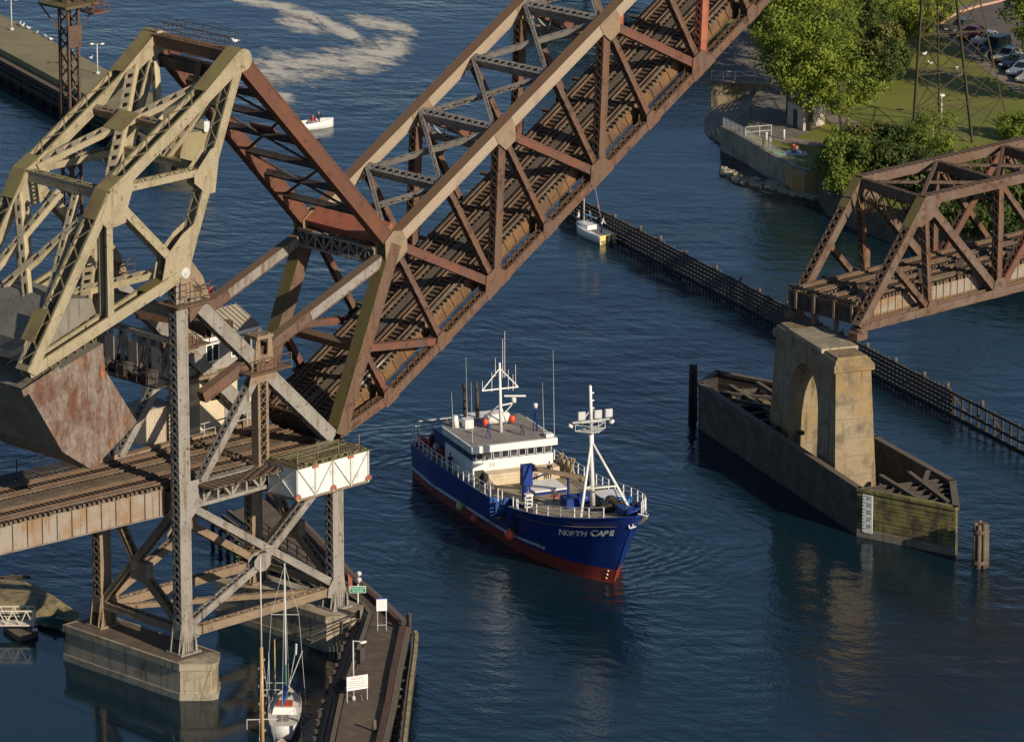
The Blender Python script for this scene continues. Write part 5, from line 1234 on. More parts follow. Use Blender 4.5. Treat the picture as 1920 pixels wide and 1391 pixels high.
# winch, windlass, drums, ropes
mb = MB(); sbox(mb, (9.6, -.3, dz(10)), (11.2, 1.1, dz(10)+.9)); a = S(10.4, 1.2, dz(10)+.6); mb.tube(a-SP*.1, a+SP*1.0, .55, .55, 12); mb.build('winch', craneb, ship)
mb = MB(); R8 = random.Random(4)
for k in range(9): mb.blob(S(6.6+R8.uniform(-.9,.9), 2.7+R8.uniform(-1,1), dz(6.6)+.45+R8.uniform(-.2,.4)), .5, .6, .45, 7, 5, .25, R8)
mb.build('tarpaulin_pile', mat('dark glossy tarpaulin', (.03,.027,.024), (.10,.08,.05), 2.5, (.5,.6), var=.4, rough=.35), ship)
mb = MB(); sbox(mb, (2.8, 2.2, dz(3.5)), (4.6, 3.4, dz(3.5)+.7)); a = S(2.2, 2.2, dz(2.5)+.5); mb.tube(a, a+SP*1.6, .32, .32, 10); mb.build('windlass', craneb, ship)
mb = MB(); sbox(mb, (8.4, 2.6, dz(8.6)), (10.2, 4.4, dz(8.6)+.9)); sbox(mb, (8.2, 2.4, dz(8.6)+.9), (10.4, 4.6, dz(8.6)+1.0)); mb.build('fish_bin', wm, ship)
mb = MB(); sbox(mb, (7.6, 2.3, dz(8)+.004), (10.4, 3.4, dz(8)+.7)); mb.build('grey_box', M['grey'], ship)
mb = MB(); mb.smooth = True
for k in range(5):
    c = S(13.2+R8.uniform(-.6,.6), 4.0+R8.uniform(-.4,.4), dz(13)+.1); pts = [c+V((.6*math.cos(t*.5), .6*math.sin(t*.5), .03*t+.05*k)) for t in range(16)]; mb.path(pts, .05, 5)
for k in range(5):
    a = S(19+k*.5, 4.3+.2*(k % 2), dz(19)+.3); mb.path([a+Z*(1.0*math.sin(t*.6))+SA*(.15*t)+SP*(.1*math.cos(t*2)) for t in range(7)], .09, 5)
mb.build('rope_coils', mat('straw rope', (.40,.34,.22), (.25,.22,.15), 3, var=.2), ship)
mb = MB()
for k in range(9): mb.beam(S(21+k*.35, 4.6+R8.uniform(-.3,.3), dz(21)), S(20.5+k*.35, 4.9+R8.uniform(-.3,.2), dz(21)+1.3+R8.uniform(-.2,.4)), .14, .25)
mb.build('gear_bundle', mat('tan gear bundle', (.38,.31,.21), (.25,.19,.12), 1.5, var=.3), ship)
mb = MB(); sbox(mb, (16.2, -4.2, dz(16)), (16.3, -4.1, dz(16)+.5))
for k in range(14): sbox(mb, (12.6+k*.35, -1.6, dz(14)+.01), (12.75+k*.35, -1.0, dz(14)+.03))
mb.build('deck_planks', M['tie'], ship)
# boarding ladder, white
mb = MB(); a = S(11.2, -3.3, dz(11))
for e in (-.32, .32): mb.beam(a+SP*e, a+SP*e+Z*1.35, .1, .14, SP)
for k in range(4): mb.obox(a+Z*(.25+k*.33), SA*.18, SP*.32, Z*.04)
mb.obox(a+Z*1.38, SA*.3, SP*.36, Z*.05); mb.build('boarding_steps', wm, ship)
mb = MB(); mb.path([S(-4.2, .5, 7.4), S(-4.0, 1.5, 7.0), S(-3.2, 1.9, 6.9), S(-2.6, 2.0, 6.3), S(-3.0, 1.8, 6.5), S(-3.5, 1.6, 7.2)], .05, 5)
mb.build('bow_ropes', M['steelpaint'], ship)
mb = MB(); c = S(-3.9, .15, 6.4); mb.beam(c+Z*.4, c-Z*.3, .12, .12); mb.beam(c-Z*.3-SP*.3, c-Z*.2+SP*.3, .14, .12); mb.beam(c-Z*.28-SP*.3, c-SP*.36, .1, .1); mb.build('anchor', M['steelpaint'], ship)
# fenders hung on the side
def buoy(label, x, z, r, c, nm):
    p = sidept(x, z)-SP*(r+.18); k = 'buoy'+nm
    if k not in M: M[k] = mat(nm, c, None, var=.08, bump=0, rough=.4)
    t = thing('fender_buoy', label, 'fender', p, 'round fenders hung on the ship side')
    mb = MB(); mb.blob(p, r, r, r*1.15, 12, 9); mb.tube(p+Z*r, p+Z*(r*1.3), r*.2, r*.15, 8); mb.build('ball', M[k], t)
    mb = MB(); mb.tube(p+Z*r*1.2, sidept(x, z+1.6)-SP*.02, .02, .02, 5); mb.build('rope', M['rope'] if 'rope' in M else M['plank'], t)
buoy('pale green round fender hanging low on the blue hull', 22.3, 1.25, .36, (.50,.62,.22), 'green vinyl')
buoy('small red fender hanging beside the rub rail amidships', 19.2, .95, .3, (.75,.12,.08), 'dull red vinyl')
buoy('bright orange red fender below the open side gate', 11.3, 1.75, .44, (.85,.13,.08), 'orange vinyl')
# loose things on board, each its own
def drum(label, x, y):
    t = thing('oil_drum', label, 'drum', S(x, y, dz(x)), 'blue drums on the foredeck')
    mb = MB(); a = S(x, y, dz(x)+.01); mb.tube(a, a+Z*.95, .36, .36, 14)
    for z_ in (.02, .32, .62, .92): mb.tube(a+Z*(z_-.025), a+Z*(z_+.025), .385, .385, 14)
    if 'drumblue' not in M: M['drumblue'] = mat('mid blue drum', (.02,.16,.38), (.02,.11,.28), 2, var=.15, rough=.4)
    mb.build('shell', M['drumblue'], t)
    mb = MB(); mb.tube(a+Z*.955, a+Z*.985, .06, .06, 8); mb.build('bung', M['dark'], t)
drum('blue steel drum nearest the foremast on the right side of the foredeck', 7.4, 3.6); drum('blue steel drum at the outer edge beside the right railing', 7.0, 4.4)
hv = (.85,.12,.04); nav = (.02,.025,.06); blk = (.02,.02,.022); wht = (.7,.7,.68)
person('crew member in white hard hat and dark red top at the stern', S(33.8, -3.6, dz(34)), 4.2, (.22,.03,.03), nav, (.85,.85,.83))
person('crew member in pale shirt walking along the side deck behind the wheelhouse', S(30.8, -4.4, dz(31)), 4.6, wht, nav)
person('crew member in dark clothes standing beside the wheelhouse side window', S(26.2, -4.8, dz(26)), 4.6, nav, blk)
person('crew member with pale cap and grey top leaning at the left railing', S(17.2, -4.55, dz(17)), 4.0, (.3,.27,.25), (.03,.05,.15), (.75,.72,.68), pose='lean')
person('person in black jacket standing right of the wheelhouse front lockers', S(20.0, 2.3, dz(20)), 4.4, blk, (.10,.06,.04))
person('crew member in light cap and pale top standing behind the crane', S(19.6, .8, dz(19)), 4.4, (.5,.44,.36), (.2,.17,.14), (.7,.66,.6))
person('crew member with orange vest stripes standing on the foredeck by the crane post', S(10.9, -.9, dz(11)), 1.2, (.08,.06,.05), blk)
vest = MB(); a = S(10.9, -.9, dz(11)); vest.obox(a+Z*1.0-V((.03,.14,0)), X*.16, Y*.03, Z*.14); tag(vest.build('tool_bag', M['buoyorange vinyl']), 'bright orange bag at the waist of the foredeck crew member', 'bag')
person('crew member crouching by the white boarding steps below the crane', S(12.4, -2.7, dz(12)), 2.0, (.09,.06,.045), nav, pose='lean', s=.85)
mb = MB(); mb.blob(S(35.6, -3.9, 3.5), .45, .45, .5, 10, 7); mb.blob(S(35.2, -3.2, 3.45), .4, .4, .45, 10, 7)
mb.build('net_floats', redb, ship)
mb = MB(); sbox(mb, (30.4, -4.3, dz(31)), (32.4, -3.6, dz(31)+.75)); mb.build('red_locker', mat('faded red locker', (.45,.09,.07), None, var=.15), ship)
mb = MB()
for k in range(7): a = S(35.8, -4.2+k*1.4, 3.1); mb.beam(a, a+Z*2.3, .1, .1)
for hz in (1.4, 2.3): mb.beam(S(35.8, -4.2, 3.1+hz), S(35.8, 4.3, 3.1+hz), .08, .08)
mb.build('stern_gallows', M['steelpaint'], ship)
# ================================================================== timber guide pier (dock) by the tower
DZ = 2.6
dk = thing('timber_guide_pier', 'curving planked timber guide pier with dark edge timbers running below the tower legs', 'pier', at(690, 1250, z=0))
def dpt(u, v, z=DZ): return at(u, v, z=z)
Lpx = [(434,960),(492,1003),(560,1049),(613,1086),(656,1116),(686,1134),(700,1154),(667,1252),(647,1304),(629,1391),(620,1440)]
Rpx = [(505,930),(565,986),(617,1040),(652,1080),(707,1126),(754,1172),(757,1180),(739,1266),(730,1320),(714,1391),(704,1440)]
mb = MB()
for i in range(len(Lpx)-1):
    a, b, c, d = dpt(*Lpx[i]), dpt(*Lpx[i+1]), dpt(*Rpx[i+1]), dpt(*Rpx[i]); n_ = max(1, int((b-a).length/.35))
    for k in range(n_):
        p, q, r_, s_ = seg(a, b, k/n_), seg(a, b, (k+.92)/n_), seg(d, c, (k+.92)/n_), seg(d, c, k/n_); dzz = Z*R5.uniform(-.015, .015)
        mb.hexa([p-Z*.12+dzz, q-Z*.12+dzz, r_-Z*.12+dzz, s_-Z*.12+dzz, p+dzz, q+dzz, r_+dzz, s_+dzz])
mb.build('planking', M['plank'], dk)
def offpath(px, off, z):
    P_ = [at(u, v, z=DZ) for u, v in px]; out = []
    for i, p in enumerate(P_):
        d_ = (P_[min(i+1, len(P_)-1)]-P_[max(i-1, 0)]); n_ = V((d_.y, -d_.x, 0)).normalized(); out.append(V((p.x, p.y, z))+n_*off)
    return out
for off, z_, w_ in ((-.25, DZ+.1, .34), (-.75, DZ-.25, .34), (-1.2, DZ-.5, .3), (-1.6, DZ-.8, .34)):
    mb = MB(); P_ = offpath(Lpx, -off, z_)
    for p, q in zip(P_, P_[1:]): mb.beam(p, q, w_, .3)
    mb.build('edge_timber', M['timber'], dk)
P_ = offpath(Lpx, 1.8, 0)
for p, q in zip(P_, P_[1:]):
    n_ = max(1, int((q-p).length/1.8))
    for k in range(n_): a = seg(p, q, k/n_); mb = MB(); mb.tube(a-Z*1, a+Z*(2.2+R5.uniform(-.1,.4)), .2, .18, 7); mb.build('pile', M['timber'], dk)
mb = MB(); P_ = offpath(Rpx, .12, DZ+.16)
for p, q in zip(P_, P_[1:]): mb.beam(p, q, .42, .4)
mb.build('kerb_timber', mat('reddish brown kerb timber', (.11,.06,.045), (.08,.05,.04), .8, var=.3), dk)
mb = MB(); P_ = offpath(Rpx, -.4, DZ+.02)
for p, q in zip(P_, P_[1:]): mb.beam(p, q, .5, .3)
mb.build('rim_timber', M['timber'], dk)
Opx = [(776,1186),(779,1192),(777,1222),(768,1290),(757,1391),(750,1440)]
mb = MB(); P_ = [at(u, v, z=DZ-.1) for u, v in Opx]
for p, q in zip(P_, P_[1:]):
    mb.beam(p, q, .55, .3)
    for k in range(3): mb.beam(p-Z*(.4+k*.5)+(q-p).normalized()*0, q-Z*(.4+k*.5), .3, .3)
mb.build('outer_fender', M['timber'], dk)
mb = MB()
for p, q in zip(P_, P_[1:]): mb.beam(p+Z*.18+RT*.1, q+Z*.18+RT*.1, .28, .1)
mb.build('lit_fender_edge', mat('sunlit timber edge', (.36,.29,.16), (.22,.18,.10), 1.2, var=.25), dk)  # pale strip along the outer fender, sunlight put into its colour
P2 = [at(u, v, z=DZ-.3) for u, v in ((764,1200),(757,1255),(748,1310),(738,1391))]
k_ = 0
for p, q in zip(P2, P2[1:]):
    n_ = max(1, int((q-p).length/1.9))
    for k in range(n_):
        a = seg(p, q, k/n_); h_ = R5.uniform(-.2, .35); mb = MB(); mb.tube(V((a.x, a.y, -1)), a+Z*h_, .25, .22, 8); mb.build('fender_pile', M['timber'], dk)
        if R5.random() < .28: mbc = MB(); mbc.blob(a+Z*(h_+.02), .24, .24, .1, 8, 5); mbc.build('white_pile_cap', M['white'], dk)

mb = MB(); c = dpt(754, 1180); mb.tube(c-Z*.5, c+Z*.9, .22, .2, 8); mb.box(c+V((.5,-.3,0)), c+V((.8,0,1.3))); mb.build('corner_post', M['timber'], dk)
# railing along the inner edge
rl = thing('dock_railing', 'dark timber railing along the inner edge of the guide pier behind the tower', 'railing', dpt(550, 1040))
mb = MB(); RP = [dpt(u, v) for u, v in ((488,998),(505,1011),(522,1023),(540,1035),(558,1047),(577,1060),(595,1072),(612,1083))]
for p in RP: mb.beam(p, p+Z*1.15, .14, .14)
mb.build('posts', M['timber'], rl)
for hz in (.6, 1.15):
    mb = MB(); mb.path([p+Z*hz for p in RP], .06, 5); mb.build('rail', M['timber'], rl)
rl2 = thing('stair_railing', 'dark timber handrail casting a shadow on the concrete pier beside the guide pier', 'railing', dpt(640, 1180))
mb = MB(); q = [at(582, 1210, z=1.6), at(640, 1183, z=2.4), at(672, 1163, z=2.6)]
for p in q[1:]: mb.beam(p-Z*.6, p+Z*.9, .2, .2)
for hz in (.2, .8): mb.path([p+Z*hz for p in q], .07, 5)
mb.build('rails', M['timber'], rl2)
# signs, lamps, bollard on the guide pier
def frame2(b, u0, v0, u1, v1, dirv):    # board corners from pixels at the depth of foot b
    dpth = (b-CAM).dot(FW)
    def p(u, v): return CAM+ray(u, v)*dpth
    return p(u0, v0), p(u1, v1)
sgn = mat('green sign face', (.015,.27,.13), None, var=.03, bump=0, rough=.45)
f_ = dpt(671, 1133); dpth = f_; sc_ = (f_-CAM).dot(FW)/F
st1 = thing('green_channel_sign', 'small green sign with white lettering on a white post near the tower foot', 'sign', f_)
nface = (V((CAM.x, CAM.y, 0))-V((f_.x, f_.y, 0))).normalized(); xr = Z.cross(nface)
mb = MB(); mb.beam(f_, f_+Z*1.75, .09, .09); mb.build('post', M['white'], st1)
cz = f_+Z*1.35
mb = MB(); mb.obox(cz+nface*.06, xr*.68, nface*.02, Z*.30); mb.build('border', M['white'], st1)
mb = MB(); mb.obox(cz+nface*.085, xr*.64, nface*.006, Z*.26); mb.build('face', sgn, st1)
wtx = mat('white sign lettering', (.8,.8,.78), None, var=0, bump=0)
text('CAUTION SLOW', 'lettering', st1, cz+nface*.095+Z*.05, xr, Z, .14, wtx, 'CENTER', .003); text('NO WAKE', 'lettering', st1, cz+nface*.095-Z*.17, xr, Z, .14, wtx, 'CENTER', .003)
f_ = dpt(716, 1182); st2 = thing('white_notice_board', 'small white notice board with blue edge on two thin legs at the pier bend', 'sign', f_)
ns = -Y*.8-X*.6; ns.normalize(); xr2 = Z.cross(ns)
mb = MB()
for e in (-.36, .36): mb.beam(f_+xr2*e, f_+xr2*e+Z*1.8, .05, .05)
for hz in (.5,): mb.beam(f_-xr2*.36+Z*hz, f_+xr2*.36+Z*hz, .04, .04)
mb.build('legs', M['steelpaint'], st2)
mb = MB(); mb.obox(f_+Z*2.25, xr2*.44, ns*.03, Z*.52); mb.build('board', M['white'], st2)
mb = MB(); mb.obox(f_+Z*2.80, xr2*.45, ns*.05, Z*.05); mb.obox(f_+Z*2.25+xr2*.46, xr2*.02, ns*.04, Z*.55); mb.build('blue_edge', mat('blue edging', (.01,.06,.3), None, var=0), st2)
mb = MB(); R9 = random.Random(2)
for k in range(4):
    x_ = -.25
    while x_ < .2: w_ = R9.uniform(.05, .14); mb.obox(f_+Z*(2.55-k*.16)+xr2*(x_+w_/2)+ns*.034, xr2*w_/2, ns*.002, Z*.022); x_ += w_+.04
mb.build('faint_lines', mat('faint pink print', (.6,.5,.5), None, var=0, bump=0), st2)
f_ = dpt(670, 1313); st3 = thing('notice_sign', 'wide white notice sign with a red heading on two posts below the pier lamp', 'sign', f_)
pl, pr_2 = dpt(651, 1318), dpt(688, 1309); xr3 = (pr_2-pl); wd = xr3.length; xr3 = (xr3+RT*.9).normalized(); 
sc_ = (f_-CAM).dot(FW)/F; nn3 = V((xr3.y, -xr3.x, 0)); nn3 = nn3 if nn3.dot(FW) < 0 else -nn3
base = (pl+pr_2)/2; hw_ = 39*sc_/2/ max(.3, abs(xr3.dot(RT)))
mb = MB()
for e in (-.95, .95): mb.beam(base+xr3*hw_*e, base+xr3*hw_*e+Z*2.0, .07, .07)
mb.beam(base+xr3*hw_*.5, base+xr3*hw_*.95-nn3*1.2, .05, .05); mb.build('posts', M['steelpaint'], st3)
bc = base+Z*1.55
mb = MB(); mb.obox(bc+nn3*.06, xr3*hw_, nn3*.02, Z*.58); mb.build('board', M['white'], st3)
text('NOTICE', 'heading', st3, bc+nn3*.085+Z*.27, xr3, Z, .21, mat('red lettering', (.5,.04,.03), None, var=0, bump=0), 'CENTER', .003)
mb = MB()
for k in range(4):
    x_ = -hw_*.85
    while x_ < hw_*.75: w_ = R9.uniform(.08, .26); mb.obox(bc+nn3*.084+xr3*(x_+w_/2)+Z*(.12-k*.16), xr3*w_/2, nn3*.002, Z*.03); x_ += w_+.06
mb.build('small_print', mat('grey print', (.25,.25,.25), None, var=0, bump=0), st3)
f_ = dpt(663, 1312); lp = thing('pier_lamp', 'pale pier lamp with a single arm standing behind the wide notice sign', 'street lamp', f_)
mb = MB(); mb.tube(f_, f_+Z*.35, .18, .12, 8); mb.tube(f_+Z*.3, f_+Z*5.0, .07, .055, 8); mb.build('post', M['steelpaint'], lp)
mb = MB(); mb.beam(f_+Z*4.95, f_+Z*4.9+RT*1.0, .06, .06); mb.build('arm', M['steelpaint'], lp)
mb = MB(); mb.blob(f_+Z*4.85+RT*.8, .38, .2, .11, 10, 6); mb.build('head', M['white'], lp)
f_ = dpt(702, 1371); bl = thing('timber_bollard', 'round timber bollard with dark banded shaft standing on the planked guide pier', 'bollard', f_)
mb = MB(); mb.tube(f_, f_+Z*.95, .17, .16, 10); mb.build('shaft', M['plank'], bl); mb = MB(); mb.tube(f_+Z*.953, f_+Z*1.0, .14, .1, 10); mb.build('cap', M['tie'], bl)
f_ = dpt(676, 1243); bx = thing('dark_bin', 'dark upright utility bin standing at the inner edge beside the pier lamp', 'bin', f_)
mb = MB(); mb.obox(f_+Z*.6, X*.28, Y*.28, Z*.6); mb.build('body', M['dark'], bx); mb = MB(); mb.obox(f_+Z*1.23, X*.32, Y*.32, Z*.03); mb.build('lid', M['timber'], bx)
f_ = dpt(641, 1296); tb = thing('mooring_tyres', 'black bundle of mooring fenders on the inner edge left of the notice sign', 'fender', f_)
mb = MB()
for k in range(3):
    c = f_+Z*(.3+.25*k)+RT*(-.3+.2*k); mb.tube(c-X*.15, c+X*.15, .42, .42, 12)
mb.build('tyres', M['black'], tb)
f_ = dpt(672, 1104); fl = thing('signal_light', 'small grey double signal light standing on the pier behind the green sign', 'signal light', f_)
mb = MB(); mb.beam(f_, f_+Z*1.1, .12, .12); mb.build('post', M['greybrown'], fl); mb = MB()
for k in range(2): mb.tube(f_+Z*(.8+.55*k)-X*.2, f_+Z*(.8+.55*k)+X*.2, .22, .22, 8)
mb.build('lenses', M['steelpaint'], fl)
f_ = dpt(656, 1116); og = thing('orange_marker', 'bright orange warning marker at the tower foot behind the green sign', 'marker', f_)
mb = MB(); mb.prism([f_+Z*.3-RT*.1, f_+Z*.3+RT*.25, f_+Z*1.5+RT*.2, f_+Z*1.9-RT*.15], -FW*.08); mb.build('board', M['orange'], og); mb = MB(); mb.beam(f_, f_+Z*.32, .12, .12); mb.build('post', M['rust'], og)
# weed on the pier
wd_ = MB(); R10 = random.Random(8); c = at(455, 1045, z=3.1)
for k in range(120): p = c+V((R10.gauss(0,.35), R10.gauss(0,.35), abs(R10.gauss(.4,.35)))); a = V((R10.uniform(-1,1), R10.uniform(-1,1), R10.uniform(-.3,1))).normalized()*.14; b = a.orthogonal()*.7; wd_.poly([p-a, p+b*.5, p+a, p-b*.5])
LEAFB = mat('bright weed leaves', (.14,.22,.03), (.09,.15,.02), 2, var=.2, bump=0)
tag(wd_.build('weed', LEAFB), 'bright green weed growing at the edge of the right hand concrete pier', 'plant')
# ================================================================== things at the lower left: mud bank, slab, hull, raft, gangway
mb = MB()
pts = [(-60,1080),(0,1088),(40,1092),(62,1099),(100,1119),(124,1135),(146,1150),(138,1166),(90,1166),(40,1160),(-60,1150)]
base = [at(u, v, z=0) for u, v in pts]; cen = sum(base, V())/len(base)
R11 = random.Random(6); rings_ = []
for k, (t_, z_) in enumerate(((1.04,-.4),(1,.05),(.85,.45),(.6,.75),(.3,.85))): rings_.append([cen+(p-cen)*t_*R11.uniform(.97,1.03)+Z*(z_+R11.uniform(-.06,.06)*(k > 0)) for p in base])
mb.rings(rings_); tag(mb.build('mud_bank', mat('gravelly mud bank', (.28,.225,.12), (.17,.13,.07), 1.2, var=.4, bump=.4, spots=(.5,.46,.36), spotscale=5, spotthr=(.68,.72))), 'tan gravel mud bank under the approach span', 'mud bank', kind='structure')
sl = MB(); q = [at(u, v, z=1.1) for u, v in ((122,1136),(148,1147),(144,1166),(119,1155))]; sl.prism(q, -Z*1.4); tag(sl.build('concrete_slab', M['mosstimber']), 'tilted mossy concrete slab at the water edge beside the long pier', 'slab')
gc = thing('upturned_hull', 'dark green upturned boat hull lying between the gangway and the concrete pier', 'boat', at(105, 1160, z=0))
mb = MB(); mb.smooth = True; a, b = at(66, 1158, z=.5), at(148, 1176, z=.35); d_ = (b-a); s_ = Z.cross(d_).normalized(); rs = []
for k in range(13):
    t_ = k/12; r_ = .75*math.sin(math.pi*(.08+.84*t_))**.6; rs.append([a+d_*t_+s_*(r_*math.cos(math.pi*i/8))+Z*(-.3+r_*math.sin(math.pi*i/8)) for i in range(9)])
mb.rings(rs, close=False); mb.build('hull', mat('dark green hull paint', (.02,.07,.05), (.015,.05,.04), 1.5, var=.2, rough=.4), gc)
mb = MB(); p = seg(a, b, .38)+Z*.42-FW*.2; mb.prism([p, p+RT*.3+Z*.2, p+RT*.55+Z*.25, p+RT*.25-Z*.12], Z*.02); mb.build('leaf_mark', LEAFB, gc)
mb = MB(); c = at(98, 1171, z=.3); mb.obox(c, RT*.75, V((FW.x,FW.y,0))*.2, Z*.12); mb.build('grey_float', M['grey'], gc)
rf = thing('float_raft', 'brown angular timber float lying under the gangway end', 'raft', at(45, 1182, z=0))
mb = MB(); q = [at(u, v, z=.45) for u, v in ((6,1174),(60,1172),(72,1182),(37,1194))]; mb.prism(q, -Z*.7); mb.build('deck', M['plank'], rf)
mb = MB(); c = at(66, 1180, z=.5)
mb.obox(c, RT*.2, V((FW.x,FW.y,0))*.2, Z*.1); mb.build('cleat', M['whitedirty'], rf)
gg = thing('gangway', 'pale aluminium truss gangway entering the frame at the lower left', 'gangway', at(30, 1172, z=1))
fwd = V((FW.x, FW.y, 0)).normalized(); e0, e1 = at(-40, 1172, z=1.0), at(63, 1172, z=1.0)
alu = mat('pale aluminium', (.62,.56,.46), (.56,.50,.41), 1, var=.08, rough=.45)
for dd, nm in ((0, 'near'), (1.3, 'far')):
    mb = MB(); L_ = (e1-e0).length; dx_ = (e1-e0).normalized()
    for hz in (0, 1.25): mb.beam(e0+fwd*dd+Z*hz, e1+fwd*dd+Z*hz, .12, .12)
    n_ = 8
    for k in range(n_): p = e0+fwd*dd+dx_*(L_*k/n_); q = e0+fwd*dd+dx_*(L_*(k+1)/n_); mb.beam(p+Z*(1.25 if k % 2 else 0), q+Z*(0 if k % 2 else 1.25), .08, .08)
    mb.beam(e1+fwd*dd, e1+fwd*dd+Z*1.25, .12, .12); mb.build('side_truss', alu, gg)
mb = MB()
for k in range(13): mb.obox(e0+(e1-e0)/2+fwd*(.05+k*.1)+Z*.04, (e1-e0)/2, fwd*.03, Z*.02)
for hz in (.4, .65, .9): mb.beam(e0+Z*hz+fwd*1.25, e1+Z*hz+fwd*1.25, .04, .04)
mb.build('deck_bars', alu, gg)
dfl = MB()
for k in range(8): p = at(8+k*5, 1086+(k % 3)*2, z=.3); dfl.beam(p-RT*.5+Z*R11.uniform(0,.4), p+RT*.6+Z*R11.uniform(0,.5)+fwd*R11.uniform(-.5,.5), .2, .2)
tag(dfl.build('driftwood', M['timber']), 'dark heap of driftwood at the far tip of the mud bank', 'driftwood')
# ================================================================== moored sailing boats at the bottom
def sail_hull(mb, o, d_, L_, B_, H_, deckk=1):
    s_ = Z.cross(d_); rs = []
    for k in range(15):
        t_ = k/14; b_ = B_/2*(math.sin(math.pi*min(1, (t_*.78+.2)))**.75 if t_ < .98 else .03); sh = H_*(1+.25*(2*t_-1)**2*(1 if t_ > .5 else .3))
        if t_ > .75: b_ = B_/2*max(.02, (1-((t_-.5)/.5)**2.2))*1.0
        x_ = L_*t_
        rs.append([o+d_*x_+s_*(b_*q)+Z*z_ for q, z_ in ((-1, sh), (-.93, sh*.45), (-.75, 0), (-.3, -.4), (.3, -.4), (.75, 0), (.93, sh*.45), (1, sh))])
    mb.rings(rs, close=False, cap0=True, cap1=False)
    return rs
tan_deck = mat('pale cabin deck', (.62,.56,.47), (.68,.64,.57), 1, var=.1)
blueS = mat('blue sail cover', (.015,.06,.28), (.01,.04,.18), 2, var=.15)
sb = thing('white_sailboat', 'white moored sailboat with orange hatch and blue boom cover in the lower left', 'sailboat', at(530, 1385, z=0))
so_ = at(529, 1386, z=0); sd_ = (fwd*1+RT*.02).normalized()
mb = MB(); mb.smooth = True; rs = sail_hull(mb, so_, sd_, 9.4, 2.6, 1.05); mb.build('hull', M['white'], sb)
mb = MB()
for a_, b_ in zip(rs, rs[1:]): mb.poly([a_[0]-Z*.03, a_[7]-Z*.03, b_[7]-Z*.03, b_[0]-Z*.03])
mb.build('deck', tan_deck, sb)
ss_ = Z.cross(sd_)
mb = MB(); c = so_+sd_*5.0+Z*1.25; mb.hexa([c-sd_*1.9-ss_*1.0-Z*.3, c+sd_*2.4-ss_*.5-Z*.3, c+sd_*2.4+ss_*.5-Z*.3, c-sd_*1.9+ss_*1.0-Z*.3, c-sd_*1.7-ss_*.85+Z*.3, c+sd_*2.0-ss_*.4+Z*.2, c+sd_*2.0+ss_*.4+Z*.2, c-sd_*1.7+ss_*.85+Z*.3]); mb.build('cabin', M['white'], sb)
mb = MB(); mb.obox(c+sd_*-.7+Z*.33, sd_*.75, ss_*.6, Z*.03); mb.build('orange_hatch', mat('orange red hatch', (.5,.09,.02), (.40,.08,.02), 2, var=.1), sb)
mb = MB(); mb.obox(c+sd_*1.5+Z*.30, sd_*.35, ss_*.3, Z*.06); mb.obox(c+sd_*3.0-Z*.1, sd_*.25, ss_*.2, Z*.06); mb.build('fore_hatch', M['glass'], sb)
mb = MB(); mb.obox(so_+sd_*2.0+Z*1.03, sd_*.8, ss_*.45, Z*.08); mb.build('cockpit', M['grey'], sb)
mb = MB(); mt = so_+sd_*5.6+Z*1.4; mb.tube(mt, mt+Z*11.5, .09, .06, 8)
for e in (-1, 1): mb.beam(mt+Z*7.2, mt+Z*7.2+ss_*1.1*e, .05, .05)
msb = mb.build('mast', M['steelpaint'], sb)
mb = MB(); mb.tube(mt+Z*.1, mt+Z*3, .12, .1, 8); mb.build('green_boot', mat('green mast boot', (.05,.13,.11), None, var=.1), msb)
mb = MB(); bmp = mt+Z*1.0; mb.tube(bmp, bmp-sd_*4.8+Z*.15, .24, .1, 8); mb.build('boom_cover', blueS, sb)
mb = MB(); bow_ = so_+sd_*9.6+Z*1.3
for a, b in ((mt+Z*11.4, bow_), (mt+Z*11.4, so_+Z*1.1), (mt+Z*7.2+ss_*1.1, so_+sd_*5.4+ss_*1.6+Z*1.1), (mt+Z*7.2-ss_*1.1, so_+sd_*5.4-ss_*1.6+Z*1.1), (mt+Z*11.4, mt+Z*7.2+ss_*1.1), (mt+Z*11.4, mt+Z*7.2-ss_*1.1)): mb.tube(a, b, .018, .018, 4)
for k in range(9):
    for e in (-1, 1): r_ = rs[2+k]; p = r_[0 if e < 0 else 7]; mb.beam(p, p+Z*.6, .03, .03)
for e in (0, 7): mb.path([rs[2+k][e]+Z*.6 for k in range(9)], .014, 4)
mb.build('rigging', M['steelpaint'], sb)
mb = MB(); a = so_+sd_*6.6+ss_*.2+Z*1.3; mb.tube(a, a+Z*.1+RT*1.5+Z*3.8, .05, .04, 6); mb.tube(a+RT*.2, a+RT*1.0+Z*4.2, .03, .03, 5); mb.tube(a+RT*.95+Z*3.6, a+RT*1.0+Z*4.5, .1, .1, 6); mb.build('poles', M['steelpaint'], sb)
w2 = thing('wooden_ketch', 'wooden boat with tall varnished mast whose tan bow enters at the bottom edge', 'sailboat', at(520, 1400, z=0))
wo = at(515, 1470, z=0); wood = mat('varnished wood mast', (.46,.30,.13), (.38,.24,.10), 2, var=.15, rough=.35)
mb = MB(); mb.smooth = True; rs = sail_hull(mb, wo-fwd*7, (fwd+RT*.03).normalized(), 13.2, 3.6, 1.3); mb.build('hull', M['white'], w2)
mb = MB()
for a_, b_ in zip(rs, rs[1:]): mb.poly([a_[0]-Z*.03, a_[7]-Z*.03, b_[7]-Z*.03, b_[0]-Z*.03])
mb.build('deck', mat('tan teak deck', (.55,.38,.22), (.47,.32,.19), 2, var=.15), w2)
md = at(493, 1440, z=1.2); dpz = (md-CAM).dot(FW)
mb = MB(); mb.tube(md, md+Z*9.9, .16, .13, 8); mb.build('mast', wood, w2); mb = MB(); mb.tube(md+Z*9.9, md+Z*17.2, .075, .05, 7); mb.build('topmast', M['steelpaint'], w2)
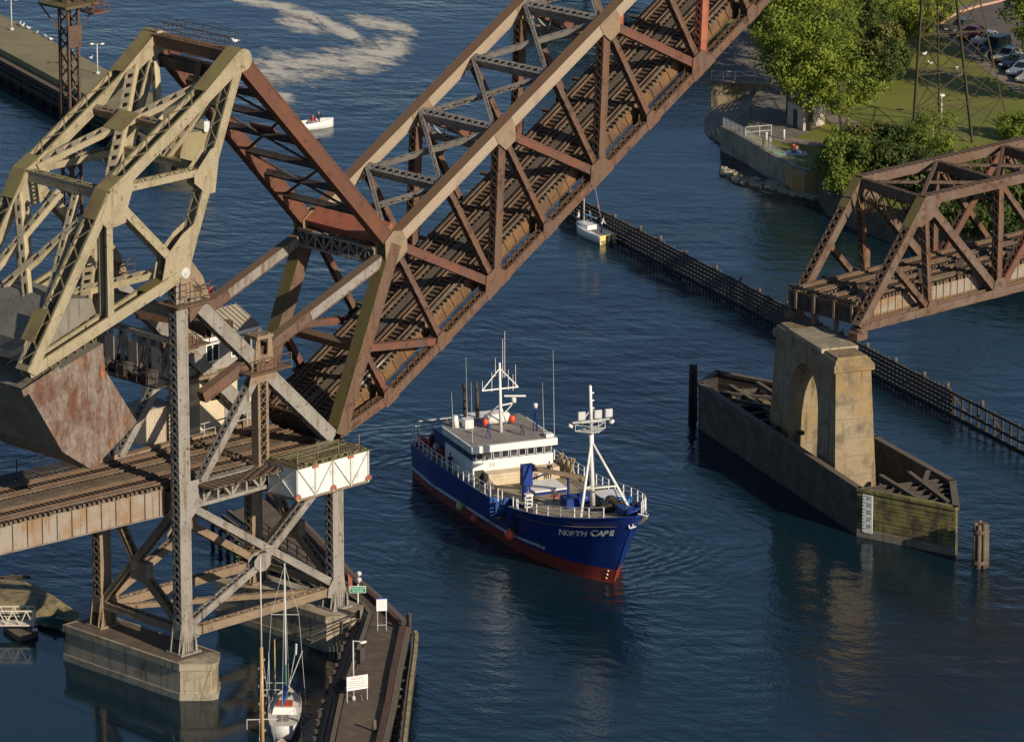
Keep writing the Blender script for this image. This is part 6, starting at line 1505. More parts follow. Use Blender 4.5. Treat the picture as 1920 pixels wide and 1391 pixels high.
mb = MB(); mb.beam(md+Z*4.0-RT*1.2, md+Z*4.05+RT*1.2, .07, .07); mb.beam(md+Z*4.0-RT*1.2, md+Z*3.2-RT*1.2, .05, .05); mb.build('yard', M['steelpaint'], w2)
mb = MB()
for k in range(10): c = md+Z*(2.4+k*.72); e = 1 if k % 2 else -1; mb.path([c, c+RT*(.25*e)+Z*.08, c+RT*(.25*e)-Z*.08, c], .02, 4)
mb.tube(md+Z*9.8, md-RT*.3-fwd*.4, .015, .015, 4); mb.tube(md+Z*9.8, md+RT*1.2, .015, .015, 4); mb.build('steps', M['steelpaint'], w2)
for k, (u_, v0_, v1_) in enumerate(((516, 1197, 1300), (505, 1222, 1310))):
    t = thing('moored_mast', ['pale bare mast standing just left of the white sailboat mast', 'thin grey bare mast between the wooden mast and the pale one'][k], 'mast', at(u_, v1_, z=1.0))
    b = at(u_, v1_, z=1.0); h_ = (v1_-v0_)*((b-CAM).dot(FW)/F)/.963
    mb = MB(); mb.tube(b, b+Z*h_, .07 if k == 0 else .04, .05 if k == 0 else .03, 7); mb.build('pole', wood if k == 0 else M['steelpaint'], t)
    mb = MB(); mb.tube(b+Z*(h_*.2), b+Z*(h_*.2)+RT*.9, .03, .03, 5); mb.tube(b+Z*(h_*.2), b+Z*(h_*.2)-RT*.7, .03, .03, 5); mb.build('spreader', M['steelpaint'], t)
# ================================================================== far concrete guide wall, lamps, gulls
WZ = 3.3
wa, wb_ = at(-30, 11, z=WZ), at(392, 231, z=WZ); wd = (wb_-wa).normalized(); wn = V((wd.y, -wd.x, 0)); wn = wn if wn.dot(FW) < 0 else -wn
ww = 7.2
fgw = thing('concrete_guide_wall', 'long far concrete guide wall with rounded end and dark fender side at upper left', 'guide wall', wb_-Z*WZ)
mb = MB(); e_ = wb_+wn*ww/2; arc = [e_+(-wn*math.cos(t)+wd*math.sin(t))*ww/2 for t in [math.pi*k/14 for k in range(15)]]
outl = [wa]+arc+[wa+wn*ww]
mb.prism([V((p.x, p.y, -1.5)) for p in outl], Z*(WZ+1.5)); mb.build('wall', mat('mossy tan concrete deck', (.29,.245,.135), (.23,.20,.11), .25, (.4,.65), spots=(.38,.35,.27), spotscale=1.5, spotthr=(.62,.7), var=.15), fgw)
mb = MB(); mb.beam(wa+wn*(ww+.9)-Z*.9, wb_+wn*(ww+.9)-Z*.9, .7, .5)
for k in range(int((wb_-wa).length/3.6)): p = wa+wn*(ww+.5)+wd*(k*3.6); mb.tube(V((p.x, p.y, -1)), V((p.x, p.y, WZ-.8)), .25, .25, 7)
for z_ in (-1.7, -2.5): mb.beam(wa+wn*(ww+.8)+Z*z_, wb_+wn*(ww+.8)+Z*z_, .3, .4)
mb.build('fender', M['timber'], fgw)
def tlamp(u, v, hpx, label):
    b = at(u, v, z=WZ); h_ = hpx*((b-CAM).dot(FW)/F)/.963; t = thing('wall_lamp', label, 'street lamp', b, 'double headed lamps on the guide wall')
    mb = MB(); mb.tube(b, b+Z*h_, .09, .07, 7); mb.tube(b, b+Z*.3, .3, .25, 8); mb.build('post', M['steelpaint'], t)
    mb = MB(); mb.beam(b+Z*h_-RT*.8, b+Z*h_+RT*.8, .07, .07); mb.build('arm', M['steelpaint'], t)
    for e in (-1, 1): mb = MB(); mb.blob(b+Z*(h_+.02)+RT*(.62*e), .32, .2, .12, 8, 5); mb.build('head', M['white'], t)
tlamp(22, 57, 56, 'double headed white lamp nearest the top left corner of the photo'); tlamp(183, 139, 55, 'double headed white lamp on the guide wall right of the lattice mast'); tlamp(364, 240, 22, 'short lamp post near the rounded end of the guide wall')
b = at(388, 247, z=WZ); wp = thing('white_marker', 'white marker post at the rounded end of the far guide wall', 'marker', b)
mb = MB(); mb.obox(b+Z*.6, RT*.3, fwd*.1, Z*.6); mb.build('board', M['white'], wp); mb = MB(); mb.beam(b-Z*0, b+Z*1.4, .08, .08); mb.build('post', M['steelpaint'], wp)
def gull_mesh():
    mb = MB(); mb.smooth = True
    mb.blob((0,0,.2), .23, .1, .11, 8, 6); mb.blob((.2,0,.36), .075, .065, .07, 7, 5); mb.tube(V((.1,0,.25)), V((.19,0,.34)), .07, .055, 7)
    mb.k = 1; mb.hexa([V((-.36,-.05,.19)), V((.02,-.1,.22)), V((.02,.1,.22)), V((-.36,.05,.19)), V((-.36,-.03,.22)), V((.02,-.06,.30)), V((.02,.06,.30)), V((-.36,.03,.22))])
    mb.k = 2; mb.tube(V((.26,0,.355)), V((.33,0,.34)), .018, .006, 5)
    for e in (-.04, .04): mb.tube(V((0,e,0)), V((0,e,.13)), .012, .012, 4)
    return mb
yel = mat('yellow beak', (.6,.35,.03), None, var=0, bump=0); gullg = mat('grey gull wing', (.35,.36,.38), None, var=.05, bump=0)
g0_ = gull_mesh().build('gull', [M['white'], gullg, yel]); gused = [0]
def gull(p, label, rz, s=1.15, group=None):
    o = g0_ if not gused[0] else g0_.copy()
    if gused[0]: COL.objects.link(o)
    gused[0] = 1; o.location = p; o.rotation_euler = (0,0,rz); o.scale = (s,)*3; tag(o, label, 'gull')
    if group: o['group'] = group
    return o
R12 = random.Random(17)
for k, (u, v) in enumerate(((8,75),(20,82),(37,91),(54,100),(71,109),(85,117),(106,128))): gull(at(u, v, z=WZ-.6), 'white gull perched in the row on the dark fender beam of the far guide wall', R12.uniform(0,6), group='gulls lined up on the fender beam')
for k, (u, v) in enumerate(((38,47),(43,50),(54,55),(69,63),(86,71),(96,76),(133,97),(170,111))): gull(at(u, v+1, z=WZ), 'white gull on the far upper edge of the guide wall deck', R12.uniform(0,6), group='gulls on the far edge of the guide wall')
gull(at(441, 82, y=.4), 'white gull landing on the cap of the nearer counterweight frame apex', 2.5)
# ================================================================== two small boats
def open_boat(label, u, v, ang, L_, B_, H_, m_, nm='motor_boat', cat='motor boat'):
    o = at(u, v, z=0); t = thing(nm, label, cat, o); d_ = (RT*math.cos(ang)+fwd*math.sin(ang)).normalized(); s_ = Z.cross(d_)
    mb = MB(); mb.smooth = True; rs = []
    for k in range(12):
        t_ = k/11; b_ = B_/2*(.88+.12*min(1, t_*3) if t_ < .55 else max(.02, 1-((t_-.55)/.45)**2)); sh = H_*(1+.45*max(0, t_-.4)); x_ = L_*(t_-.5)+.25*(t_**3)
        rs.append([o+d_*x_+s_*(b_*q)+Z*z_ for q, z_ in ((-1, sh), (-.9, sh*.4), (-.7, -.1), (0, -.3), (.7, -.1), (.9, sh*.4), (1, sh), (.86, sh+.02), (.84, sh*.45), (-.84, sh*.45), (-.86, sh+.02))])
    mb.rings(rs, cap0=True, cap1=True); mb.build('hull', m_, t)
    return t, o, d_, s_
motor, mo, md_, ms2 = open_boat('white open motor boat with two people crossing beyond the link bars', 586, 241, .45, 4.8, 2.1, .8, M['white'])
mb = MB(); mb.obox(mo-md_*2.2+Z*.75, md_*.3, ms2*.9, Z*.2); mb.obox(mo+Z*.55, md_*.25, ms2*.8, Z*.25); mb.build('seats', tan_deck, motor)
mb = MB(); mb.obox(mo-md_*3.0+Z*.8, md_*.2, ms2*.2, Z*.45); mb.build('outboard', M['cream'], motor)
person('person in red jacket sitting low in the white open motor boat', mo+md_*.1+Z*.6+ms2*.2, .3, (.4,.05,.06), (.3,.1,.12), pose='sit'); person('person in dark jacket and cap standing in the white motor boat', mo+md_*.7+Z*.3-ms2*.2, .8, (.02,.02,.04), (.05,.05,.07), (.4,.4,.4), s=.9)
yb = mat('cream yellow hull', (.78,.62,.20), (.74,.66,.40), .7, (.4,.6), var=.05, rough=.4)
yel_b, yo, yd_, ys_ = open_boat('small pale sailboat with yellow stern beside the long timber guide wall', 1112, 446, 2.1, 6.2, 2.3, .95, M['white'], 'day_sailer', 'sailboat')
mb = MB(); c = yo-yd_*3.1; mb.hexa([c-ys_*1.0-Z*.0, c+yd_*.12-ys_*1.0, c+yd_*.12+ys_*1.0, c+ys_*1.0, c-ys_*1.05+Z*.98, c+yd_*.12-ys_*1.05+Z*.98, c+yd_*.12+ys_*1.05+Z*.98, c+ys_*1.05+Z*.98]); mb.build('transom', yb, yel_b)
mb = MB(); mb.obox(yo+yd_*1.2+Z*1.15, yd_*1.2, ys_*.7, Z*.25); mb.build('cuddy', M['white'], yel_b)
mb = MB(); mt2 = yo+yd_*1.9+Z*1.0; mb.tube(mt2, mt2+Z*5.6, .07, .05, 7); mb.beam(mt2+Z*1.2, mt2+Z*1.3-yd_*2.6, .09, .09); mb.build('mast', M['steelpaint'], yel_b)
mb = MB(); mb.prism([mt2+Z*5.0+RT*1.0, mt2+Z*5.0+RT*1.5, mt2+Z*4.4+RT*1.5, mt2+Z*4.4+RT*1.0], Z*.01+fwd*.02); mb.tube(mt2+RT*1.0-yd_*2, mt2+RT*1.0+Z*5.2, .02, .02, 4); mb.build('pennant', mat('pale pink pennant', (.6,.4,.42), None, var=0), yel_b)
mb = MB(); mb.obox(yo-yd_*3.4+Z*.5, yd_*.15, ys_*.2, Z*.5); mb.build('outboard', M['dark'], yel_b)
person('person in white shirt standing at the bow of the small pale sailboat', yo+yd_*2.2+Z*.9-ys_*-.5, 2.4, (.72,.7,.66), (.03,.04,.10)); person('person in blue jacket stooping by the mast of the small pale sailboat', yo+yd_*1.4+Z*.9+ys_*-.6, 2.0, (.02,.10,.28), (.02,.03,.08), pose='lean'); person('person in bright white shirt leaning over the side of the small pale sailboat', yo-yd_*.6+Z*.6-ys_*.7, -.6, (.8,.79,.77), (.03,.03,.08), pose='lean')
# ================================================================== foam on the water
def foam_mat():
    m = bpy.data.materials.new('drifting foam'); m.use_nodes = True; N = m.node_tree.nodes; Lk = m.node_tree.links; p = N['Principled BSDF']
    p.inputs['Base Color'].default_value = (.70,.65,.56,1); p.inputs['Roughness'].default_value = .9
    uv = N.new('ShaderNodeAttribute'); uv.attribute_name = 'edge'; g = N.new('ShaderNodeNewGeometry')
    n1 = N.new('ShaderNodeTexNoise'); n1.inputs['Scale'].default_value = .5; n1.inputs['Detail'].default_value = 13; n1.inputs['Roughness'].default_value = .74
    mp = N.new('ShaderNodeMapping'); mp.inputs['Rotation'].default_value = (0,0,.8); mp.inputs['Scale'].default_value = (1,.5,1); Lk.new(g.outputs['Position'], mp.inputs[0]); Lk.new(mp.outputs[0], n1.inputs['Vector'])
    a = N.new('ShaderNodeMath'); a.operation = 'MULTIPLY_ADD'; a.inputs[1].default_value = 3.6; a.inputs[2].default_value = -1.9; Lk.new(n1.outputs['Fac'], a.inputs[0])
    b = N.new('ShaderNodeMath'); b.operation = 'ADD'; Lk.new(a.outputs[0], b.inputs[0]); Lk.new(uv.outputs['Fac'], b.inputs[1])
    r = N.new('ShaderNodeMapRange'); r.interpolation_type = 'SMOOTHSTEP'; r.inputs['From Min'].default_value = .05; r.inputs['From Max'].default_value = 1.0; Lk.new(b.outputs[0], r.inputs['Value'])
    r.inputs['To Max'].default_value = .88; Lk.new(r.outputs[0], p.inputs['Alpha']); return m
FM = foam_mat()
def foam(px, label):
    mb = MB(); ev = []
    P_ = [(at(u, v, z=.02), w_, d_) for u, v, w_, d_ in px]
    fine = []
    for (p, w0, d0), (q, w1, d1) in zip(P_, P_[1:]):
        for k in range(6): t_ = k/6; fine.append((p+(q-p)*t_, w0+(w1-w0)*t_, d0+(d1-d0)*t_))
    fine.append(P_[-1]); n = len(fine); W_ = 9
    for i, (p, w_, d_) in enumerate(fine):
        e = min(1, i/4, (n-1-i)/4)
        for j in range(W_):
            t_ = j/(W_-1)*2-1; mb.v.append(p+(fwd*.97-RT*.2)*(t_*w_/.269/2*.125)); ev.append((1-abs(t_)**1.6)*d_*e)
    for i in range(n-1):
        for j in range(W_-1): b_ = i*W_+j; mb.face([b_, b_+1, b_+W_+1, b_+W_])
    o = mb.build('foam', FM); at_ = o.data.attributes.new('edge', 'FLOAT', 'POINT'); at_.data.foreach_set('value', ev); tag(o, label, 'foam', kind='stuff')
foam([(400,-12,14,1),(450,0,18,1),(505,8,20,1),(560,24,30,1.1),(605,42,40,1.2),(650,62,40,1.2),(700,74,30,1)], 'cream band of foam drifting on the water at top')
foam([(505,42,22,.8),(560,46,30,1),(620,56,36,1.1)], 'short cream foam patch at left of the main band')
foam([(640,40,20,.9),(700,42,28,1),(750,52,30,1),(797,60,16,.8)], 'curled foam tongue at the right end of the band')
foam([(780,66,26,.8),(735,92,44,.95),(690,110,50,.95),(630,116,46,.8),(570,124,54,.85),(510,132,56,.85),(455,140,40,.7)], 'long thin foam band lower on the water')
foam([(490,166,20,.8),(525,178,24,1),(565,186,14,.8)], 'small foam patch right of the apex')
# ================================================================== park on the right bank
GZ = 2.6
def gp(u, v, z=GZ): return at(u, v, z=z)
grass = mat('mown grass', (.20,.205,.036), (.155,.175,.03), .12, (.4,.65), spots=(.21,.17,.06), spotscale=.25, spotthr=(.58,.72), var=.22, bscale=3, bump=.3)
shore = [(1398,252),(1402,236),(1406,222),(1404,206),(1409,190),(1418,174),(1432,160),(1334,152),(1350,60),(1330,-30),(1280,-60)]
wallp = [(1398,252),(1360,236),(1356,240),(1400,262),(1440,287),(1478,308),(1492,318),(1510,322),(1531,321)]
bank = [(1531,321),(1548,345),(1600,372),(1680,400),(1760,425),(1850,458),(1960,500),(2100,540)]
top_ = [gp(*p) for p in reversed(shore)]+[gp(*p) for p in wallp[3:]]+[gp(*p) for p in bank[1:]]
far = [gp(2400,400), gp(2400,-300), gp(1280,-300)]
mb = MB(); poly = top_+far; n = len(poly); cen_ = gp(1750, 120)
mb.poly(poly); 
for a, b in zip(top_, top_[1:]): mb.poly([a, b, b-Z*4+(b-cen_).normalized()*0, a-Z*4])
tag(mb.build('lawn', grass), 'sloping grass lawn of the park on the right bank', 'lawn', kind='structure')
mb = MB()
bl_ = [gp(*p) for p in bank]
rs = [[p+Z*.02 for p in bl_], [p+Z*-.9+(-fwd*1.6) for p in bl_], [V((p.x,p.y,-.4))-fwd*4.0 for p in bl_]]
for a, b in zip(rs, rs[1:]):
    for i in range(len(bl_)-1): mb.poly([a[i], a[i+1], b[i+1], b[i]])
tag(mb.build('shore_bank', mat('dark earth bank', (.10,.075,.045), (.06,.05,.03), .5, var=.3)), 'dark earth bank falling to the water under the right span', 'bank', kind='structure')
def sheet(px, name, m_, label, z, cat=None):
    mb = MB(); mb.poly([gp(u, v, z) for u, v in px]); return tag(mb.build(name, m_), label, cat or name, kind='structure')
pathm = mat('pale gravel path', (.27,.22,.17), (.22,.18,.14), .4, var=.15)
paving = mat('grey plaza paving', (.20,.175,.145), (.16,.14,.12), .5, var=.15)
sheet([(1560,62),(1590,52),(1625,38),(1655,14),(1668,-20),(1700,-20),(1690,8),(1650,42),(1618,60),(1612,78),(1590,84),(1570,78)], 'path', pathm, 'winding gravel path between the shrubs', GZ+.02)
sheet([(1540,205),(1570,214),(1600,225),(1625,238),(1655,250),(1625,258),(1590,245),(1555,228)], 'footpath', pathm, 'grey footpath beside the young tree', GZ+.02, 'path')
sheet([(1440,262),(1470,256),(1510,262),(1548,267),(1545,276),(1510,272),(1470,268)], 'walk', pathm, 'narrow walk behind the retaining wall', GZ+.02, 'path')
sheet([(1338,150),(1350,75),(1400,40),(1470,60),(1500,150),(1530,205),(1525,245),(1475,262),(1440,264),(1402,250),(1406,236),(1409,222),(1407,206),(1412,190),(1421,174),(1436,158)], 'plaza', paving, 'grey paved plaza shaded by the trees', GZ+.015)
asph = mat('warm grey asphalt', (.15,.125,.105), (.125,.105,.09), .3, var=.1)
sheet([(1766,48),(1776,36),(1800,24),(1840,12),(1900,-3),(2100,-40),(2200,100),(2100,260),(1940,170),(1880,130),(1840,98),(1800,66),(1772,56)], 'car_park', asph, 'asphalt car park at the top right', GZ+.02)
sheet([(1748,52),(1758,36),(1790,16),(1840,2),(1900,-12),(1902,-5),(1840,11),(1798,23),(1775,35),(1765,48),(1772,57),(1800,68),(1840,100),(1880,133),(1930,170),(1910,176),(1865,145),(1830,118),(1790,82),(1760,64)], 'sidewalk', pathm, 'pale sidewalk round the car park', GZ+.03)
mb = MB(); P_ = [gp(u, v, GZ) for u, v in ((1771,56),(1765,49),(1768,42),(1776,36),(1798,24.5),(1820,17.5),(1840,12),(1870,5),(1900,-3),(1960,-18))]
for p, q in zip(P_, P_[1:]): mb.beam(p+Z*.1, q+Z*.1+(q-p).normalized()*.05, .35, .24)
tag(mb.build('kerb', mat('pinkish painted kerb', (.62,.33,.24), (.55,.36,.28), 1, var=.1)), 'pink painted kerb curving round the car park', 'kerb', kind='structure')
# ---- retaining wall, its railing, steps
rw = thing('retaining_wall', 'curved concrete retaining wall with stained rounded end above the rocks', 'wall', gp(1440, 300, 0))
mb = MB(); pts = [gp(*p) for p in wallp[2:]]; n_ = len(pts)
def offs(P_, o_): 
    out = []
    for i, p in enumerate(P_): d_ = P_[min(i+1, len(P_)-1)]-P_[max(i-1, 0)]; nn = V((d_.y, -d_.x, 0)).normalized(); nn = nn if nn.dot(FW) < 0 else -nn; out.append(p+nn*o_)
    return out
o1, o0 = offs(pts, .35), offs(pts, -.15)
rg = [[V((p.x,p.y,-1)) for p in o1], [p+Z*.25 for p in o1], [p+Z*.25 for p in o0], [p-Z*.3 for p in o0]]
for a, b in zip(rg, rg[1:]):
    for i in range(n_-1): mb.poly([a[i], a[i+1], b[i+1], b[i]])
mb.build('wall', M['concrete'], rw)
mb = MB(); mb.smooth = True; c = (o1[-1]+o1[-2])/2; q = offs(pts[-4:], .39); 
for i in range(3): mb.poly([V((q[i].x,q[i].y,-.6)), V((q[i+1].x,q[i+1].y,-.6)), q[i+1]+Z*.1, q[i]+Z*.1])
mb.build('stained_end', mat('rust stained wall end', (.40,.30,.15), (.42,.25,.07), .5, (.4,.6), var=.15), rw)
rr = thing('wall_railing', 'pale steel railing along the top of the curved retaining wall', 'railing', gp(1440, 290))
mb = MB(); dens = []
for a, b in zip(pts, pts[1:]):
    k_ = max(2, int((b-a).length/.35)); dens += [seg(a, b, k/k_) for k in range(k_)]
for p in dens: mb.beam(p+Z*.25, p+Z*1.25, .03, .03)
mb.build('balusters', M['steelpaint'], rr)
for hz in (.35, 1.25): mb = MB(); mb.path([p+Z*hz for p in pts], .04, 5); mb.build('rail', M['steelpaint'], rr)
r2 = thing('plaza_railing', 'pale tubular railing across the shaded edge of the plaza', 'railing', gp(1420, 262))
mb = MB(); P_ = [gp(u, v) for u, v in ((1398,258),(1424,256),(1446,254))]
for p in P_: mb.beam(p, p+Z*1.2, .07, .07)
mb.beam(gp(1446,254), gp(1446,262)+Z*0, .05, .05); mb.build('posts', M['steelpaint'], r2)
for hz in (.6, 1.2): mb = MB(); mb.path([p+Z*hz for p in P_], .04, 5); mb.build('rail', M['steelpaint'], r2)
r3 = thing('upper_railing', 'pale railing on the square wall end above the curved steps', 'railing', gp(1390, 150))
mb = MB(); P_ = [gp(u, v, GZ+.5) for u, v in ((1334,152),(1356,153),(1378,153),(1414,152),(1440,158))]
for p in P_: mb.beam(p, p+Z*1.2, .06, .06)
mb.build('posts', M['steelpaint'], r3)
for hz in (.6, 1.2): mb = MB(); mb.path([p+Z*hz for p in P_], .04, 5); mb.build('rail', M['steelpaint'], r3)
uw = thing('upper_wall', 'square concrete wall end with dappled shade beyond the curved steps', 'wall', gp(1370, 180, 0))
mb = MB(); q = [gp(u, v, GZ+.5) for u, v in ((1334,153),(1442,158),(1450,146),(1342,140))]; mb.prism(q, -Z*4); mb.build('wall', M['warmcon'], uw)
mb = MB(); mb.prism([p+Z*.004 for p in [gp(u, v, GZ+.5) for u, v in ((1333,154.5),(1443,159.5),(1443,156),(1334,151))]], Z*.15); mb.build('coping', M['concrete'], uw)
sp_ = thing('curved_steps', 'flight of curved concrete steps descending from the shaded plaza to the water', 'steps', gp(1370, 210, 0))
OUT = [(1358,268),(1330,254),(1321,240),(1320,226),(1328,211),(1348,196),(1378,180),(1412,166)]
INN = [(1402,252),(1404,246),(1407,232),(1408,220),(1407,206),(1412,190),(1420,175),(1436,160)]
for k in range(8):
    mb = MB(); t0_, t1_ = k/8, (k+1)/8; z1_ = .2+t0_*(GZ-.2)
    def crv(t_, z): return [at(o[0]+(i_[0]-o[0])*t_, o[1]+(i_[1]-o[1])*t_, z=.2+t_*(GZ-.2)) for o, i_ in zip(OUT, INN)]
    out_ = [V((p.x, p.y, z1_)) for p in crv(t0_, 0)]; inn = [V((p.x, p.y, z1_)) for p in crv(t1_+.02, 0)]
    for i in range(len(out_)-1): mb.hexa([V((out_[i].x,out_[i].y,-1)), V((out_[i+1].x,out_[i+1].y,-1)), V((inn[i+1].x,inn[i+1].y,-1)), V((inn[i].x,inn[i].y,-1)), out_[i], out_[i+1], inn[i+1], inn[i]])
    mb.build('step', M['concrete'], sp_)
bh = thing('concrete_kiosk', 'small plain concrete kiosk with one bright sunlit side under the trees', 'kiosk', gp(1520, 240))
kw = mat('pale kiosk render', (.50,.43,.37), (.45,.39,.33), .7, var=.1)
k0, k1, k2 = gp(1506, 246), gp(1546, 233), gp(1476, 232); 
mb = MB(); k3 = k2+(k1-k0); mb.hexa([k0, k1, k3, k2, k0+Z*2.6, k1+Z*2.6, k3+Z*2.6, k2+Z*2.6]); mb.build('walls', kw, bh)
mb = MB(); kc = (k0+k1+k2+k3)/4; mb.prism([kc+(p-kc)*1.06+Z*2.603 for p in (k0, k1, k3, k2)], Z*.18); mb.build('roof', M['concrete'], bh)
mb = MB(); d_ = (k2-k0).normalized(); mb.obox(k0+(k2-k0)*.5+Z*1.05+(k0-k1).normalized()*.03, d_*.5, (k0-k1).normalized()*.025, Z*1.05); mb.build('door', M['dark'], bh)
# ---- rocks at the foot of the wall
rk_m = mat('pale riprap rock', (.40,.35,.25), (.28,.24,.16), 1.2, var=.3, bump=.5)
R13 = random.Random(31)
for k in range(96):
    if k < 26: u, v = R13.uniform(1356,1398), R13.uniform(318,340); v = 316+(u-1356)*.55+R13.uniform(0,10)
    else: u = R13.uniform(1405,1536); v = 336+(u-1405)*.23+R13.uniform(-4,10)
    p = at(u, v, z=.15); s_ = R13.uniform(.22, .55); mb = MB(); mb.blob(p, s_*R13.uniform(.8,1.4), s_*R13.uniform(.8,1.4), s_*.75, 7, 5, .28, R13)
    o = mb.build('rock', rk_m); tag(o, 'pale angular riprap rock at the foot of the retaining wall', 'rock', 'riprap rocks below the wall')
mb = MB(); mb.poly([at(u, v, z=.03) for u, v in ((1352,318),(1400,322),(1480,345),(1560,362),(1640,384),(1600,398),(1540,382),(1450,366),(1400,352),(1360,336))]); tag(mb.build('mud_flat', mat('dark wet mud', (.07,.058,.035), (.05,.042,.028), .8, var=.3, rough=.4)), 'dark wet mud at the foot of the rocks', 'mud', kind='structure')
# ================================================================== trees and shrubs
def leafm(name, a, b):
    m = mat(name, a, b, .55, (.35,.65), var=.3, bscale=1.6, bump=0, rough=.65); N = m.node_tree.nodes; Lk = m.node_tree.links
    p = N['Principled BSDF']; tr = N.new('ShaderNodeBsdfTranslucent'); mx = N.new('ShaderNodeMixShader'); mx.inputs[0].default_value = .35
    Lk.new(p.inputs['Base Color'].links[0].from_socket, tr.inputs['Color']); Lk.new(p.outputs[0], mx.inputs[1]); Lk.new(tr.outputs[0], mx.inputs[2]); Lk.new(mx.outputs[0], N['Material Output'].inputs[0]); return m
LG = dict(y=leafm('yellow green leaves', (.25,.30,.036), (.185,.24,.03)), g=leafm('mid green leaves', (.19,.24,.034), (.13,.18,.028)), d=leafm('dark green leaves', (.075,.11,.022), (.115,.145,.032)), b=leafm('bright green leaves', (.25,.30,.035), (.17,.225,.03)), o=leafm('olive green leaves', (.20,.19,.05), (.14,.15,.04)))
barkm = mat('grey brown bark', (.10,.075,.055), (.07,.055,.04), 2, var=.3); palebark = mat('pale trunk bark', (.42,.33,.22), (.35,.27,.18), 2, var=.15)  # paler bark colour for the young trees
def crown(rnd, rx, rz, zc, n_cl, n_lf, ls, flat=1.0):
    mb = MB()
    for c_ in range(n_cl):
        while True:
            a = V((rnd.uniform(-1,1), rnd.uniform(-1,1), rnd.uniform(-1,1)))
            if .25 < a.length < 1: break
        a *= (.55+.45*rnd.random())/max(a.length, .5)*min(1, a.length+.25)
        c = V((a.x*rx, a.y*rx, zc+a.z*rz)); cr_ = rnd.uniform(.16, .34)*rx
        for l_ in range(n_lf):
            d_ = V((rnd.gauss(0,1), rnd.gauss(0,1), rnd.gauss(0,.75))).normalized()*cr_*(rnd.random()**.4)
            p = c+d_; nrm = (d_.normalized()+V((rnd.uniform(-.7,.7), rnd.uniform(-.7,.7), rnd.uniform(-.2,.9)))).normalized()
            t1 = nrm.orthogonal().normalized(); t2 = nrm.cross(t1); an = rnd.uniform(0, 6.28); u_ = (t1*math.cos(an)+t2*math.sin(an))*ls*rnd.uniform(.6,1.3); w_ = (t2*math.cos(an)-t1*math.sin(an))*ls*.55
            mb.poly([p-u_, p+w_, p+u_, p-w_])
    return mb
def trunk(rnd, h, r, rx, zc, n_br=6):
    mb = MB(); top = V((rnd.uniform(-.2,.2), rnd.uniform(-.2,.2), h)); mb.tube(V((0,0,-.2)), V((0,0,h*.35)), r*1.25, r, 8); mb.tube(V((0,0,h*.35)), top, r, r*.3, 7)
    for k in range(n_br):
        a = 6.28*k/n_br+rnd.uniform(-.3,.3); z_ = h*rnd.uniform(.3,.6); mb.tube(V((0,0,z_)), V((math.cos(a)*rx*.7, math.sin(a)*rx*.7, zc+rnd.uniform(-.3,.6)*rx*.6)), r*.45, r*.12, 6)
    return mb
TP = {}
def plant(kind, u, v, H_, R_, label, key, cat='tree', z=GZ, group=None, seed=1, zc=None, rz=None):
    k = (kind, key); rnd = random.Random(seed*7+len(kind)); p = gp(u, v, z)
    name = {'tree': 'tree', 'young': 'young_tree', 'shrub': 'shrub'}[kind]
    if k not in TP:
        t = thing(name, label, cat, (0,0,0))
        if kind == 'tree':
            trunk(rnd, 9.0, .26, 4.2, 7.5).build('trunk', barkm, t); crown(rnd, 4.6, 4.6, 7.6, 95, 66, .22).build('crown', LG[key], t)
        elif kind == 'young':
            trunk(rnd, 6.4, .12, 2.6, 5.4, 7).build('trunk', palebark, t); crown(rnd, 3.5, 3.4, 5.6, 80, 52, .17).build('crown', LG[key], t)
        else:
            trunk(rnd, 1.8, .1, 1.4, 1.3, 5).build('trunk', barkm, t); crown(rnd, 2.1, 1.5, 1.35, 52, 60, .14).build('crown', LG[key], t)
        TP[k] = t; o = t; first = True
    else: o = dup(TP[k], p, 0, label); first = False
    base = {'tree': (12.2, 4.6), 'young': (9.0, 3.5), 'shrub': (2.9, 2.1)}[kind]
    o.location = p; o.rotation_euler = (0, 0, seed*1.7); o.scale = (R_/base[1], R_/base[1], H_/base[0])
    if not first:
        if 'group' in o: del o['group']
    if group: o['group'] = group
    return o
plant('young', 1590, 254, 9.6, 3.9, 'young bright green tree with pale lower trunk standing alone beside the footpath', 'b', seed=3)
plant('tree', 1520, 245, 13.0, 4.9, 'large yellow green tree overhanging the concrete kiosk', 'y', seed=4)
plant('tree', 1478, 215, 12.5, 4.4, 'broad yellow green tree between the plaza and the kiosk tree', 'y', seed=5)
plant('tree', 1500, 160, 14.5, 5.0, 'tallest bright yellow green tree behind the plaza', 'y', seed=6)
plant('tree', 1452, 120, 10.0, 4.0, 'dark green tree shading the steps beside the raised leaf tip', 'd', seed=7)
plant('tree', 1545, 190, 11.5, 4.4, 'olive green tree behind the young tree', 'g', seed=8)
plant('tree', 1425, 70, 9.0, 3.6, 'dark green tree partly hidden by the leaf end at top', 'd', seed=9)
plant('tree', 1552, 110, 9.5, 3.6, 'bushy mid green tree left of the gravel path bend', 'g', seed=10)
for k, (u, v, H_, R_, key) in enumerate(((1560,40,4.5,3.6,'g'),(1595,38,4.2,3.6,'g'),(1625,18,4,3.2,'g'),(1585,5,5,4,'b'),(1545,15,5,4,'g'),(1618,-12,4.5,3.5,'g'))): plant('shrub', u, v, H_, R_, 'rounded green shrub in the group above the gravel path', key, 'shrub', seed=20+k, group='shrubs above the gravel path')
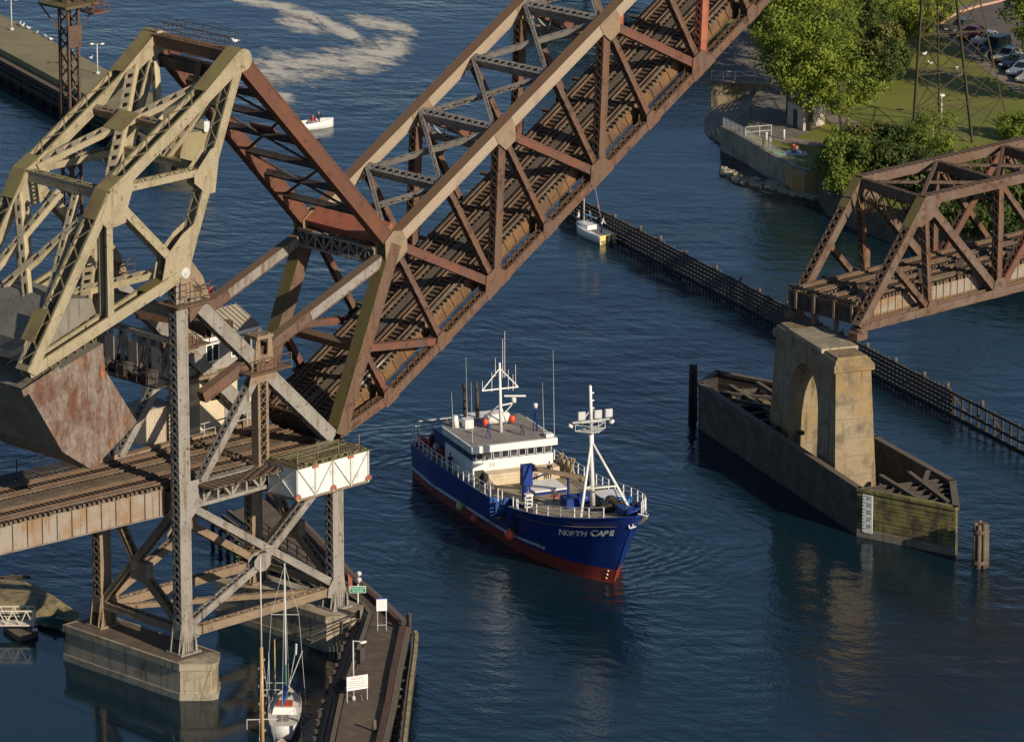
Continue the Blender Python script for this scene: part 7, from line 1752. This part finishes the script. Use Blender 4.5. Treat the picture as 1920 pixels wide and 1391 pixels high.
for k, (u, v, H_, R_, key) in enumerate(((1640,98,5,3,'d'),(1655,122,5.2,3.2,'o'),(1672,148,5,2.8,'d'),(1625,112,4.6,2.8,'d'),(1635,78,5,2.8,'d'),(1655,70,5,3,'g'),(1690,62,4.6,3,'b'),(1720,56,4.4,3,'b'),(1748,42,4.4,2.8,'b'),(1700,38,4.4,3,'b'),(1670,48,4.8,3,'g'),(1735,20,4,3,'b'),(1705,12,4,3,'g'),(1660,155,3.6,2.2,'d'))): plant('shrub', u, v, H_, R_, 'dense shrub in the hedge band between gravel path and lawn', key, 'shrub', seed=40+k, group='hedge shrubs between path and lawn')
for k, (u, v, H_, R_, key) in enumerate(((1574,340,5.4,2.9,'g'),(1596,350,6.0,3.2,'g'),(1622,352,5.8,3.3,'d'),(1582,314,4.6,2.8,'g'),(1602,308,4.6,3.2,'o'),(1640,310,4.8,3.4,'o'),(1672,318,5,3.4,'d'),(1700,322,4.6,3.2,'d'),(1650,352,5.4,3.4,'d'),(1690,362,5.6,3.4,'d'),(1580,366,3.8,2.2,'g'))): plant('shrub', u, v, H_, R_, 'large leafy shrub massed on the shore right of the retaining wall end', key, 'shrub', z=GZ-.4, seed=60+k, group='shore shrubs by the wall end')
plant('young', 1748, 318, 7.0, 3.2, 'small pale tipped green tree in front of the pylon legs', 'g', seed=77)
for k, (u, v, H_, R_, key) in enumerate(((1730,380,6,3.6,'d'),(1770,392,6.4,3.8,'d'),(1812,402,6.2,3.8,'d'),(1850,414,6.5,3.8,'d'),(1890,424,6.2,3.8,'d'),(1930,432,6.2,3.8,'d'),(1790,350,5,3.4,'g'),(1835,358,5,3.4,'d'),(1880,368,5,3.4,'g'),(1920,378,5,3.4,'d'),(1740,425,4,2.6,'o'),(1800,440,4.2,2.8,'d'),(1860,455,4.2,2.8,'d'),(1918,470,4.2,2.8,'d'))): plant('shrub', u, v, H_, R_, 'dark shrub on the bank seen through the fixed span', key, 'shrub', z=GZ-.6, seed=90+k, group='dark shrubs behind the fixed span')
plant('shrub', 1905, 262, 3.4, 2.6, 'pale green shrub at the right edge above the fixed span', 'g', 'shrub', seed=120)
plant('shrub', 1476, 330, 1.2, .9, 'small yellow weed bush growing from the wall foot', 'y', 'shrub', z=.6, seed=121)
for k, (u, v, H_, R_, key) in enumerate(((1240,-55,14,5.5,'d'),(1170,-62,15,6,'d'),(1100,-66,14,5.5,'d'),(1300,-40,14,5.5,'d'),(1350,-25,13,5,'d'),(1030,-72,13,5.5,'d'))): plant('tree', u, v, H_, R_, 'dark tree on the far shore just above the frame', key, 'tree', z=1.0, seed=130+k, group='dark trees on the far shore')
for k, (u, v, H_, R_, key) in enumerate(((1960,130,13,5.2,'g'),(1990,200,12,5,'d'))): plant('tree', u, v, H_, R_, 'leafy tree just outside the right edge shading the lawn', key, 'tree', seed=140+k, group='trees beyond the right edge')
mb = MB(); fs = [(900,-75),(1000,-70),(1100,-64),(1200,-58),(1290,-45),(1290,-200),(900,-200)]; mb.prism([gp(u, v, 1.0) for u, v in fs], -Z*3); tag(mb.build('far_shore', grass), 'green far shore bank above the frame', 'bank', kind='structure')
# ================================================================== pylon
py = thing('lattice_pylon', 'tall dark lattice transmission pylon standing on the lawn at right', 'pylon', gp(1790, 270))
pm_ = mat('dark olive pylon steel', (.05,.042,.022), (.07,.05,.03), 1, var=.2)
def leg(ub, vb, ut):
    b = gp(ub, vb); s_ = (b-CAM).dot(FW)/F; h_ = vb*s_/.963; t_ = b+Z*h_+RT*((ut-ub)*s_); return b, b+(t_-b)*1.35
LG_ = [leg(1709,287,1723), leg(1823,268,1787), leg(1893,252,1830), leg(1762,262,1752)]
for k, (b, t_) in enumerate(LG_): mb = MB(); mb.beam(b, t_, .24 if k < 2 else .16, .24 if k < 2 else .16); mb.build('leg', pm_, py)
for i in range(4):
    (b0_, t0_), (b1_, t1_) = LG_[i], LG_[(i+1) % 4]; w_ = .11 if i == 0 else .08
    lev = [.02, .2, .37, .56, .74, .95]
    for a, b in zip(lev, lev[1:]):
        mb = MB(); mb.beam(seg(b0_, t0_, a), seg(b1_, t1_, b), w_, w_); mb.beam(seg(b1_, t1_, a), seg(b0_, t0_, b), w_, w_); mb.build('cross_brace', pm_, py)
        mb = MB(); mb.beam(seg(b0_, t0_, b), seg(b1_, t1_, b), w_, w_); mb.build('girt', pm_, py)
# ================================================================== cars
def car(label, u, v, colr, kind='sedan', z=GZ+.02, ang=None, rough=.25):
    p = gp(u, v, z); t = thing('parked_car', label, 'car', p, 'cars parked in the car park')
    a = V((RT.x,RT.y,0))*-.62 + -fwd*.78; d_ = a.normalized(); s_ = Z.cross(d_)
    L_, W_, H_ = {'sedan': (4.5,1.75,1.4), 'suv': (4.8,1.9,1.8), 'wagon': (4.6,1.75,1.5)}[kind]
    m_ = mat('car paint', colr, None, var=.04, bump=0, rough=rough, metallic=.2)
    # side profile swept across the width, tapered in at the roof
    low = [(-L_/2,.35),(-L_/2+.05,.75),(-L_/2+.25,.9),(L_/2-1.35,.92),(L_/2-.2,.72),(L_/2,.55),(L_/2,.32)]
    mb = MB(); rg = []
    for q in (-1, -.9, .9, 1):
        k = 1.0 if abs(q) < 1 else .94; rg.append([p+d_*x_*k+s_*(q*W_/2)+Z*(z_ if abs(q) < 1 else .36+(z_-.36)*.93) for x_, z_ in low])
    mb.rings(rg, True, True, True); mb.build('body', m_, t)
    if kind == 'sedan': cab = [(-L_/2+.5,.9),(-L_/2+1.1,H_),(L_/2-2.3,H_),(L_/2-1.4,.92)]
    elif kind == 'suv': cab = [(-L_/2+.12,.9),(-L_/2+.35,H_),(L_/2-2.1,H_),(L_/2-1.35,.92)]
    else: cab = [(-L_/2+.12,.9),(-L_/2+.6,H_),(L_/2-2.2,H_),(L_/2-1.35,.92)]
    mb = MB(); rg = [[p+d_*x_+s_*(q*W_/2*(.9 if z_ < 1 else .76))+Z*z_ for x_, z_ in cab] for q in (-1, 1)]; mb.rings(rg); mb.build('glasshouse', M['glass'], t)
    mb = MB(); r0, r1 = cab[1][0], cab[2][0]; mb.obox(p+d_*(r0+r1)/2+Z*(H_+.02), d_*((r1-r0)/2+.05), s_*W_*.385, Z*.035)
    for x0, z0, x1, z1 in ((cab[0][0], .9, r0, H_), (cab[3][0], .92, r1, H_), ((r0+r1)/2, .9, (r0+r1)/2, H_)):
        for q in (-1, 1): mb.beam(p+d_*x0+s_*(q*W_/2*.905)+Z*z0, p+d_*x1+s_*(q*W_/2*.77)+Z*z1, .09, .06)
    mb.build('roof', m_, t)
    for x_ in (-L_/2+.85, L_/2-.85):
        for q in (-1, 1):
            c = p+d_*x_+s_*(q*(W_/2-.1))+Z*.33; mb = MB(); mb.tube(c-s_*.11, c+s_*.11, .33, .33, 14); wh = mb.build('wheel', M['black'], t)
            mb = MB(); mb.tube(c+s_*q*.1, c+s_*q*.125, .2, .18, 10); mb.build('hubcap', M['steelpaint'], wh)
    for q in (-1, 1): mb = MB(); mb.obox(p+d_*(L_/2-.02)+s_*(q*W_*.36)+Z*.62, d_*.06, s_*.18, Z*.08); mb.build('headlight', M['whitedirty'], t)
    return t
car('grey hatchback parked nearest the kerb tip of the car park', 1801, 60, (.10,.10,.095), 'wagon')
car('maroon car second in the row beside the kerb', 1822, 72, (.16,.02,.025), 'sedan')
car('silver white pickup height car behind the dark green wagon', 1848, 82, (.52,.53,.54), 'sedan')
car('large dark green estate car in the middle of the row', 1866, 97, (.012,.035,.035), 'suv')
car('silver beige saloon in front of the large dark green car', 1889, 113, (.45,.42,.36), 'sedan')
car('dark blue car between two silver cars', 1903, 126, (.02,.035,.08), 'sedan')
car('pale blue grey car at the right frame edge', 1916, 139, (.30,.36,.43), 'sedan')
car('silver car last in the row at the right frame edge', 1934, 152, (.48,.48,.48), 'sedan')
car('dark car alone at the far top right corner', 1925, 12, (.02,.025,.04), 'sedan')
b = gp(1846, 116); bn = thing('litter_bin', 'grey green round litter bin beside the lawn edge of the car park', 'bin', b)
mb = MB(); mb.tube(b, b+Z*1.35, .4, .42, 12); mb.build('drum', mat('bin green', (.10,.13,.12), None, var=.1), bn); mb = MB(); mb.tube(b+Z*1.353, b+Z*1.5, .43, .3, 12); mb.build('lid', M['dark'], bn)
b = gp(1765, 224); pl = thing('park_lamp', 'white post top park lamp standing on the lawn behind the small tree', 'street lamp', b)
mb = MB(); mb.tube(b, b+Z*2.6, .09, .07, 8); mb.build('post', M['steelpaint'], pl); mb = MB(); mb.tube(b+Z*2.6, b+Z*2.75, .1, .35, 10); mb.tube(b+Z*2.75, b+Z*2.95, .38, .3, 10); mb.build('lantern', M['white'], pl)
for k, (u, v, l_) in enumerate(((1470,262,'grey bollard light at the plaza edge beside the walk'),(1437,267,'short pale bollard light by the plaza railing'),(1767,76,'slim white marker post on the lawn near the kerb'))):
    b = gp(u, v); t = thing('post_light', l_, 'bollard', b); mb = MB(); mb.tube(b, b+Z*1.0, .12, .12, 8); mb.build('post', M['steelpaint'], t); mb = MB(); mb.tube(b+Z*1.003, b+Z*1.15, .15, .1, 8); mb.build('cap', M['white'], t)
for u, v in ((1733,105),(1744,122),(1794,131),(1778,144),(1793,146),(1799,146)): gull(gp(u, v, GZ), 'white gull standing on the park lawn below the pylon', R12.uniform(0,6), 1.25, 'gulls on the park lawn')
person('person in red top sitting on the picnic cloth on the lawn', gp(1487, 283), 4, (.5,.06,.05), (.05,.06,.12), pose='sit'); person('person with bare pale shoulders sitting beside the red topped picnicker', gp(1493, 286), 3.5, (.5,.3,.2), (.08,.1,.3), hair=(.2,.1,.04), pose='sit')
mb = MB(); c = gp(1488, 288); mb.obox(c+Z*.02, RT*1.5, fwd*.9, Z*.012); mb.k = 1; mb.obox(c+Z*.03-RT*2.0, RT*.9, fwd*.8, Z*.012); mb.k = 2; mb.blob(c+Z*.2+RT*.6, .3, .25, .2); mb.blob(c+Z*.2-RT*.5, .25, .25, .2)
tag(mb.build('picnic_cloth', [mat('pale blue cloth', (.45,.5,.65), (.7,.7,.7), 3, var=.1), mat('green mat', (.05,.4,.12), None, var=.1), M['white']]), 'pale blue and green picnic cloths spread on the lawn', 'cloth')
person('person in grey clothes standing at the railing of the retaining wall', gp(1443, 284), 3.4, (.4,.38,.35), (.25,.24,.23))
